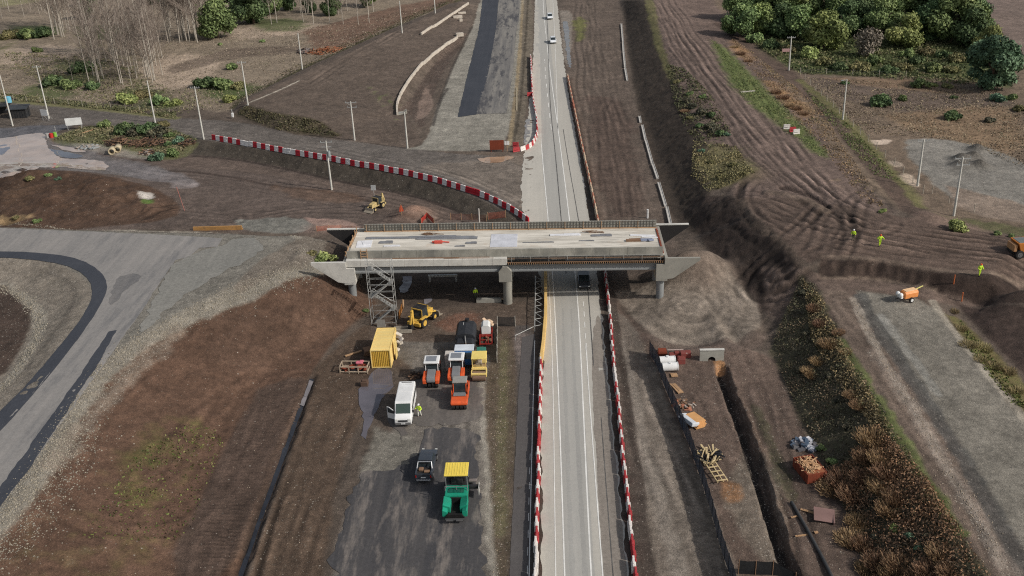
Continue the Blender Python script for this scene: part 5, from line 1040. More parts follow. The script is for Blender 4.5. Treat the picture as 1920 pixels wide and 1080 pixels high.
# ---- container
t = thing('shipping_container', 'yellow shipping container standing between the skip and the rollers', 'container', GP(722, 668, .02), R(180))
CONT = mat('container_lit_yellow', L(236, 208, 134), .6, dirt=.4, scale=1., dirtcol=L(176, 132, 76))  # paler yellow with the light from above painted in
hx, hy, hz = 1.22, 3.03, 2.59
def corr(n, a, b, d):                    # corrugation profile along a..b
    out = []; s_ = (b - a) / n
    for i in range(n):
        x = a + i * s_; out += [(x, 0), (x + s_ * .35, 0), (x + s_ * .5, d), (x + s_ * .85, d)]
    return out + [(b, 0)]
for sx in (-1, 1):
    q = mb(); pf = corr(20, -hy + .08, hy - .08, -.05)
    for (y0, d0), (y1, d1) in zip(pf[:-1], pf[1:]): q.quad((sx * (hx + d0), y0, .15), (sx * (hx + d1), y1, .15), (sx * (hx + d1), y1, hz - .1), (sx * (hx + d0), y0, hz - .1))
    q.build('side_wall', CONT, t)
for sy in (-1, 1):
    q = mb(); pf = corr(10, -hx + .08, hx - .08, -.07)
    for (x0, d0), (x1, d1) in zip(pf[:-1], pf[1:]): q.quad((x0, sy * (hy + d0), .15), (x1, sy * (hy + d1), .15), (x1, sy * (hy + d1), hz - .1), (x0, sy * (hy + d0), hz - .1))
    q.build('end_wall', mat('container_dim_yellow', L(206, 168, 72), .6, dirt=.45, dirtcol=L(150, 110, 54)), t)  # same yellow painted deeper for the less lit ends
q = mb(); q.box((0, 0, hz - .06), (2 * hx - .1, 2 * hy - .1, .06)); [q.box((0, -2.6 + i * .87, hz - .02), (2.2, .4, .03)) for i in range(7)]; q.build('roof', CONT, t)
q = mb()
for x in (-hx, hx):
    for z in (.08, hz - .05): q.box((x, 0, z), (.1, 2 * hy, .12))
    for y in (-hy, hy): q.box((x, y, hz / 2), (.12, .12, hz))
for y in (-hy, hy):
    for z in (.08, hz - .05): q.box((0, y, z), (2 * hx, .1, .12))
q.build('frame', CONT, t)
q = mb(); q.box((-hx - .42, .55, 1.3), (.1, 1.15, 2.4), rot=(0, 0, R(0))); q.build('door', CONT, t)
q = mb().box((0, 0, .12), (2.4, 1.1, .1)).box((0, -.5, .35), (2.4, .06, .5)).box((0, .5, .35), (2.4, .06, .5)).box((-1.2, 0, .35), (.06, 1.0, .5)).box((1.2, 0, .35), (.06, 1.0, .5))
o = q.build('skip', mat('pale_bin', L(168, 160, 146), .8, dirt=.5), None); o.location = GP(756, 622); tag(o, 'open grey metal tray on the ground behind the container', 'tray')
t = thing('tarpaulin_bundle', 'white and grey sheeting bundle leaning on the right container wall', 'tarpaulin', GP(749, 655)); r_ = random.Random(4)
q = mb(); [q.box((r_.uniform(-.3, .3), r_.uniform(-.8, 1.2), .3 + .28 * i), (r_.uniform(.4, .8), r_.uniform(.4, 1.0), .3), rot=(r_.uniform(-.5, .5), r_.uniform(-.5, .5), r_.uniform(0, 3)), bev=.1) for i in range(6)]; q.build('sheet', mat('dirty_white_sheet', L(206, 198, 186), .8, dirt=.5), t)
q = mb(); [q.box((r_.uniform(-.3, .3), r_.uniform(-.3, 1.4), 1.3 + .1 * i), (.5, .6, .2), rot=(r_.uniform(-.6, .6), r_.uniform(-.6, .6), 1), bev=.07) for i in range(3)]; q.build('grey_sheet', mat('grey_sheet', L(132, 126, 122), .8, dirt=.4), t)
# ---- timber cage with scrap left of the container
t = thing('scrap_cage', 'low pale framed cage of scrap at the left of the container', 'cage', GP(666, 695, .02), R(-3))
q = mb(); [q.box((0, y, z), (3.6, .09, .12)) for y in (-.75, .75) for z in (.25, .95)]; [q.box((x, y, .5), (.1, .1, 1.0)) for x in (-1.78, -.6, .6, 1.78) for y in (-.75, .75)]; [q.box((x, 0, z), (.09, 1.5, .12)) for x in (-1.78, 1.78) for z in (.25, .95)]; q.build('frame', mat('pale_frame', L(186, 168, 146), .8, dirt=.5), t)
mb().box((0, 0, .12), (3.5, 1.4, .08)).build('floor', BLACK, t)
q = mb(); [q.box((r_.uniform(-1.4, 1.4), r_.uniform(-.5, .5), .3 + .07 * (i % 4)), (r_.uniform(.4, 1.1), r_.uniform(.15, .4), .18), rot=(r_.uniform(-.3, .3), r_.uniform(-.3, .3), r_.uniform(0, 3)), bev=.03) for i in range(16)]; q.build('scrap', RUST, t)
o = mb().box((0, 0, .18), (.9, .55, .32), bev=.12).box((.3, .1, .3), (.5, .4, .2), bev=.08).build('bag', mat('pink_bag', L(214, 118, 132), .6), None); pc = GP(671, 690); o.location = (pc.x + .3, pc.y - .1, pc.z + .7); tag(o, 'pink bag lying on the scrap in the cage', 'bag')
o = mb().box((0, 0, .3), (.9, .9, .6), bev=.05).box((0, 0, .65), (.5, .5, .12)).build('crate', mat('brown_crate', L(92, 72, 60), .9), None); o.location = GP(684, 722); tag(o, 'small brown crate standing in the grey puddle', 'crate')
for x_, y_, sx_, lab in [(690, 664, 1.0, 'stacked pallets leaning at the left rear of the container')]:
    q = mb(); [q.box((0, 0, .1 + i * .16), (1.0, 1.3, .1), rot=(0, 0, .1 * i)) for i in range(5)]; o = q.build('pallet_stack', WOODD, None); o.location = GP(x_, y_); tag(o, lab, 'pallets')
q = mb(); q.box((0, 0, .12), (2.4, .3, .12), rot=(0, 0, .6)); o = q.build('timber_beam', WOOD, None); o.location = GP(663, 664); tag(o, 'loose pale beam on the ground left of the container', 'beam')
# ---- black covered tipper with blue cab
t = thing('tipper_truck', 'truck with black covered body and blue cab behind the rollers', 'truck', GP(874, 661, .02), R(180))
TARP = mat('black_cover', L(44, 46, 50), .6, dirt=.2, dirtcol=L(66, 66, 70))
mb().prism([(-1.25, 1.0), (-1.3, 2.3), (-1.0, 2.75), (0, 2.95), (1.0, 2.75), (1.3, 2.3), (1.25, 1.0)], -3.6, .2, 'y', bev=.05).build('covered_body', TARP, t)
mb().prism([(-1.2, .95), (-1.26, 2.0), (-.95, 2.3), (.95, 2.3), (1.26, 2.0), (1.2, .95)], .2, 1.6, 'y', bev=.06).build('front_hood', TARP, t)
mb().box((0, -.6, .75), (1.0, 7.4, .3)).build('chassis', BLACK, t)
mb().box((-.1, 1.95, 1.75), (2.1, .7, .7), bev=.06).build('tool_box', mat('tan_box', L(186, 132, 80), .7, dirt=.4), t)
BLUE = mat('blue_cab_paint', L(52, 104, 158), .45, dirt=.25)
mb().prism([(2.45, .6), (2.45, 2.3), (4.0, 2.3), (4.4, 1.5), (4.4, .6)], -1.2, 1.2, 'x', bev=.08).build('cab', BLUE, t)
mb().box((-.1, 3.1, 2.42), (2.5, 1.5, .2), bev=.06).build('cab_roof', mat('pale_cab_roof', L(206, 212, 218), .5, dirt=.25), t)
mb().prism([(3.98, 2.2), (4.36, 1.5), (4.42, 1.5), (4.04, 2.24)], -1.05, 1.05, 'x').build('windscreen', GLASS, t)
for y in (3.4, -.9, -2.2):
    for x in (-1.05, 1.05): wheel(t, x, y, .5, .3)
q = mb(); q.cyl((.4, -2.9, 2.9), (-.2, 1.7, 2.4), .06); q.cyl((-.2, 1.7, 1.0), (-.2, 1.7, 2.4), .05); q.build('spray_bar', STEEL, t)
mb().cyl((-.1, -3.3, 2.6), (-.1, -3.3, 3.3), .32, .28, 14).build('filler_cap', BLACK, t)
o = mb().box((0, 0, 1.2), (1.2, 1.1, 2.3), bev=.08).box((0, 0, 2.38), (1.1, 1.0, .1), bev=.04).build('cabinet', mat('pale_cabinet', L(208, 200, 190), .6, dirt=.3), None); o.location = GP(845, 692); tag(o, 'pale box cabin squeezed between the two white roofed rollers and the truck', 'cabin')
# ---- red trailer with white tank
t = thing('trailer', 'red frame trailer carrying a white tank beside the wire fence', 'trailer', GP(912, 640, .02), R(2))
q = mb(); [q.box((x, 0, .8), (.14, 4.6, .2)) for x in (-.8, 0, .8)]; [q.box((0, y, .8), (1.7, .12, .16)) for y in (-2.2, -1.1, 0, 1.1, 2.2)]; q.build('frame', REDP, t)
q = mb(); [q.cyl((x, -2.2, .8), (x, -1.8, 2.0), .05) for x in (-.8, .3, .8)]; q.cyl((-.8, -1.8, 2.0), (.8, -1.8, 2.0), .05); q.build('rack', REDP, t)
mb().prism([(-.6, .95), (-.62, 2.0), (-.35, 2.3), (.35, 2.3), (.62, 2.0), (.6, .95)], .2, 1.7, 'y', bev=.08).build('tank', WHT, t)
for y in (-.5, .5):
    for x in (-.95, .95): wheel(t, x, y, .42, .28)
q = mb(); [q.box((r_.uniform(-.6, .6), r_.uniform(-1.6, -.4), 1.0), (.5, .3, .2), rot=(0, 0, r_.uniform(0, 3)), bev=.04) for i in range(5)]; q.build('load', WOODD, t)
q = mb(); [q.box((r_.uniform(-.7, .8), 2.0 + r_.uniform(0, .8), 1.3 + .12 * i), (.8, .5, .3), rot=(r_.uniform(-.5, .5), r_.uniform(-.5, .5), r_.uniform(0, 3)), bev=.08) for i in range(6)]; q.build('sheeting', mat('tan_sheeting', L(206, 178, 150), .8, dirt=.4), t)
o = mb().prism([(-.5, 0), (-.5, .7), (0, 1.1), (.5, .7), (.5, 0)], -.6, .6, 'x', bev=.06).build('tarpaulin', mat('green_tarp', L(52, 118, 104), .8, dirt=.3), None); o.location = GP(903, 664); tag(o, 'green tarpaulin hump behind the cream roof of the drum roller', 'tarpaulin')
# ---- fences by the machines
def post_fence(name, label, cat, pts, h, m, pm, dz=0, step=2.2, mesh_=True, group=None):
    w = [np.array(G(*p)[:2]) if len(p) == 2 else np.array(p[1:3]) for p in pts]; c = w[0]; t = thing(name, label, cat, (c[0], c[1], float(HT(c[0], c[1]))), 0, group); z0 = float(HT(c[0], c[1]))
    q = mb(); ps = []
    for a, b in zip(w[:-1], w[1:]):
        n = max(1, int(round(np.linalg.norm(b - a) / step)))
        for i in range(n):
            s_, e_ = a + (b - a) * i / n, a + (b - a) * (i + 1) / n; zs, ze = float(HT(*s_)) - z0, float(HT(*e_)) - z0
            A = (s_[0] - c[0], s_[1] - c[1]); B = (e_[0] - c[0], e_[1] - c[1]); sg = .06 * math.sin(i * 2.1)
            q.quad((A[0], A[1], zs + .02), (B[0], B[1], ze + .02), (B[0], B[1], ze + h - sg), ((A[0] + B[0]) / 2, (A[1] + B[1]) / 2, (zs + ze) / 2 + h - .08), (A[0], A[1], zs + h))
            ps.append((A[0], A[1], zs))
    ps.append((w[-1][0] - c[0], w[-1][1] - c[1], float(HT(*w[-1])) - z0))
    q.build('mesh_panel', m, t)
    pp = mb().cyl((0, 0, -.2), (0, 0, h + .1), .045, n=6).build('post', pm, t)
    for i, p_ in enumerate(ps):
        o = pp if i == 0 else pp.copy()
        if i: COL.objects.link(o); o.parent = t
        o.location = p_
    return t
def netmat(name, col, alpha=.8):
    m, nt, b = newmat(name); k = NT(nt); v = k.coord(); k.l(k.mix(k.ramp(k.noise(v, 1.3, 5, .7), .35, .7), c4(col), c4(np.array(col) * .6)), b.inputs['Base Color']); b.inputs['Roughness'].default_value = .8
    b.inputs['Alpha'].default_value = alpha; return m
post_fence('mesh_fence', 'black mesh panel fence right of the red trailer', 'fence', [(932, 680), (933, 612), (966, 612)], 1.5, netmat('black_net', L(44, 46, 48), .75), mat('pale_post', L(176, 172, 162), .6), step=2)
SHN = netmat('shade_net', L(62, 72, 84), .93)
post_fence('shade_fence', 'long dark shade net fence running beside the gravel verge', 'fence', [(1218, 664), (1241, 712), (1267, 775), (1293, 838), (1317, 908), (1335, 968), (1351, 1028), (1373, 1093), (1394, 1155)], 2.0, SHN, mat('dark_post', L(50, 52, 54), .7), step=1.8)
post_fence('shade_fence', 'short dark net screen at the lower edge of the photo', 'fence', [(1384, 1076), (1448, 1078), (1490, 1100)], 1.6, netmat('dark_screen', L(40, 42, 44), .97), WOODD, step=1.5)
ORN = netmat('orange_net', L(186, 104, 78), .42)
post_fence('safety_net', 'orange safety net left of the bridge deck end', 'safety net', [(594, 434), (640, 432), (682, 436)], 1.0, ORN, WOOD)
post_fence('safety_net', 'orange safety net behind the far barrier right of the soil cone', 'safety net', [(845, 412), (885, 413), (912, 415)], 1.2, netmat('orange_net2', L(140, 84, 66), .35), WOOD)
post_fence('safety_net', 'orange safety net below the end of the red and white barrier', 'safety net', [(915, 412), (948, 408)], 1.3, netmat('orange_net3', L(166, 88, 68), .42), WOOD)
post_fence('safety_net', 'red safety net tent at the foot of the soil cone', 'safety net', [(790, 420), (801, 408), (814, 420)], 1.0, netmat('red_net', L(176, 58, 48), .9), WOOD)
# ---- backhoe loaders
def backhoe(label, loc, rz, ym, arm=True):
    t = thing('backhoe_loader', label, 'backhoe loader', loc, rz, 'yellow backhoe loaders')
    mb().box((0, 0, .95), (1.1, 3.6, .45), bev=.06).build('chassis', ym, t)
    mb().prism([(.55, 1.1), (.55, 1.85), (2.1, 1.62), (2.2, 1.1)], -.5, .5, 'x', bev=.06).build('hood', ym, t)
    mb().prism([(-1.05, 1.15), (-1.0, 2.6), (.3, 2.6), (.5, 1.15)], -.78, .78, 'x', bev=.05).build('cab', GLASS, t)
    q = mb(); [q.cyl((x, y, 1.15), (x, y2, 2.62), .055) for x in (-.78, .78) for y, y2 in ((-1.05, -1.0), (.48, .3))]; q.build('cab_post', ym, t)
    rf = mb().box((0, -.35, 2.68), (1.7, 1.6, .12), bev=.04).build('roof', BLACK, t)
    q = mb(); q.box((0, .45, 2.7), (1.74, .1, .14)); q.box((0, -1.15, 2.7), (1.74, .1, .14)); q.build('roof_edge', ym, rf)
    for x in (-.95, .95): wheel(t, x, -.95, .72, .42, ym); wheel(t, x * .92, 1.75, .48, .32, ym)
    for x in (-.95, .95): mb().box((x, -.95, 1.5), (.46, 1.4, .1), bev=.03).build('fender', ym, t)
    q = mb()
    for x in (-.62, .62): q.cyl((x, .7, 1.5), (x, 2.5, .9), .1, n=8); q.cyl((x, 1.2, 1.1), (x, 2.4, 1.1), .06, n=8)
    q.build('loader_arm', ym, t)
    mb().prism([(2.6, .15), (2.5, .95), (2.65, 1.0), (2.8, .45), (3.45, .18), (3.45, .1)], -1.15, 1.15, 'x').build('bucket', mat('bucket_steel', L(158, 148, 132), .55, metal=.2, dirt=.5), t)
    mb().box((0, -1.95, .8), (2.1, .3, .5), bev=.05).build('stabiliser', ym, t)
    mb().prism([(-2.0, .9), (-2.0, 1.25), (-2.05, 3.0), (-2.4, 2.95), (-2.35, .9)], -.16, .16, 'x', bev=.04).build('boom', ym, t)
    mb().prism([(-2.1, 3.1), (-2.4, 2.8), (-2.95, 1.1), (-2.7, 1.05)], -.12, .12, 'x', bev=.03).build('dipper', ym, t)
    mb().prism([(-2.95, 1.15), (-2.6, 1.1), (-2.35, .5), (-2.7, .3), (-3.05, .6)], -.3, .3, 'x', bev=.03).build('digging_bucket', BLACK, t)
    return t
backhoe('yellow backhoe loader working by the stair tower', GP(792, 606), R(-28), YEL)
backhoe('cream backhoe loader with raised arm on the brown yard behind the bridge', GP(707, 391), R(150), mat('pale_yellow_paint', L(200, 178, 124), .6, dirt=.6)).scale = (.8, .8, .8)
# ---- right edge dumper
t = thing('dump_truck', 'orange brown site dumper cut by the right photo edge', 'dumper', GP(1922, 478), R(96))
q = mb(); q.prism([(-1.2, 1.0), (-1.6, 2.3), (1.9, 2.3), (1.4, 1.0)], -1.15, 1.15, 'x', bev=.05); q.build('skip_body', mat('dumper_orange', L(190, 116, 48), .6, dirt=.5, dirtcol=L(110, 78, 52)), t)
mb().box((0, -.3, .9), (1.2, 5.2, .4)).build('chassis', BLACK, t); mb().prism([(-3.2, .9), (-3.2, 2.2), (-1.9, 2.2), (-1.7, .9)], -1.0, 1.0, 'x', bev=.06).build('engine_cover', mat('dumper_orange', (0, 0, 0)), t)
mb().box((0, .2, 2.25), (1.9, 3.0, .2), bev=.05).build('load', mat('grey_load', L(110, 116, 116), .9), t)
q = mb(); q.box((0, 2.1, 1.5), (1.9, .5, 1.0), bev=.1); q.build('nose', mat('nose_tan', L(176, 132, 92), .6, dirt=.5), t)
for y in (1.5, -2.4):
    for x in (-1.05, 1.05): wheel(t, x, y, .62, .42)
# ---- orange trailer with white head on the gravel road
t = thing('lighting_trailer', 'orange towed machine with white lamps on the grey gravel road', 'trailer', GP(1703, 563, .02), R(-70))
mb().prism([(-.55, .55), (-.6, 1.25), (-.35, 1.5), (.35, 1.5), (.6, 1.25), (.55, .55)], -1.0, 1.0, 'y', bev=.08).build('housing', mat('trailer_orange', L(232, 150, 86), .5, dirt=.3), t)
mb().box((0, 0, 1.52), (.8, 1.7, .08), bev=.03).build('lid', mat('pale_orange_lid', L(240, 198, 152), .5, dirt=.3), t)
for x in (-.72, .72): wheel(t, x, -.1, .36, .22, WHT)
q = mb(); q.cyl((0, -1.0, .7), (0, -2.1, .55), .06); q.build('drawbar', BLACK, t)
q = mb(); q.cyl((0, .9, 1.4), (0, 2.0, 1.7), .07); q.build('mast', mat('mast_yellow', L(228, 220, 130), .5), t)
for x in (-.3, .3): mb().ball((x, -1.55, 1.15), .3, 12, 8).build('lamp', WHT, t)
mb().box((0, -1.4, .8), (.9, .3, .3), bev=.05).build('lamp_bracket', WHT, t)
# ------------------------------------------------------------------ red and white water barriers, each block a thing
BRED = mat('barrier_red', L(176, 58, 62), .6, dirt=.6, scale=1.5, dirtcol=L(140, 84, 80)); BWHT = mat('barrier_white', L(222, 216, 210), .55, dirt=.4, scale=1.5, dirtcol=L(176, 160, 148))
def barrier_mesh(ln, name='water_barrier', hgt=.95):
    q = mb(); h = ln / 2 - .015
    q.prism([(-.21, 0), (-.21, .12), (-.16, .22), (-.1, hgt * .72), (-.1, hgt), (.1, hgt), (.1, hgt * .72), (.16, .22), (.21, .12), (.21, 0)], -h, h, 'x', bev=.02)
    q.cyl((-h * .5, 0, hgt - .01), (-h * .5, 0, hgt + .05), .06, n=8).cyl((h * .5, 0, hgt - .01), (h * .5, 0, hgt + .05), .06, n=8); q.box((0, .2, .45), (ln * .5, .06, .12)); q.box((0, -.2, .45), (ln * .5, .06, .12))
    return q
def barrier_run(pts, ln, label, group, cols=(BRED, BWHT), names=('red', 'white'), world=False, gap=0., hgt=.95, wob=.05, z=None, skip=None):
    w = smooth_line(np.array(pts, float) if world else WG(pts), 3); seg = np.linalg.norm(np.diff(w, axis=0), axis=1); s = np.concatenate([[0], np.cumsum(seg)]); n = int(s[-1] / (ln + gap)); proto = {}
    for i in range(n):
        t = (i + .5) * (ln + gap); x, y = np.interp(t, s, w[:, 0]), np.interp(t, s, w[:, 1]); x2, y2 = np.interp(t + .3, s, w[:, 0]), np.interp(t + .3, s, w[:, 1]); a = math.atan2(y2 - y, x2 - x)
        c = i % len(cols)
        if random.random() < .05: c = (c + 1) % len(cols)
        if c not in proto: o = proto[c] = barrier_mesh(ln, hgt=hgt).build('water_barrier', cols[c])
        else: o = proto[c].copy(); COL.objects.link(o)
        o.location = (x + random.uniform(-wob, wob), y + random.uniform(-wob, wob), float(HT(x, y)) + .02); o.rotation_euler = (0, 0, a + random.uniform(-.03, .03)); o.scale = (1, 1, random.uniform(.96, 1.04))
        tag(o, label % names[c], 'barrier', group)
    print(label, n)
barrier_run([(398, 262), (460, 273), (520, 284), (620, 302), (720, 320), (800, 337), (860, 355), (910, 372), (950, 392), (980, 410), (993, 423)], 1.22, '%s plastic barrier block in the long curved row above the brown yard', 'barrier blocks of the curved row', cols=(mat('barrier_bright_red', L(190, 40, 54), .5, dirt=.3, dirtcol=L(140, 60, 60)), mat('barrier_bright_white', L(232, 228, 224), .5, dirt=.3, dirtcol=L(190, 176, 166))), hgt=1.12)
barrier_run([('w', -2.1, 66), ('w', -2.05, 74), ('w', -1.8, 92), ('w', -1.55, 104), ('w', -1.45, 114.5)], 1.5, '%s plastic barrier block in the row left of the near highway', 'barrier blocks left of the near highway', wob=.08)
barrier_run([('w', 6.9, 66), ('w', 7.15, 74), ('w', 7.5, 95), ('w', 7.9, 118), ('w', 8.1, 127)], 1.5, '%s plastic barrier block in the row right of the near highway', 'barrier blocks right of the near highway', cols=(BRED, BWHT), wob=.08)
barrier_run([('w', 8.15, 127), ('w', 8.3, 140), ('w', 8.3, 143)], 1.8, '%s barrier block in the shade of the bridge right of the road', 'barrier blocks right of the road under the bridge', cols=(BWHT, BRED))
barrier_run([('w', 8.5, 151), ('w', 8.2, 165), ('w', 7.4, 195), ('w', 6.5, 228), ('w', 5.7, 262)], 1.8, '%s weathered barrier block in the row right of the highway beyond the bridge', 'weathered barrier blocks beyond the bridge', cols=(mat('barrier_cream', L(206, 186, 160), .6, dirt=.5, dirtcol=L(150, 104, 84)), mat('barrier_faded', L(186, 120, 96), .6, dirt=.5, dirtcol=L(110, 80, 70))), names=('cream', 'faded orange'))
barrier_run([(962, 286), (985, 283), (1000, 272), (1007, 255), (1007, 230), (1002, 205), (998, 180), (997, 160), (996, 130), (995, 108)], 1.5, '%s plastic barrier block in the row bending round the median end beyond the bridge', 'barrier blocks round the far median end')
for px, py, m_, lab in [(1475, 242, BWHT, 'white barrier block left of the red one on the green strip'), (1486, 247, BRED, 'red barrier block on the green strip of the right plateau'), (1493, 251, BWHT, 'white barrier block right of the red one on the green strip'), (967, 275, BRED, 'separate red barrier block behind the far median end'), (993, 180, BRED, 'red barrier block standing out left of the far barrier row')]:
    o = barrier_mesh(1.3).build('water_barrier', m_); o.location = GP(px, py); o.rotation_euler = (0, 0, random.uniform(-.4, .4)); tag(o, lab, 'barrier')
# timber hoarding and raking struts under the bridge
YW = mat('yellow_wall', L(222, 186, 118), .7, dirt=.5, scale=1.2, dirtcol=L(180, 136, 76))
t = thing('hoarding', 'yellow kerb wall between the median and the road under the bridge', 'hoarding', (-1.15, 113.0, 0), 0)
q = mb(); w = [(-.28, 0), (.02, 4.5), (.35, 12), (.4, 17), (.42, 30)]
for (x0, y0), (x1, y1) in zip(w[:-1], w[1:]):
    n = max(1, int((y1 - y0) / 2.4))
    for i in range(n):
        a = (x0 + (x1 - x0) * (i + .5) / n, y0 + (y1 - y0) * (i + .5) / n); q.box((a[0], a[1], .5), (.4, (y1 - y0) / n - .03, 1.0), rot=(0, 0, -math.atan2(x1 - x0, y1 - y0)), bev=.03)
q.build('wall', YW, t)
t = thing('bracing_frame', 'pale tubular bracing frame along the left side of the yellow kerb wall', 'bracing', (-2.3, 121.5, 0))
q = mb(); q.cyl((.0, 0, .9), (.1, 16, .9), .06, n=8)
for i in range(9): q.cyl((0, i * 2, 0), (0, i * 2, .95), .045, n=6)
q.build('rail', STEEL, t)
q = mb()
for i in range(8): q.cyl((0, i * 2, .9), (1.1, i * 2 + 1, .6), .04, n=6).cyl((1.1, i * 2 + 1, .6), (0, i * 2 + 2, .9), .04, n=6)
q.build('strut', STEEL, t)
q = mb(); q.cyl((0, .2, .8), (-2.6, -2.2, .7), .05, n=6); q.cyl((-2.6, -2.2, 0), (-2.6, -2.2, .8), .05, n=6); q.build('stay', STEEL, t)
# ------------------------------------------------------------------ utility poles
POLE = mat('pole_concrete', L(196, 194, 186), .8, dirt=.3, dirtcol=L(150, 146, 136))
def pole(bx, by, tx, ty, label, kind='T', cat='utility pole'):
    b = GP(bx, by); lo, hi = 2., 20.
    for _ in range(40):
        md = (lo + hi) / 2
        if Qy((b.x, b.y, b.z + md)) > ty: lo = md
        else: hi = md
    h = lo; t = thing('utility_pole', label, cat, b, 0, 'concrete utility poles')
    r0 = .2 if kind != 'thin' else .07
    mb().cyl((0, 0, -.4), (0, 0, h), r0, r0 * .6, 10).build('shaft', POLE, t)
    q = mb(); iq = mb()
    if kind == 'T':
        q.box((0, 0, h - .35), (2.0, .12, .12)); [iq.cyl((x, 0, h - .3), (x, 0, h - .05), .06, n=8) for x in (-.9, -.4, .4, .9)]
    elif kind == 'TT':
        q.box((0, 0, h - .3), (2.4, .12, .12)); q.box((.2, 0, h - 1.3), (2.0, .12, .12)); q.cyl((-.8, 0, h - .3), (0, 0, h - 1.0), .03); [iq.cyl((x, 0, h - .25), (x, 0, h), .06, n=8) for x in (-1.1, 0, 1.1)]; [iq.cyl((x, 0, h - 1.2), (x, 0, h - .95), .06, n=8) for x in (-.7, 1.1)]
    elif kind == 'arm': q.box((-.35, 0, h - .1), (1.0, .1, .1)); iq.box((-.9, 0, h - .15), (.5, .25, .14), bev=.04)
    elif kind == 'tr':
        q.box((0, 0, h - .3), (2.2, .12, .12)); q.box((0, 0, h - 1.2), (1.8, .12, .12)); [iq.cyl((x, 0, h - .25), (x, 0, h), .06, n=8) for x in (-1., 0, 1.)]; iq.cyl((.35, -.3, h - 2.9), (.35, -.3, h - 1.9), .32, n=14)
    if q.v:
        q.build('crossarm', STEEL, t); IM = mat('insulator_grey', L(150, 156, 156), .4)
        if kind in ('T', 'TT'):
            xs = [(x, h - .3) for x in (-.9, -.4, .4, .9)] if kind == 'T' else [(x, h - .25) for x in (-1.1, 0, 1.1)] + [(x, h - 1.2) for x in (-.7, 1.1)]
            for x, z in xs: mb().cyl((x, 0, z), (x, 0, z + .25), .06, n=8).build('insulator', IM, t)
        else: iq.build('fitting', IM, t)
    return t
for a in [(24, 236, 0, 140, 'tall bare pole at the far left edge before the dark shed', 'none'), (92, 222, 66, 123, 'pole with a side arm above the left white board', 'T'), (291, 230, 274, 151, 'pole rising out of the bushes on the island', 'none'), (382, 261, 366, 162, 'pole at the left end of the curved barrier row', 'T'), (465, 197, 456, 115, 'pole at the edge of the dry field behind the hill foot', 'T'), (567, 130, 558, 62, 'pole on the hill edge before the orange spoil', 'none'), (754, 62, 748, 2, 'pole on the hill edge left of the concrete drain', 'none'), (816, 25, 813, -40, 'pole at the top edge right of the hill', 'none'), (665, 263, 661, 190, 'pole with a cluster of fittings at the hill foot', 'TT'), (764, 278, 762, 210, 'thin lamp pole beside the new gravel road end', 'arm'), (622, 356, 612, 264, 'pole with double crossarm rising through the curved barrier row', 'tr'), (1479, 132, 1484, 68, 'pole in front of the right grove', 'T'), (1580, 224, 1587, 149, 'pole with short arm on the right field edge', 'arm'), (1720, 349, 1733, 261, 'pole at the left edge of the grey gravel field', 'T'), (1788, 405, 1806, 294, 'pole with double crossarm by the round bush at the ramp', 'TT'), (1363, 38, 1364, 10, 'short pole at the left end of the right grove', 'none')]:
    pole(*a)
def wire_fence(label, pts, step, h, group='wire field fences'):
    w = WG(pts); c = w[0]; z0 = float(HT(*c)); t = thing('wire_fence', label, 'fence', (c[0], c[1], z0), 0, group); q = mb(); pp = None; prev = None
    seg = np.linalg.norm(np.diff(w, axis=0), axis=1); s_ = np.concatenate([[0], np.cumsum(seg)])
    for d in np.arange(0, s_[-1], step):
        x, y = np.interp(d, s_, w[:, 0]), np.interp(d, s_, w[:, 1]); z = float(HT(x, y)) - z0
        if pp is None: pp = o = mb().cyl((0, 0, -.2), (0, 0, h), .07, .06, 6).build('post', mat('fence_post', L(168, 160, 146), .9, dirt=.4), t)
        else: o = pp.copy(); COL.objects.link(o); o.parent = t
        o.location = (x - c[0], y - c[1], z); o.rotation_euler = (random.uniform(-.06, .06), random.uniform(-.06, .06), 0)
        if prev:
            for hh in (.4, .75, 1.1): q.cyl((prev[0], prev[1], prev[2] + hh), (x - c[0], y - c[1], z + hh), .008, n=3)
        prev = (x - c[0], y - c[1], z)
    q.build('wire', STEEL, t)
wire_fence('wire fence along the far side of the left road', [(0, 186), (120, 196), (240, 206), (330, 214)], 4.5, 1.5)
wire_fence('wire fence along the left edge of the right field', [(1500, 140), (1585, 225), (1680, 315), (1740, 372)], 5, 1.5)
wire_fence('wire fence across the right field before the scrub strip', [(1500, 138), (1570, 140), (1650, 143), (1740, 146)], 6, 1.5)
wire_fence('wire fence past the pole at the grey gravel field', [(1722, 345), (1760, 372), (1800, 392), (1880, 410)], 5, 1.4)
# thin posts
def post(name, label, cat, bx, by, h, m, r=.06, tilt=None, top=None):
    t = thing(name, label, cat, GP(bx, by), 0, tilt=tilt); mb().cyl((0, 0, -.2), (0, 0, h), r, n=8).build('shaft', m, t)
    if top: q = mb(); top(q, h); q.build('panel', top.m, t)
    return t
def bd(w, h, m):
    f = lambda q, z: q.box((0, 0, z - h / 2), (w, .06, h), bev=.01); f.m = m; return f
post('marker_pole', 'leaning red and white striped survey pole on the brown yard', 'marker pole', 346, 395, 4.6, mat('pole_red_white', L(170, 110, 100), .7, dirt=.5), .06, tilt=(0, R(-8)))
post('road_sign', 'small grey square sign on a post behind the cream backhoe', 'sign', 702, 372, 2.6, STEEL, .05, top=bd(.9, 1.0, mat('sign_grey', L(186, 188, 188), .5)))
post('road_sign', 'white square sign at the tip of the far median', 'sign', 951, 284, 2.2, WOOD, .05, top=bd(.95, .8, WHT))
post('pipe_post', 'white post rising behind the far bridge barrier', 'post', 899, 420, 2.8, mat('post_white', L(206, 200, 192), .7), .12)
post('marker_pole', 'white capped post beside the ditch before the far bridge corner', 'post', 1214, 409, 1.6, WHT, .16)
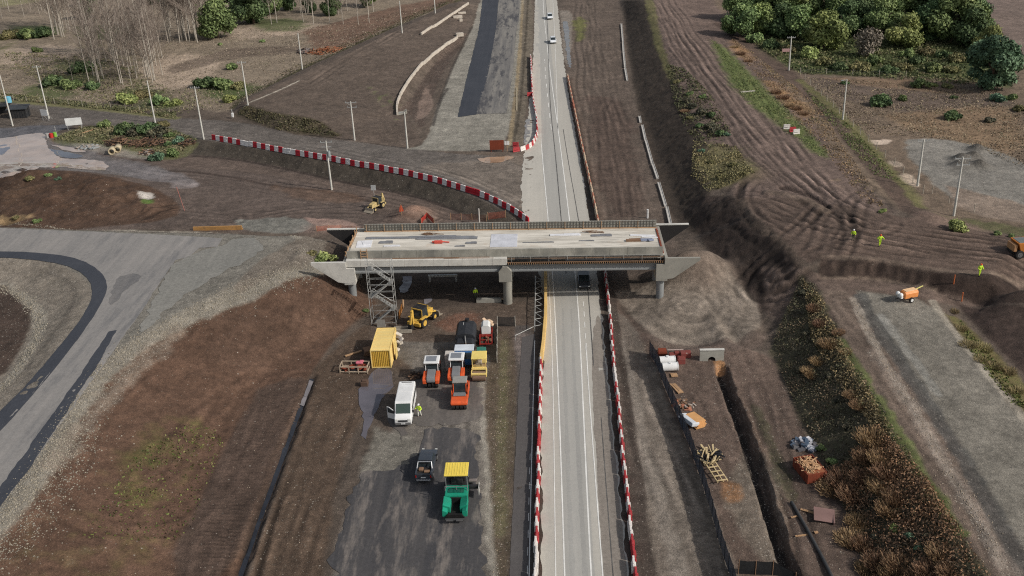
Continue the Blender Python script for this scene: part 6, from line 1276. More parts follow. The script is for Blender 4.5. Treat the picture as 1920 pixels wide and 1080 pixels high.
o = mb().box((0, 0, 1.5), (2.9, .12, 2.0)).box((-1.2, .1, .6), (.15, .15, 1.2)).box((1.2, .1, .6), (.15, .15, 1.2)).build('notice_board', RUST, None); o.location = GP(932, 285); tag(o, 'rusty red board standing at the end of the gravel road', 'board')
def billboard(label, bx, by, w, h, rz):
    t = thing('billboard', label, 'billboard', GP(bx, by), R(rz), 'white site boards on legs')
    mb().box((0, 0, 1.9), (w, .08, h), bev=.01).build('panel', WHT, t); q = mb(); [q.box((x, .06, .9), (.12, .12, 2.0)) for x in (-w * .42, w * .42)]; [q.cyl((x, .1, 1.6), (x, 1.3, 0), .05) for x in (-w * .42, w * .42)]; q.build('leg', STEEL, t)
billboard('white board on legs beside the muddy puddle', 141, 243, 3.6, 1.7, 12); billboard('smaller white board at the foot of the left pole', 86, 226, 2.0, 1.5, -18)
o = mb().box((0, 0, .8), (.5, .5, 1.0), bev=.1).cyl((0, 0, .9), (0, 0, 2.2), .05).build('marker', WHT, None); o.location = GP(437, 222); tag(o, 'pale post pair at the hill foot right of the dry field', 'post')
for px, py, c, lab, nm in [(90, 258, L(170, 168, 164), 'grey drum left of the red one by the puddle', 'drum'), (97, 258, L(190, 50, 44), 'red drum by the muddy puddle', 'drum'), (104, 256, L(130, 184, 70), 'green drum by the muddy puddle', 'drum')]:
    o = mb().cyl((0, 0, 0), (0, 0, .95), .42, n=16).cyl((0, 0, .95), (0, 0, 1.0), .36, n=16).build(nm, mat('drum_%d' % px, c, .5), None); o.location = GP(px, py); tag(o, lab, 'drum')
post('signpost', 'thin leaning signpost beside the drums at the puddle', 'post', 109, 258, 2.6, STEEL, .05, tilt=(0, R(-6)))
# dark shed at far left
t = thing('shed', 'low dark shed with black sheeting at the left edge', 'shed', GP(38, 219), R(6))
mb().box((0, 0, 1.1), (4.2, 2.6, 2.2)).build('wall', mat('shed_dark', L(44, 46, 48), .8, dirt=.4), t); mb().prism([(-1.6, 2.15), (-1.6, 2.3), (1.6, 2.65), (1.6, 2.5)], -2.4, 2.4, 'x').build('roof', mat('shed_roof', L(60, 64, 68), .7), t); q = mb(); [q.box((-1.8 + i * .6, -1.32, 1.1), (.06, .05, 2.1)) for i in range(7)]; q.build('batten', BLACK, t)
t = thing('shed', 'dark open sided lean to at the extreme left edge', 'shed', GP(2, 215), R(6)); mb().box((0, 0, 2.3), (5, 3, .2)).build('roof', mat('shed_dark', (0, 0, 0)), t); [mb().box((x, y, 1.15), (.15, .15, 2.3)).build('post', WOODD, t) for x in (-2.2, 2.2) for y in (-1.2, 1.2)]; mb().box((0, 1.2, 1.1), (4.4, .1, 2.2)).build('wall', BLACK, t)
o = mb().cyl((0, 0, .1), (0, 0, 1.5), .75, n=18).cyl((0, 0, 1.5), (0, 0, 1.7), .7, .3, n=18).build('water_tank', mat('cyan_plastic', L(110, 176, 200), .5), None); pw = GP(17, 193); o.location = pw; tag(o, 'light blue water tank behind the dark shed', 'tank')
# concrete pipes on the island
for px, py, lab in [(210, 291, 'left of two short concrete pipes on the island'), (221, 287, 'right of two short concrete pipes on the island')]:
    q = mb(); n = 18; ro, ri, l = .72, .5, 2.2; vs = []
    for y in (0, l):
        for r__ in (ro, ri): vs += [(r__ * math.cos(2 * PI * i / n), y, ro + r__ * math.sin(2 * PI * i / n)) for i in range(n)]
    fs = []
    for i in range(n):
        j = (i + 1) % n; fs += [(i, j, 2 * n + j, 2 * n + i), (n + j, n + i, 3 * n + i, 3 * n + j), (i, n + i, n + j, j), (2 * n + i, 2 * n + j, 3 * n + j, 3 * n + i)]
    q.add(vs, fs, True); o = q.build('concrete_pipe', mat('pipe_concrete', L(182, 168, 140), .9, dirt=.4), None); o.location = GP(px, py); o.rotation_euler = (0, 0, R(14)); tag(o, lab, 'pipe')
def heap(name, label, cat, px, py, n, rad, hgt, mats, lenr=(1, 2.5), th=.12, seed=1, sq=1.):
    r__ = random.Random(seed); t = thing(name, label, cat, GP(px, py))
    for mi, m_ in enumerate(mats):
        q = mb()
        for i in range(n // len(mats)):
            a = r__.uniform(0, 6.28); d = rad * math.sqrt(r__.random()); z = .1 + max(0, hgt * (1 - d / rad)) * r__.random(); l = r__.uniform(*lenr)
            q.box((d * math.cos(a), d * math.sin(a) * sq, z), (l, th * r__.uniform(.6, 2), th * r__.uniform(.5, 1.2)), rot=(r__.uniform(-.3, .3), r__.uniform(-.4, .4), r__.uniform(0, 3.14)))
        q.build(('branch', 'board', 'debris')[mi % 3], m_, t)
    return t
DB = mat('dark_branch', L(66, 54, 48), .9, dirt=.3)
heap('brush_pile', 'heap of dark branches in front of the island bushes', 'brush pile', 222, 268, 130, 2.6, 1.6, [DB, WOODD], (1, 3), .1, 3)
heap('brush_pile', 'long heap of brown branches under the right island bushes', 'brush pile', 275, 268, 150, 4.2, 1.2, [DB, mat('brown_branch', L(122, 94, 74), .9)], (1, 3), .1, 5, .6)
heap('brush_pile', 'brush heap near the left end of the curved barrier row', 'brush pile', 352, 268, 70, 1.9, .8, [DB, mat('brown_branch', (0, 0, 0))], (.8, 2), .1, 6)
heap('rubble_pile', 'broken boards and rubble at the right end of the island', 'rubble pile', 276, 287, 50, 1.8, .6, [WOODD, DB, mat('pale_rubble', L(160, 150, 140), .9)], (.6, 1.6), .22, 7)
heap('rubble_pile', 'grey rubble spread along the edge of the muddy puddle', 'rubble pile', 165, 277, 40, 2.6, .3, [mat('pale_rubble', (0, 0, 0)), mat('grey_rubble', L(140, 144, 144), .9)], (.6, 1.6), .25, 8, .4)
heap('spoil_heap', 'orange brown heap of cut brush on the hill edge field', 'brush pile', 612, 96, 130, 6.5, 1.1, [mat('orange_brush', L(160, 102, 72), .9), WOODD], (1, 3), .2, 9, .7)
heap('spoil_heap', 'grey heap of stumps left of the orange brush heap', 'brush pile', 573, 97, 60, 3.0, 1.0, [mat('grey_stump', L(120, 112, 108), .9), DB], (1, 2), .3, 10)
heap('rubble_pile', 'small brown heap of tools behind the rear of the white van', 'tools', 779, 706, 22, .8, .7, [DB, mat('brown_branch', (0, 0, 0))], (.4, 1.1), .14, 21)
for px, py, lab in [(164, 248, 'pale plank lying on the grass of the island')]:
    o = mb().box((0, 0, .2), (2.6, .35, .12), rot=(0, -.1, .7)).build('plank', WOOD, None); o.location = GP(px, py); tag(o, lab, 'plank')
# ------------------------------------------------------------------ concrete drain wall on the hill
t = thing('drain_wall', 'pale concrete drain wall curving down the hill side', 'drain', GP(744, 213)); b0 = t.location.copy()
w = smooth_line(WG([(745, 216), (744, 200), (750, 180), (770, 148), (795, 118), (830, 90), (858, 72)]), 2); q = mb()
for a, c in zip(w[:-1], w[1:]):
    d_ = c - a; l = np.linalg.norm(d_); md = (a + c) / 2; q.box((md[0] - b0.x, md[1] - b0.y, float(HT(*md)) - b0.z + .35), (l + .1, .35, .9), rot=(0, 0, math.atan2(d_[1], d_[0])))
q.build('wall', mat('drain_concrete', L(196, 186, 172), .9, dirt=.4), t)
q = mb(); q.box((1.2, -.6, .3), (2.6, .3, .7), rot=(0, 0, .5)); q.box((2.0, .2, .3), (.4, 1.6, .7)); q.build('outlet', CONC, t)
t = thing('drain_wall', 'second pale drain wall along the hill near the top edge', 'drain', GP(790, 66)); b0 = t.location.copy(); w = smooth_line(WG([(790, 66), (812, 52), (845, 30), (878, 8)]), 2); q = mb()
for a, c in zip(w[:-1], w[1:]):
    d_ = c - a; l = np.linalg.norm(d_); md = (a + c) / 2; q.box((md[0] - b0.x, md[1] - b0.y, float(HT(*md)) - b0.z + .3), (l + .1, .35, .8), rot=(0, 0, math.atan2(d_[1], d_[0])))
q.build('wall', mat('drain_concrete', (0, 0, 0)), t)
for px, py, lab, s_ in [(858, 34, 'upper pale concrete box on the hill by the drain wall', (3, 1.2, .8)), (864, 40, 'lower small pale block by the drain wall', (1, 1, .8)), (866, 26, 'dark topped concrete slab by the drain wall', (2.6, .8, .6)), (862, 68, 'concrete outlet block at the end of the curved drain wall', (2.2, 1.4, 1.0))]:
    o = mb().box((0, 0, s_[2] / 2), s_, bev=.04).box((0, 0, s_[2]), (s_[0] * .7, s_[1] * .6, .1)).build('concrete_block', mat('drain_concrete', (0, 0, 0)), None); o.location = GP(px, py); o.rotation_euler = (0, 0, .3); tag(o, lab, 'concrete block')
# timber kerb strip in the far median
o = mb().box((0, 0, .12), (.22, 44, .2)).build('kerb', mat('pale_kerb', L(176, 164, 140), .9, dirt=.4), None); p1 = GP(969, 165); p0_ = GP(969, 208); o.location = ((p0_.x + p1.x) / 2, (p0_.y + p1.y) / 2, p0_.z); o.scale = (1, (p1 - p0_).length / 44, 1); o.rotation_euler = (0, 0, math.atan2(p1.y - p0_.y, p1.x - p0_.x) - PI / 2); tag(o, 'long thin pale kerb in the far median strip', 'kerb')
# ------------------------------------------------------------------ ditch with concrete slabs on the right
for i, (x0, y0, x1, y1) in enumerate([(1161, 46, 1164, 80), (1164, 81, 1165, 97), (1165, 98, 1168, 128), (1168, 129, 1172, 152), (1195, 220, 1197, 231), (1200, 236, 1206, 264), (1207, 265, 1219, 309), (1220, 310, 1229, 336), (1231, 345, 1244, 388), (1246, 391, 1255, 430)]):
    x0 += 1; x1 += 1
    a, c = GP(x0 + 3, y0), GP(x1 + 3, y1); l = (a - c).length
    q = mb(); q.box((0, 0, .0), (.5, l, .3)); q.box((-.22, 0, .16), (.08, l, .16)); q.box((.22, 0, .16), (.08, l, .16)); o = q.build('channel_slab', mat('channel_concrete', L(190, 186, 179), .9, dirt=.5), None); o.location = (a + c) / 2 + Vector((0, 0, .12)); o.rotation_euler = (0, 0, math.atan2(a.y - c.y, a.x - c.x) - PI / 2)
    tag(o, 'pale concrete channel slab in the right hand ditch, number %s from the top' % ('one two three four five six seven eight nine ten'.split()[i]) if False else ['farthest pale channel slab at the top of the right ditch', 'short pale channel slab second from the top of the right ditch', 'long pale channel slab third from the top of the right ditch', 'pale channel slab fourth from the top of the right ditch', 'tiny pale channel slab alone in the middle of the right ditch', 'pale channel slab just above the longest one in the right ditch', 'longest pale channel slab in the right ditch', 'short pale channel slab just below the longest one in the right ditch', 'pale channel slab second from the bridge in the right ditch', 'pale channel slab next to the far bridge corner'][i], 'channel slab', 'channel slabs of the right ditch')
# culvert head wall
p = GP(1335, 680); t = thing('culvert_headwall', 'grey concrete culvert headwall with dark round pipe mouth below the dirt pad', 'culvert', (p.x, p.y + .3, p.z - .15))
q = mb(); n = 14; rr = .47; W2, Ht = 1.5, 1.75
arc = [(rr * math.cos(PI - PI * i / n), .35 + rr * math.sin(PI - PI * i / n)) for i in range(n + 1)]
pf = [(-W2, 0), (-rr, 0)] + arc + [(rr, 0), (W2, 0), (W2, Ht), (-W2, Ht)]
vs = [(x, 0, z) for x, z in pf] + [(x, .35, z) for x, z in pf]; bmq = bmesh.new(); bv = [bmq.verts.new(v) for v in vs[:len(pf)]]; f_ = bmq.faces.new(bv); ex = bmesh.ops.extrude_face_region(bmq, geom=[f_]); bmesh.ops.translate(bmq, vec=(0, .35, 0), verts=[g for g in ex['geom'] if isinstance(g, bmesh.types.BMVert)]); bmesh.ops.triangulate(bmq, faces=[f for f in bmq.faces if len(f.verts) > 4]); bmesh.ops.recalc_face_normals(bmq, faces=bmq.faces[:]); bmq.verts.index_update()
q.add([v.co.copy() for v in bmq.verts], [[v.index for v in f.verts] for f in bmq.faces]); bmq.free(); q.build('wall', mat('headwall_concrete', L(168, 166, 156), .9, dirt=.35), t)
mb().box((0, .9, .45), (1.1, .9, 1.0)).build('pipe_mouth', mat('pipe_dark', L(20, 18, 17), .9, dirt=.1), t)
mb().box((0, .15, Ht + .03), (3.06, .42, .1)).build('coping', CONCL, t)
# white tanks, crates, debris behind the shade net
for px, py, rz, lab in [(1251, 683, 4, 'upper white cylindrical tank behind the shade net'), (1256, 695, 4, 'lower white cylindrical tank behind the shade net')]:
    q = mb(); q.cyl((-.95, 0, .62), (.95, 0, .62), .55, n=20); q.cyl((-.98, 0, .62), (-.9, 0, .62), .58, n=20); q.cyl((.9, 0, .62), (.98, 0, .62), .58, n=20); q.cyl((0, 0, 1.1), (0, 0, 1.25), .2, n=12); o = q.build('water_tank', WHT, None); o.location = GP(px, py, -.05); o.rotation_euler = (0, 0, R(rz)); tag(o, lab, 'tank')
t = thing('reel_rack', 'rusty orange drum rack above the white tanks', 'rack', GP(1241, 668)); mb().cyl((-.5, 0, .6), (.5, 0, .6), .55, n=18).build('drum', RUST, t); q = mb(); [q.box((x, 0, .5), (.08, 1.1, .1)) for x in (-.6, .6)]; [q.box((x, y, .3), (.1, .1, .7)) for x in (-.6, .6) for y in (-.5, .5)]; q.build('frame', RUST, t)
t = thing('crate_stack', 'dark red steel crates right of the rusty drum rack', 'crates', GP(1270, 673)); q = mb(); [q.box((-.7 + .7 * i, .5 * (i % 2), .4 + .12 * (i % 3)), (.65, .9, .7), bev=.03) for i in range(4)]; q.build('crate', mat('dark_red_steel', L(130, 66, 60), .8, dirt=.5), t); q = mb(); q.box((-.2, .6, 1.0), (2.0, .12, .1)); q.box((.8, -.2, .9), (.8, .1, .08)); q.build('bar', mat('pale_bar', L(190, 170, 160), .7), t)
for px, py, s_, lab in [(1277, 679, (.9, 1.2, .7), 'low red crate right of the white tanks')]:
    o = mb().box((0, 0, s_[2] / 2), s_, bev=.04).box((0, 0, s_[2]), (s_[0] * .8, s_[1] * .8, .06)).build('crate', mat('dark_red_steel', (0, 0, 0)), None); o.location = GP(px, py); tag(o, lab, 'crate')
for px, py, rz, ln, w_, lab in [(1264, 704, .1, .8, .8, 'pale plywood piece below the white tanks'), (1268, 728, 1.9, 2.6, .7, 'long plywood offcut beside the shade net'), (1516, 960, -.45, 1.6, .25, 'short yellow board lying left of the square plate'), (1504, 1005, .15, 1.4, .16, 'thin pale board beside the black pipe'), (1489, 970, .3, .7, .16, 'small board stub at the top of the black pipe'), (1530, 999, .2, .35, .3, 'small white block right of the black pipe')]:
    o = mb().box((0, 0, .07), (ln, w_, .08), rot=(0, .02, rz)).box((.05, .03, .12), (ln * .7, w_ * .4, .05), rot=(0, .03, rz + .05)).build('board', WOOD, None); o.location = GP(px, py); tag(o, lab, 'board')
heap('rubble_pile', 'mixed rubble and brick bits above the white sheet', 'rubble pile', 1281, 760, 46, 1.3, .35, [mat('pale_rubble', (0, 0, 0)), WOODD, mat('brick_bits', L(168, 112, 88), .9)], (.2, .7), .16, 11)
t = thing('timber_stack', 'stack of timber under a white and grey sheet beside the net', 'timber stack', GP(1297, 795), R(28)); q = mb(); [q.box((.35 + .1 * (i % 3), 0, .12 + .11 * i), (1.2, 2.6 - .1 * i, .09), rot=(0, 0, .04 * (i % 3 - 1))) for i in range(7)]; q.build('board', mat('fresh_timber', L(208, 158, 104), .8, dirt=.4, dirtcol=L(150, 100, 60)), t); mb().box((-.35, .1, .62), (1.1, 2.5, .5), rot=(0, .25, .05), bev=.12).build('sheet', mat('crumpled_sheet', L(204, 208, 212), .6, dirt=.4, dirtcol=L(150, 156, 162)), t)
heap('timber_heap', 'tangle of black sheeting and pale battens beside the net', 'timber heap', 1328, 856, 36, 1.3, .9, [mat('black_plastic', L(36, 38, 42), .5), mat('pale_batten', L(196, 176, 136), .8)], (.8, 2.2), .12, 12)
t = thing('open_crate', 'yellowish open timber frame lying below the black tangle', 'timber frame', GP(1342, 890), R(14)); q = mb(); [q.box((x, 0, .35), (.1, 3.4, .12), rot=(.03, .02, 0)) for x in (-.5, .1, .6)]; [q.box((0, -1.6 + .8 * i, .45), (1.3, .1, .1), rot=(0, .1, .1)) for i in range(5)]; [q.box((-.5 + .5 * i, 1.2, .9), (.1, .1, 1.4), rot=(.3, .2 * i, 0)) for i in range(3)]; q.build('batten', mat('pale_batten', (0, 0, 0)), t)
# rubbish and timber bin on the low ground
heap('rubbish_heap', 'heap of white and blue rubbish bags above the timber bin', 'rubbish', 1508, 836, 48, 1.25, .7, [mat('bag_white', L(196, 196, 200), .6), mat('bag_blue', L(76, 92, 110), .6), mat('bag_grey', L(110, 108, 110), .7)], (.3, .7), .4, 13)
t = thing('timber_bin', 'rusty steel bin full of broken timber on the low ground', 'bin', GP(1517, 888), R(14)); q = mb(); q.box((0, 0, .12), (2.1, 3.2, .1)); [q.box((sx * 1.05, 0, .6), (.08, 3.2, 1.1)) for sx in (-1, 1)]; [q.box((0, sy * 1.6, .6), (2.1, .08, 1.1)) for sy in (-1, 1)]; [q.box((sx * 1.1, y, .6), (.08, .1, 1.1)) for sx in (-1, 1) for y in (-1, 0, 1)]; q.build('body', RUST, t)
rb = random.Random(5); q = mb(); [q.box((rb.uniform(-.75, .75), rb.uniform(-1.1, 1.1), 1.0 + .25 * rb.random()), (rb.uniform(.6, 1.6), .1, .06), rot=(rb.uniform(-.3, .3), rb.uniform(-.3, .3), rb.uniform(0, 3.1))) for _ in range(75)]; q.build('timber', mat('bin_timber', L(196, 158, 120), .85, dirt=.5, dirtcol=L(120, 84, 60)), t); mb().prism([(-1.5, .3), (-1.5, 1.15), (-.7, 1.12)], -.95, .95, 'x').build('inner_plate', mat('bin_brown', L(150, 92, 62), .85, dirt=.4), t)
o = mb().box((0, 0, .3), (2.0, 1.9, .05), rot=(.1, .06, 0)).box((.9, -.3, .15), (.1, 1.6, .3)).box((-.6, .3, .14), (.5, .5, .26)).build('steel_plate', mat('brown_plate', L(132, 104, 98), .6, dirt=.3), None); o.location = GP(1545, 970); o.rotation_euler = (0, 0, R(-12)); tag(o, 'flat brown square plate propped on the low ground', 'plate')
def ground_tube(name, label, cat, pts, r, m):
    w = smooth_line(WG(pts), 2); c = w[0]; q = mb(); v = [(p[0] - c[0], p[1] - c[1], float(HT(*p)) - float(HT(*c)) + r) for p in w]; q.tube(v, r, 10); o = q.build(name, m, None); o.location = (c[0], c[1], float(HT(*c))); return tag(o, label, cat)
ground_tube('pipe', 'long black pipe lying in the brown strip at the lower right', 'pipe', [(1484, 944), (1510, 990), (1535, 1035), (1560, 1085), (1600, 1170)], .18, mat('black_pipe', L(62, 62, 62), .5, dirt=.4))
# barrier post row on the ramp, stakes
for px, py, lab in [(1788, 532, 'orange stake at the foot of the cut face'), (1803, 565, 'orange stake above the right planted strip')]:
    post('survey_stake', lab, 'stake', px, py, 1.3, mat('stake_orange', L(206, 112, 62), .8), .07)
t = thing('warning_flag', 'orange figure shaped warning flag on top of the soil cone', 'flag', GP(753, 402)); mb().cyl((0, 0, -.2), (0, 0, 1.9), .05).build('shaft', WOOD, t); mb().prism([(-.35, .5), (.4, .6), (.25, 1.2), (.0, 1.9), (-.25, 1.2)], -.03, .03, 'y').build('cloth', mat('flag_orange', L(224, 92, 56), .7), t)
o = mb().box((0, 0, .4), (8.5, .25, .8), bev=.03).box((0, .2, .1), (8.5, .5, .15)).build('timber_edging', mat('ochre_boards', L(176, 134, 82), .85, dirt=.5), None); pe = GP(408, 432); o.location = (pe.x, pe.y + .2, pe.z - .1); tag(o, 'ochre timber edging along the far side of the ramp road', 'edging')
for px, py, lab, s_ in [(1463, 96, 'faded pink cloth sign hanging by the grove pole', (1.9, .1, .8))]:
    t = thing('banner', lab, 'banner', GP(1473, 103)); q = mb(); q.box((0, 0, 1.2), s_); q.build('cloth', mat('pink_banner', L(196, 156, 152), .8), t); q = mb(); [q.cyl((x, 0, -.1), (x, 0, 1.7), .05) for x in (-.95, .95)]; q.build('post', WOODD, t)
for i, (px, py, lab) in enumerate([(1396, 173, 'left white offcut on the green strip'), (1408, 172, 'right white offcut on the green strip')]):
    o = mb().box((0, 0, .1), (1.9, .3, .15), rot=(0, 0, .2)).box((.3, .5, .08), (1.2, .25, .12), rot=(0, 0, -.1)).build('board', mat('pale_offcut', L(190, 184, 172), .8), None); o.location = GP(px, py); tag(o, lab, 'board')
q = mb(); q.box((0, 0, 1.0), (.3, 4.4, .3)).box((0, -2.0, .5), (.25, .25, 1.1)).box((0, 2.0, .5), (.25, .25, 1.1)); o = q.build('trestle', STEEL, None); pt = GP(831, 528); o.location = pt; o.rotation_euler = (0, 0, R(90)); tag(o, 'grey steel trestle standing under the left bridge span', 'trestle')
# ------------------------------------------------------------------ people
SKIN = mat('skin', L(186, 134, 108), .6, dirt=.1); HIV = mat('hi_vis_yellow', L(196, 232, 58), .6, dirt=.15, dirtcol=L(120, 150, 40)); HAIR = mat('dark_hair', L(40, 32, 28), .8)
def skin_mesh(verts, edges, radii, m, name, parent, sub=2):
    me = bpy.data.meshes.new(name); me.from_pydata(verts, edges, []); o = bpy.data.objects.new(name, me); COL.objects.link(o)
    md = o.modifiers.new('s', 'SKIN'); sv = me.skin_vertices[0].data
    for i, r_ in enumerate(radii): sv[i].radius = (r_, r_) if not hasattr(r_, '__len__') else r_
    sv[0].use_root = True
    o.modifiers.new('d', 'SUBSURF').levels = sub
    dg = bpy.context.evaluated_depsgraph_get(); nm = bpy.data.meshes.new_from_object(o.evaluated_get(dg)); nm.name = name
    for p_ in nm.polygons: p_.use_smooth = True
    nm.materials.clear(); nm.materials.append(m); bpy.data.objects.remove(o); bpy.data.meshes.remove(me)
    q = bpy.data.objects.new(name, nm); COL.objects.link(q); q.parent = parent; return q
def person(label, loc, rz, top=None, legs=None, helmet=None, stride=.15, arm=.15, lean=0., group='workers on the building site'):
    top = top or HIV; legs = legs or HIV; helmet = helmet or WHT
    t = thing('person', label, 'person', loc, rz, group)
    J = {'pel': (0, 0, .95), 'wai': (0, .01 + lean * .3, 1.1), 'che': (0, .02 + lean * .7, 1.32), 'nec': (0, .02 + lean, 1.48), 'hed': (0, .04 + lean, 1.6), 'top': (0, .03 + lean, 1.72)}
    for s, n in ((-1, 'l'), (1, 'r')):
        J['hip' + n] = (s * .1, 0, .9); J['kne' + n] = (s * .11, s * stride * .6 + .03, .5); J['ank' + n] = (s * .12, s * stride - .02, .09); J['toe' + n] = (s * .13, s * stride + .17, .04)
        J['sho' + n] = (s * .19, .02 + lean * .9, 1.42); J['elb' + n] = (s * (.25 + arm * .3), -.02 + lean * .6 - s * stride * .3, 1.14); J['wri' + n] = (s * (.24 + arm * .2), .12 + lean * .6 + arm * .6 - s * stride * .4, .93 + arm * .5); 
    R_ = {'pel': .13, 'wai': .12, 'che': (.15, .12), 'nec': .055, 'hed': .085, 'top': .07, 'hip': .09, 'kne': .062, 'ank': .045, 'toe': .04, 'sho': .065, 'elb': .046, 'wri': .032}
    E = [('pel', 'wai'), ('wai', 'che'), ('che', 'nec'), ('nec', 'hed'), ('hed', 'top')]
    for n in 'lr': E += [('pel', 'hip' + n), ('hip' + n, 'kne' + n), ('kne' + n, 'ank' + n), ('ank' + n, 'toe' + n), ('che', 'sho' + n), ('sho' + n, 'elb' + n), ('elb' + n, 'wri' + n)]
    V = dict(J); RR = {k_: R_.get(k_, R_.get(k_[:-1], .05)) for k_ in J}
    for s, n in ((-1, 'l'), (1, 'r')):   # palm, four fingers and a thumb
        w = Vector(J['wri' + n]); dr = (w - Vector(J['elb' + n])).normalized(); sd = Vector((0, 1, 0)); V['pal' + n] = tuple(w + dr * .06); RR['pal' + n] = (.035, .02); E.append(('wri' + n, 'pal' + n))
        for i in range(4):
            a = w + dr * .1 + sd * (-.03 + .02 * i); ln = (.065, .075, .07, .055)[i]; b = a + dr * ln * .6; c = b + dr * ln * .4 + Vector((-s * .02, 0, 0))
            for nm, pt in (('f%da' % i, a), ('f%db' % i, b), ('f%dc' % i, c)): V[nm + n] = tuple(pt); RR[nm + n] = .009
            E += [('pal' + n, 'f%da' % i + n), ('f%da' % i + n, 'f%db' % i + n), ('f%db' % i + n, 'f%dc' % i + n)]
        a = w + dr * .04 + sd * .045; b = a + dr * .04 + sd * .02; V['t0' + n] = tuple(a); V['t1' + n] = tuple(b); RR['t0' + n] = .011; RR['t1' + n] = .009; E += [('pal' + n, 't0' + n), ('t0' + n, 't1' + n)]
    ks = list(V); ix = {k_: i for i, k_ in enumerate(ks)}
    body = skin_mesh([V[k_] for k_ in ks], [(ix[a], ix[b]) for a, b in E], [RR[k_] for k_ in ks], SKIN, 'body', t, 1)
    def cloth(keys, edges, grow, m, name, sc=None):
        kk = list(keys); im = {k_: i for i, k_ in enumerate(kk)}; rr = []
        for k_ in kk:
            r_ = RR[k_]; rr.append(tuple(x + grow for x in r_) if hasattr(r_, '__len__') else r_ + grow)
        return skin_mesh([J[k_] for k_ in kk], [(im[a], im[b]) for a, b in edges], rr, m, name, t)
    cloth(['pel', 'wai', 'che', 'shol', 'shor', 'elbl', 'elbr', 'wril', 'wrir'], [('pel', 'wai'), ('wai', 'che'), ('che', 'shol'), ('che', 'shor'), ('shol', 'elbl'), ('shor', 'elbr'), ('elbl', 'wril'), ('elbr', 'wrir')], .03, top, 'jacket')
    cloth(['pel', 'hipl', 'hipr', 'knel', 'kner', 'ankl', 'ankr'], [('pel', 'hipl'), ('pel', 'hipr'), ('hipl', 'knel'), ('hipr', 'kner'), ('knel', 'ankl'), ('kner', 'ankr')], .025, legs, 'trousers')
    hx, hy, hz = J['hed']
    q = mb()
    for s in (-1, 1): q.ball((J['ank' + ('l' if s < 0 else 'r')][0], J['ank' + ('l' if s < 0 else 'r')][1] + .07, .055), (.055, .15, .055), 10, 6)
    q.build('boot', BLACK, t)
    mb().ball((hx, hy - .015, hz + .05), (.1, .115, .09), 12, 8).build('hair', HAIR, t)
    q = mb(); q.ball((hx, hy + .0, hz + .1), (.125, .145, .10), 14, 8); q.cyl((hx, hy + .05, hz + .07), (hx, hy + .05, hz + .085), .15, n=16); q.build('helmet', helmet, t)
    q = mb(); [q.ball((hx + s * .032, hy + .085, hz + .03), .012, 8, 6) for s in (-1, 1)]; q.build('eye', HAIR, t)
    q = mb(); q.ball((hx, hy + .1, hz - .0), (.014, .024, .022), 8, 6); q.ball((hx, hy + .085, hz - .05), (.026, .01, .008), 8, 6); [q.ball((hx + s * .09, hy, hz + .01), (.014, .025, .034), 8, 6) for s in (-1, 1)]; q.build('face_features', mat('skin_warm', L(172, 112, 94), .6), t)
    return t
OHEL = mat('helmet_orange', L(222, 96, 50), .4)
person('worker in dark top and yellow green trousers, left of three on the dirt ramp', GP(1599, 451), R(160), top=HIV, legs=mat('trousers_dark', L(70, 76, 60), .8), helmet=WHT)
person('worker in full yellow green suit with arms out, middle of three on the dirt ramp', GP(1649, 461), R(185), helmet=OHEL, arm=.6)
person('worker in yellow green suit near the cut edge, right of three on the dirt ramp', GP(1836, 517), R(190), helmet=OHEL, arm=.2)
person('worker in yellow green vest standing in the shade under the bridge', GP(892, 560), R(200), legs=mat('trousers_dark', (0, 0, 0)))
person('worker in yellow green jacket and white trousers beside the white van', GP(787, 781), R(150), legs=mat('trousers_pale', L(206, 206, 196), .8), arm=.4)
# ------------------------------------------------------------------ vegetation
LEAF = leafmat('foliage'); BARK = mat('bark', L(176, 168, 156), .9, dirt=.5, dirtcol=L(96, 84, 74)); BARKD = mat('dark_bark', L(92, 78, 66), .9, dirt=.5, dirtcol=L(56, 48, 42))
def quads_mesh(name, c, u, v, colr, m=LEAF):
    n = len(c); V = np.stack([c - u - v, c + u - v, c + u * .7 + v, c - u * .7 + v], 1).reshape(-1, 3)
    me = bpy.data.meshes.new(name); me.vertices.add(4 * n); me.vertices.foreach_set('co', V.astype(np.float32).ravel()); me.loops.add(4 * n); me.loops.foreach_set('vertex_index', np.arange(4 * n, dtype=np.int32)); me.polygons.add(n); me.polygons.foreach_set('loop_start', np.arange(0, 4 * n, 4, dtype=np.int32)); me.update(calc_edges=True)
    cA = np.concatenate([np.repeat(np.clip(colr, .004, 1), 4, 0), np.ones((4 * n, 1))], 1); a = me.attributes.new('Col', 'FLOAT_COLOR', 'POINT'); a.data.foreach_set('color', cA.astype(np.float32).ravel()); me.materials.append(m); return me
def unit(v): return v / (np.linalg.norm(v, axis=-1, keepdims=True) + 1e-9)
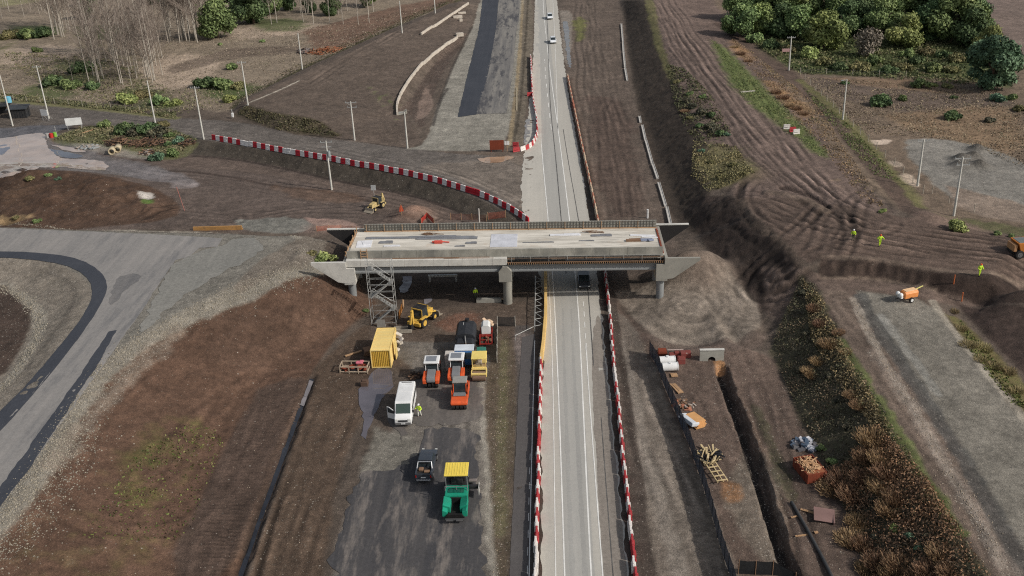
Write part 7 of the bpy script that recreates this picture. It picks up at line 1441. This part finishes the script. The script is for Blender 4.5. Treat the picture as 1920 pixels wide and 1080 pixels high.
def crown(name, lobes, n, size, cols, seed, shell=.45, up=.25, elong=1.3):
    r = np.random.default_rng(seed); lobes = np.array(lobes, float); vol = (lobes[:, 3] * lobes[:, 4] * lobes[:, 5]) ** (2 / 3); li = r.choice(len(lobes), n, p=vol / vol.sum()); Lb = lobes[li]
    d = unit(r.normal(size=(n, 3))); rad = shell + (1 - shell) * r.random(n) ** .6; rad *= 1 + .16 * r.normal(size=n) * (r.random(n) < .35)
    c = Lb[:, :3] + d * rad[:, None] * Lb[:, 3:6]; nrm = unit(d + .7 * r.normal(size=(n, 3)) + np.array([0, 0, up])); a = unit(np.cross(nrm, r.normal(size=(n, 3)))); b = np.cross(nrm, a); s = size * (.55 + .9 * r.random(n))
    cols = np.array(cols); lobe_t = r.random(len(lobes))[li]; k = np.clip(lobe_t * .6 + .4 * r.random(n), 0, .999) * (len(cols) - 1); i0 = k.astype(int); f = (k - i0)[:, None]; cc = cols[i0] * (1 - f) + cols[np.minimum(i0 + 1, len(cols) - 1)] * f
    cc = cc * (.82 + .34 * rad[:, None]) * (.8 + .4 * r.random((n, 1))) * 1.35; return quads_mesh(name, c, a * (s * .5)[:, None], b * (s * .5 * elong)[:, None], cc)  # leaves darken towards the core: inner shade painted into the crown
def rlobes(n, R0, z0, z1, lr, seed, flat=.8):
    r = np.random.default_rng(seed); out = []
    for i in range(n):
        a = r.random() * 6.28; z = z0 + (z1 - z0) * r.random(); t = (z - z0) / (z1 - z0 + 1e-6); rr = R0 * math.sqrt(r.random()) * math.sqrt(max(.12, 1 - (2 * t - .7) ** 2 * .7)); l = lr * (.7 + .6 * r.random()); out.append((rr * math.cos(a), rr * math.sin(a), z, l, l, l * flat))
    return out
DG = [L(44, 56, 38), L(68, 84, 54), L(98, 112, 74)]; MG = [L(54, 66, 42), L(86, 100, 62), L(120, 130, 84)]; YG = [L(72, 80, 48), L(110, 118, 70), L(140, 142, 90)]; BG = [L(38, 50, 38), L(60, 76, 56), L(92, 108, 82)]
BR_ = [L(96, 82, 68), L(134, 108, 85), L(162, 129, 98), L(140, 120, 93)]; OL = [L(60, 58, 40), L(92, 90, 60), L(126, 116, 82)]; DK = [L(44, 44, 38), L(66, 66, 54), L(94, 86, 68)]; PINK = [L(86, 80, 70), L(108, 101, 89), L(128, 120, 106)]; TEAL = [L(48, 66, 52), L(80, 104, 82), L(112, 132, 108)]
# unit trees: crown radius 1, standing on z = 0
def tree_mesh(kind, seed):
    if kind == 'broad': lob = rlobes(18, .8, .35, 1.65, .40, seed); cols, n, s = MG, 12000, .062
    elif kind == 'dark': lob = rlobes(18, .78, .3, 1.6, .42, seed); cols, n, s = DG, 12000, .062
    elif kind == 'pale': lob = rlobes(18, .78, .3, 1.5, .38, seed); cols, n, s = YG, 12000, .06
    elif kind == 'blue': lob = rlobes(22, .78, .35, 1.75, .36, seed); cols, n, s = BG, 11000, .06
    elif kind == 'conifer': lob = rlobes(26, .74, .35, 1.7, .34, seed, .9) + [(0, 0, 1.1, .8, .8, .8)]; cols, n, s = MG, 12000, .06
    elif kind == 'pinkbush': lob = rlobes(10, .45, .4, 1.1, .55, seed, .9); cols, n, s = PINK, 2600, .07
    elif kind == 'shrub': lob = rlobes(9, .68, .15, .55, .36, seed, .75); cols, n, s = DG, 1800, .11
    elif kind == 'mshrub': lob = rlobes(9, .68, .15, .6, .36, seed, .75); cols, n, s = MG, 1800, .11
    elif kind == 'yshrub': lob = rlobes(9, .68, .15, .6, .36, seed, .75); cols, n, s = YG, 1800, .11
    elif kind == 'olive': lob = rlobes(9, .7, .12, .5, .36, seed, .7); cols, n, s = OL, 1900, .10
    elif kind == 'darkshrub': lob = rlobes(10, .7, .1, .5, .36, seed, .7); cols, n, s = DK, 1900, .10
    elif kind == 'teal': lob = rlobes(8, .66, .12, .55, .34, seed, .75); cols, n, s = TEAL, 1500, .11
    return crown('crown', lob, n, s, cols, seed)
def reed_mesh(seed, cols, n=420, h=1.5, spread=.8):
    r = np.random.default_rng(seed); a = r.random(n) * 6.28; d = np.sqrt(r.random(n)) * spread; base = np.stack([d * np.cos(a), d * np.sin(a), np.zeros(n)], 1)
    lean = np.stack([np.cos(a), np.sin(a), np.zeros(n)], 1) * (.15 + .5 * r.random((n, 1))) + .2 * r.normal(size=(n, 3)) * np.array([1, 1, 0]) + np.array([0, 0, 1]); hh = h * (.35 + .65 * r.random(n)) * (1 - .35 * d / spread)
    v = unit(lean) * (hh / 2)[:, None]; c = base + v; u = unit(np.cross(v, r.normal(size=(n, 3)))) * (.008 + .016 * r.random((n, 1))); cols = np.array(cols); k = r.random(n) * (len(cols) - 1.001); i0 = k.astype(int); f = (k - i0)[:, None]; cc = (cols[i0] * (1 - f) + cols[i0 + 1] * f) * (.7 + .6 * r.random((n, 1)))
    return quads_mesh('blades', c, u, v, cc)
def limb(q, p, d, l, r0, depth, rnd, bare):
    e = p + d * l; q.cyl(p, e, r0, r0 * .6, 5 if depth > 1 else 3, smooth=False)
    if depth == 0: return
    for i in range(bare[depth]):
        t = .3 + .7 * rnd.random(); b = p + d * l * t; nd = (d + Vector((rnd.gauss(0, 1), rnd.gauss(0, 1), rnd.gauss(0, .5))) * (.42 if depth > 1 else .5) + Vector((0, 0, .22))).normalized(); limb(q, b, nd, l * rnd.uniform(.34, .55), r0 * .42, depth - 1, rnd, bare)
PROTO = {}
def tree(kind, nm, label, cat, loc, R0, group, var=0, rz=None, zs=1.):
    key = (kind, var % 3)
    if key not in PROTO:
        ms = [('crown', tree_mesh(kind, 100 + var % 3 + hash(kind) % 1 + len(kind) * 7))]
        if kind in ('broad', 'dark', 'pale', 'blue', 'conifer', 'pinkbush'):
            q = mb(); rnd = random.Random(var); q.cyl((0, 0, -.1), (.02, .02, .8), .07, .045, 8)
            for i in range(6): a = i * 1.05; q.cyl((.01, .01, .45 + .06 * i), (.5 * math.cos(a), .5 * math.sin(a), .95 + .1 * i), .03, .012, 5)
        else:
            q = mb()
            for i in range(7): a = i * .9; q.cyl((0, 0, -.05), (.45 * math.cos(a), .45 * math.sin(a), .35 + .03 * i), .02, .008, 4)
        tmp = q.build('trunk', BARKD); ms.append(('trunk' if kind in ('broad', 'dark', 'pale', 'blue', 'conifer', 'pinkbush') else 'stem', tmp.data)); bpy.data.objects.remove(tmp); PROTO[key] = ms
    t = thing(nm, label, cat, loc, random.uniform(0, 6.28) if rz is None else rz, group); t.scale = (R0 * random.uniform(.92, 1.08), R0 * random.uniform(.92, 1.08), R0 * zs)
    for pn, me in PROTO[key]:
        o = bpy.data.objects.new(pn, me); COL.objects.link(o); o.parent = t
    return t
ORD = ['leftmost', 'second', 'third', 'fourth', 'fifth', 'sixth', 'seventh', 'eighth', 'ninth', 'tenth', 'eleventh', 'twelfth', 'thirteenth', 'fourteenth', 'fifteenth', 'sixteenth', 'seventeenth', 'eighteenth', 'nineteenth', 'twentieth', 'twenty first', 'twenty second', 'twenty third', 'twenty fourth']
def place(group, nm, cat, items, lab, zs=1., base=.9):
    items = sorted(items)
    for i, it in enumerate(items):
        x, y, rp, kind = it[:4]; b = GP(x, y + rp * base); dist = math.sqrt(b.x ** 2 + b.y ** 2 + (CAMH - b.z) ** 2); dep = FPX * 1.0; zc = (CM.T @ (np.array(b) - np.array([0, 0, CAMH])))[2]; R0 = rp * zc / FPX
        o = ORD[i] if i == 0 else ('rightmost' if i == len(items) - 1 else ORD[i] + ' from the left')
        lb = it[4] if len(it) > 4 else lab.replace('#', o); b.z -= .08
        tree(kind, nm, lb, cat, b, R0, group, i, zs=zs)
# right grove
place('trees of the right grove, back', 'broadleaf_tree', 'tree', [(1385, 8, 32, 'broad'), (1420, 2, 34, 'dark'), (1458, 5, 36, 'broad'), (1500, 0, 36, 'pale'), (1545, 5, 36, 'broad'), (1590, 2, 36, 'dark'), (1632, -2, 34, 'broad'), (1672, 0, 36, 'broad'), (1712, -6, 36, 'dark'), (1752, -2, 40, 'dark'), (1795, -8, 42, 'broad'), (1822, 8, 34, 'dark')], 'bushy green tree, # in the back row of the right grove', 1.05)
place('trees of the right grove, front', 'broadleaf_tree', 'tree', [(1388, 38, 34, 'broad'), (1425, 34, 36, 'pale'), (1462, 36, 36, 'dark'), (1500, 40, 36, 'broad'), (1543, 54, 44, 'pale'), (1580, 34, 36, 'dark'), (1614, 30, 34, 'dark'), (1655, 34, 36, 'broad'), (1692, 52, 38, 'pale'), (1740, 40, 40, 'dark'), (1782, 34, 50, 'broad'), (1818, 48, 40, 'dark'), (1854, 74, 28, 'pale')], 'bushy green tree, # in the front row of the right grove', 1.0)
place('', 'bare_bush', 'bush', [(1628, 74, 35, 'pinkbush', 'round pinkish brown leafless bush at the front of the right grove')], '', 1.0)
place('', 'evergreen_tree', 'tree', [(1856, 122, 52, 'blue', 'large dense bluish green tree at the right edge of the grove')], '', .98)
place('scrub in front of the right grove', 'scrub_bush', 'bush', [(1415, 70, 20, 'mshrub'), (1445, 80, 20, 'shrub'), (1480, 88, 18, 'olive'), (1514, 96, 24, 'yshrub'), (1545, 112, 20, 'olive'), (1575, 122, 18, 'shrub'), (1610, 120, 22, 'olive'), (1640, 112, 20, 'mshrub'), (1665, 128, 20, 'shrub'), (1690, 122, 20, 'olive'), (1700, 98, 18, 'mshrub'), (1720, 110, 18, 'shrub'), (1738, 92, 18, 'olive'), (1745, 125, 20, 'mshrub'), (1770, 100, 16, 'shrub'), (1785, 128, 16, 'olive'), (1790, 105, 20, 'olive')], 'low scrub bush, # in the strip before the right grove', 1.1, .5)
place('bushes on the right field', 'field_bush', 'bush', [(1585, 153, 9, 'shrub', 'tiny dark bush behind the short armed pole'), (1652, 184, 26, 'shrub', 'wide dark bush alone on the right field'), (1694, 182, 12, 'mshrub', 'small bush right beside the wide dark field bush'), (1726, 155, 20, 'mshrub', 'bigger green bush near the scrub strip on the right field'), (1750, 156, 10, 'yshrub', 'little yellowish bush right of the bigger green field bush'), (1775, 158, 12, 'olive', 'olive bush left of the large bluish tree foot'), (1788, 180, 8, 'shrub', 'smallest dark bush in the middle of the right field'), (1784, 212, 20, 'shrub', 'round dark bush low on the right field'), (1854, 222, 13, 'darkshrub', 'flat brownish bush right of the round dark field bush'), (1868, 180, 18, 'teal', 'blue green bush below the large bluish tree'), (1893, 178, 16, 'mshrub', 'green bush right below the large bluish tree'), (1912, 200, 15, 'olive', 'olive bush at the right edge below the bluish tree'), (1849, 158, 12, 'olive', 'olive bush at the foot of the large bluish tree'), (1790, 418, 24, 'yshrub', 'round yellow green bush at the foot of the double crossarm pole'), (1868, 435, 10, 'mshrub', 'low green weeds right of the round bush at the ramp'), (1895, 440, 10, 'mshrub', 'low green weeds at the right edge above the ramp'), (1655, 392, 9, 'yshrub', 'small yellow green tuft left of the ramp end')], '', 1.0, .5)
# upper left
place('', 'conifer_tree', 'tree', [(409, 38, 37, 'conifer', 'big round green tree at the field edge of the bare wood')], '', 1.0)
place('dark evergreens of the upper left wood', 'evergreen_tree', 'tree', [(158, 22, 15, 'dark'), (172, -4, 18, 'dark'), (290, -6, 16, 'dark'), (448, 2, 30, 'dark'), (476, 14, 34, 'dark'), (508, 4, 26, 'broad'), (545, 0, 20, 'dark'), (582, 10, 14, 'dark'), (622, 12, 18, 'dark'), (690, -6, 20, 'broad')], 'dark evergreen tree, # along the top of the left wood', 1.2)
place('green bushes of the left field', 'field_bush', 'bush', [(20, 60, 22, 'olive'), (48, 62, 22, 'mshrub'), (82, 56, 24, 'shrub'), (70, 90, 14, 'mshrub'), (100, 148, 24, 'shrub'), (135, 152, 24, 'mshrub'), (152, 122, 24, 'shrub'), (172, 158, 18, 'shrub'), (240, 178, 26, 'yshrub'), (265, 172, 20, 'olive'), (300, 186, 20, 'mshrub'), (325, 188, 18, 'yshrub'), (388, 150, 26, 'shrub'), (420, 150, 28, 'mshrub'), (437, 122, 14, 'mshrub'), (448, 156, 18, 'olive'), (430, 182, 16, 'yshrub'), (412, 82, 6, 'mshrub'), (492, 76, 7, 'mshrub')], 'low green bush, # on the dry left field', 1.0, .5)
place('bushes on the island by the puddle', 'island_bush', 'bush', [(197, 231, 15, 'mshrub'), (236, 238, 24, 'shrub'), (258, 242, 20, 'darkshrub'), (279, 237, 25, 'shrub'), (299, 243, 23, 'darkshrub'), (304, 230, 14, 'olive'), (318, 250, 12, 'mshrub'), (336, 260, 15, 'teal'), (295, 291, 18, 'teal'), (326, 284, 16, 'mshrub'), (316, 268, 10, 'shrub')], 'bush, # on the debris island by the muddy puddle', 1.1, .5)
place('weeds on the reddish mound', 'weed_clump', 'weeds', [(55, 330, 12, 'olive'), (90, 326, 10, 'mshrub'), (110, 332, 9, 'teal'), (70, 410, 10, 'mshrub'), (30, 404, 8, 'olive')], 'weed clump, # on the reddish earth mound', .8, .5)
place('', 'field_bush', 'bush', [(610, 481, 24, 'yshrub', 'yellow green bush between the wing walls of the left bridge end'), (684, 578, 9, 'mshrub', 'small green bush at the foot of the left bridge slope'), (585, 470, 12, 'olive', 'olive tuft on the stones behind the left bridge end')], '', .9, .5)
# slopes on the right
SLP = 1
place('shrubs of the slope beyond the bridge', 'slope_shrub', 'shrub', [(1270, 150, 9, 'olive'), (1293, 172, 10, 'mshrub'), (1288, 185, 12, 'darkshrub'), (1300, 195, 14, 'darkshrub'), (1318, 178, 10, 'mshrub'), (1315, 205, 15, 'darkshrub'), (1334, 212, 13, 'shrub'), (1332, 232, 15, 'darkshrub'), (1352, 246, 13, 'shrub'), (1340, 240, 14, 'darkshrub'), (1312, 232, 11, 'shrub'), (1362, 250, 9, 'teal'), (1316, 280, 9, 'teal'), (1294, 218, 9, 'olive'), (1335, 300, 10, 'olive'), (1375, 305, 11, 'olive'), (1352, 326, 12, 'olive'), (1395, 322, 9, 'olive')], 'shrub, # on the slope beyond the bridge', .9, .5)
place('green shrubs of the planted slope', 'slope_shrub', 'shrub', [(1505, 545, 13, 'darkshrub'), (1530, 556, 11, 'olive'), (1500, 690, 12, 'darkshrub'), (1556, 700, 13, 'darkshrub'), (1575, 745, 15, 'darkshrub'), (1590, 795, 15, 'darkshrub'), (1540, 838, 12, 'mshrub'), (1560, 862, 14, 'mshrub'), (1640, 930, 13, 'darkshrub'), (1706, 1000, 18, 'teal'), (1722, 1018, 14, 'teal'), (1682, 985, 15, 'yshrub'), (1640, 1000, 13, 'darkshrub'), (1720, 950, 13, 'darkshrub'), (1740, 1000, 14, 'darkshrub'), (1515, 620, 12, 'darkshrub')], 'low shrub, # on the planted slope below the haul track', .9, .5)
REEDS = [reed_mesh(200 + i, BR_, 1100, 1.25, 1.1) for i in range(4)]; REEDT = [reed_mesh(220 + i, [L(104, 96, 70), L(150, 136, 100), L(170, 150, 110)], 420, 1.1, .9) for i in range(2)]
def reeds(group, items, lab, protos):
    items = sorted(items)
    for i, (x, y, rp) in enumerate(items):
        b = GP(x, y + rp * .6); zc = (CM.T @ (np.array(b) - np.array([0, 0, CAMH])))[2]; R0 = rp * zc / FPX
        o = bpy.data.objects.new('reed_clump', protos[i % len(protos)]); COL.objects.link(o); o.location = b; o.scale = (R0 * random.uniform(.9, 1.3), R0 * random.uniform(.9, 1.3), R0 * random.uniform(.6, .95)); o.rotation_euler = (0, 0, random.uniform(0, 6))
        tag(o, lab.replace('#', ORD[i] if i == 0 else ('rightmost' if i == len(items) - 1 else (ORD[i] + ' from the left' if i < len(ORD) else 'among the rightmost'))), 'reeds', group)
reeds('rust brown reed clumps of the upper planted slope', [(1557, 640, 16), (1540, 604, 11), (1535, 672, 14), (1518, 690, 12), (1600, 735, 15), (1612, 755, 13), (1526, 575, 11), (1585, 655, 10), (1572, 620, 9), (1522, 700, 10)], 'rust brown reed clump, # on the upper planted slope', REEDS)
reeds('rust brown reed clumps of the lower planted slope', [(1640, 812, 26), (1628, 845, 24), (1655, 850, 24), (1665, 875, 22), (1622, 885, 22), (1580, 890, 26), (1565, 905, 22), (1605, 915, 24), (1655, 905, 24), (1670, 945, 22), (1682, 925, 20), (1612, 972, 20), (1598, 1000, 22), (1620, 1012, 20), (1650, 1045, 22), (1690, 1052, 24), (1675, 1070, 22), (1765, 1030, 20), (1745, 1062, 22), (1785, 1062, 20), (1720, 1075, 20), (1630, 1060, 18)], 'rust brown reed clump, # on the lower planted slope', REEDS)
reeds('straw tufts of the right edge strip', [(1800, 610, 12), (1815, 640, 14), (1845, 645, 16), (1862, 680, 14), (1890, 690, 16), (1905, 725, 16), (1790, 580, 9), (1838, 668, 12)], 'straw coloured tuft, # on the strip right of the gravel road', REEDT)
reeds('straw tufts of the upper track edge', [(1376, 86, 6), (1388, 98, 7), (1402, 112, 6), (1455, 170, 8), (1468, 180, 8), (1480, 196, 7), (1492, 200, 8), (1506, 210, 7), (1284, 206, 6)], 'straw brown tuft, # along the upper track', REEDS)
# bare trees of the upper left wood
BARE = []
for s_ in range(6):
    rnd = random.Random(40 + s_); q = mb(); tx, ty = rnd.uniform(-.3, .3), rnd.uniform(-.3, .3); q.cyl((0, 0, -.3), (tx, ty, 6), .085, .05, 6); q.cyl((tx, ty, 5.9), (tx + rnd.uniform(-.3, .3), ty + rnd.uniform(-.3, .3), 10.5), .05, .012, 5)
    tm = q.build('t', BARK).data; q = mb()
    for i in range(16):
        z = 2.2 + 7.4 * (i + rnd.random()) / 16; a = rnd.uniform(0, 6.28); d = Vector((math.cos(a), math.sin(a), rnd.uniform(.6, 1.5))).normalized(); limb(q, Vector((0, 0, z)), d, (10.8 - z) * .26 + 1.0, .032, 2, rnd, (0, 5, 6))
    bm_ = q.build('b', mat('twigs', L(138, 126, 116), .9, dirt=.3)).data; BARE.append((tm, bm_))
for o in [o for o in COL.objects if o.name.split('.')[0] in ('t', 'b')]: bpy.data.objects.remove(o)
r = np.random.default_rng(77)
def baretree(x, y, hpx, lab, group, i):
    b = GP(x, y); zc = (CM.T @ (np.array(b) - np.array([0, 0, CAMH])))[2]; h = hpx * zc / FPX / .95; t = thing('bare_tree', lab, 'tree', b, random.uniform(0, 6.28), group); s_ = h / 10.8; w_ = s_ * random.uniform(.8, 1.1); t.scale = (w_, w_, s_)
    for nm, me in zip(('trunk', 'branches'), BARE[i % 6]):
        o = bpy.data.objects.new(nm, me); COL.objects.link(o); o.parent = t
i = 0
for (x0, x1, y0, y1, n, h0, h1, lab, grp) in [(165, 308, 95, 160, 58, 90, 150, 'leafless thin tree of the dense grey thicket in the left field', 'bare trees of the dense thicket'), (312, 388, 52, 82, 30, 105, 165, 'pale leafless tree of the close stand left of the big round tree', 'bare trees left of the big round tree'), (505, 700, 18, 48, 26, 70, 115, 'pale leafless tree along the top field edge', 'bare trees along the top field edge'), (95, 165, 44, 74, 16, 95, 150, 'tall pale leafless tree at the upper left', 'tall bare trees at the upper left'), (0, 90, 5, 40, 12, 50, 80, 'leafless tree in the upper left corner', 'bare trees of the upper left corner')]:
    for k_ in range(n):
        baretree(x0 + (x1 - x0) * r.random(), y0 + (y1 - y0) * r.random(), h0 + (h1 - h0) * r.random(), lab, grp, i); i += 1
baretree(137, 152, 52, 'single pale sapling standing before the left thicket', '', i)
# ground cover nobody could count
def cover(name, polys, n, size, cols, seed, up=1.0, lift=.12):
    rr = np.random.default_rng(seed); pts = np.vstack([scatter_poly(p, n // len(polys), seed + j) for j, p in enumerate(polys)]); m = len(pts); keep = fbm(pts[:, 0] / 4, pts[:, 1] / 4, seed, 3) + .5 * rr.normal(size=m) > .05; pts = pts[keep]; m = len(pts)
    z = HT(pts[:, 0], pts[:, 1]); c = np.stack([pts[:, 0], pts[:, 1], z + lift * (.3 + rr.random(m))], 1); nrm = unit(rr.normal(size=(m, 3)) + np.array([0, 0, up])); a = unit(np.cross(nrm, rr.normal(size=(m, 3)))); b = np.cross(nrm, a); s = size * (.4 + rr.random(m)); cols = np.array(cols)
    k = np.clip(.5 + .6 * fbm(pts[:, 0] / 3, pts[:, 1] / 3, seed + 5, 3) + .2 * rr.normal(size=m), 0, .999) * (len(cols) - 1); i0 = k.astype(int); f = (k - i0)[:, None]; cc = (cols[i0] * (1 - f) + cols[i0 + 1] * f) * (.65 + .6 * rr.random((m, 1)))
    o = bpy.data.objects.new(name, quads_mesh(name, c, a * (s * .5)[:, None], b * (s * .8)[:, None], cc)); COL.objects.link(o); o['kind'] = 'stuff'; return o
SL = [(1500, 520), (1530, 535), (1560, 600), (1610, 690), (1665, 780), (1735, 900), (1795, 990), (1860, 1090), (1700, 1110), (1630, 1090), (1590, 970), (1545, 870), (1500, 780), (1465, 700), (1450, 640)]
cover('undergrowth', [SL], 40000, .11, [L(70, 66, 58), L(90, 82, 70), L(98, 98, 74), L(122, 104, 86), L(146, 126, 102)], 301, .6, .18)
cover('dry_scrub', [[(1640, 800), (1735, 900), (1795, 990), (1860, 1090), (1640, 1100), (1590, 970), (1560, 880), (1620, 860)]], 24000, .11, [L(100, 86, 70), L(140, 112, 86), L(172, 136, 102), L(122, 112, 84)], 331, .2, .5)
cover('dry_scrub', [[(1505, 525), (1540, 560), (1600, 690), (1660, 785), (1735, 900), (1640, 810), (1570, 720), (1520, 640)]], 10000, .11, [L(96, 88, 68), L(130, 112, 86), L(150, 128, 98), L(110, 108, 80)], 333, .2, .35)
cover('undergrowth', [[(1300, 265), (1380, 275), (1415, 325), (1330, 362), (1295, 330)]], 9000, .16, [L(84, 82, 58), L(112, 106, 76), L(134, 124, 90), L(146, 132, 98)], 303, .6, .12)
cover('undergrowth', [[(1250, 120), (1285, 130), (1335, 180), (1372, 250), (1330, 280), (1290, 250), (1262, 190)]], 8000, .2, [L(62, 66, 48), L(92, 94, 66), L(116, 110, 82)], 304, .8, .15)
cover('scrub_cover', [[(1375, 50), (1840, 60), (1880, 165), (1560, 140), (1500, 140), (1430, 95)]], 30000, .28, [L(56, 62, 42), L(86, 92, 60), L(112, 110, 76), L(104, 94, 76)], 305, .6, .35)
cover('grass', [[(1335, 75), (1430, 160), (1560, 290), (1545, 300), (1470, 240), (1390, 180)], [(1500, 160), (1600, 240), (1690, 340), (1640, 330)]], 12000, .14, [L(78, 88, 54), L(104, 114, 68), L(130, 124, 88)], 307, .4, .1)
cover('grass', [[(0, 95), (60, 150), (200, 200), (330, 215), (420, 200), (420, 150), (330, 170), (200, 110)], [(0, 185), (200, 205), (330, 222), (330, 212), (200, 196), (0, 175)], [(100, 262), (150, 238), (300, 235), (370, 262), (330, 290), (200, 272)]], 30000, .24, [L(80, 84, 58), L(110, 110, 78), L(140, 128, 102)], 309, .4, .15)
cover('grass', [[(330, 800), (400, 800), (420, 830), (350, 1010), (150, 1010), (250, 860)], [(1800, 600), (1880, 690), (1930, 770), (1900, 760), (1820, 660)]], 4200, .14, [L(72, 78, 44), L(96, 104, 54), L(124, 116, 76)], 311, .4, .06)
cover('grass', [[(440, 200), (560, 134), (700, 70), (860, 2), (850, -4), (690, 60), (550, 125), (430, 190)], [(445, 212), (520, 244), (640, 256), (600, 228), (530, 216), (460, 200)]], 9000, .2, [L(70, 70, 52), L(98, 96, 68), L(118, 108, 86)], 313, .4, .12)
cover('dry_grass', [[(0, 100), (160, 100), (300, 60), (640, 45), (860, 0), (700, 70), (560, 130), (450, 200), (330, 205), (0, 180)]], 40000, .17, [L(126, 114, 98), L(146, 133, 116), L(160, 146, 128), L(122, 120, 92)], 341, 1.2, .08)
cover('dry_grass', [[(1370, 70), (1420, 105), (1530, 195), (1600, 300), (1660, 390), (1620, 380), (1560, 300), (1480, 210), (1400, 120)]], 12000, .14, [L(112, 102, 82), L(136, 114, 88), L(156, 132, 100), L(100, 100, 66)], 343, .5, .12)
cover('dry_grass', [[(1505, 145), (1860, 165), (1920, 200), (1960, 330), (1800, 265), (1690, 255), (1620, 250)]], 26000, .16, [L(112, 100, 88), L(132, 116, 98), L(146, 128, 106), L(108, 104, 82)], 345, 1.2, .07)
# ------------------------------------------------------------------ light
SD = Vector((1.3, -.55, 1.02)).normalized(); EL = math.asin(SD.z); AZ = math.atan2(SD.x, SD.y)
w = bpy.data.worlds.new('World'); scene.world = w; w.use_nodes = True; nt = w.node_tree
for n in list(nt.nodes): nt.nodes.remove(n)
sky = nt.nodes.new('ShaderNodeTexSky'); sky.sky_type = 'NISHITA'; sky.sun_disc = False; sky.sun_elevation = EL; sky.sun_rotation = AZ; sky.dust_density = 2.5; sky.ozone_density = 1; sky.air_density = 1.2
bg = nt.nodes.new('ShaderNodeBackground'); bg.inputs[1].default_value = .10; ow = nt.nodes.new('ShaderNodeOutputWorld'); hs = nt.nodes.new('ShaderNodeHueSaturation'); hs.inputs['Saturation'].default_value = .55; nt.links.new(sky.outputs[0], hs.inputs['Color']); nt.links.new(hs.outputs[0], bg.inputs[0]); nt.links.new(bg.outputs[0], ow.inputs[0])
ld = bpy.data.lights.new('sun', 'SUN'); ld.energy = 3.1; ld.angle = R(1.3); ld.color = (1, .95, .88); lo = bpy.data.objects.new('sun', ld); COL.objects.link(lo); lo.rotation_euler = SD.to_track_quat('Z', 'Y').to_euler(); lo.location = SD * 200
scene.view_settings.view_transform = 'Standard'; scene.view_settings.look = 'None'; scene.view_settings.exposure = 0; scene.view_settings.gamma = 1
scene.cycles.max_bounces = 5; scene.cycles.transparent_max_bounces = 12
scene.cycles.use_denoising = False
scene.cycles.filter_width = 1.15
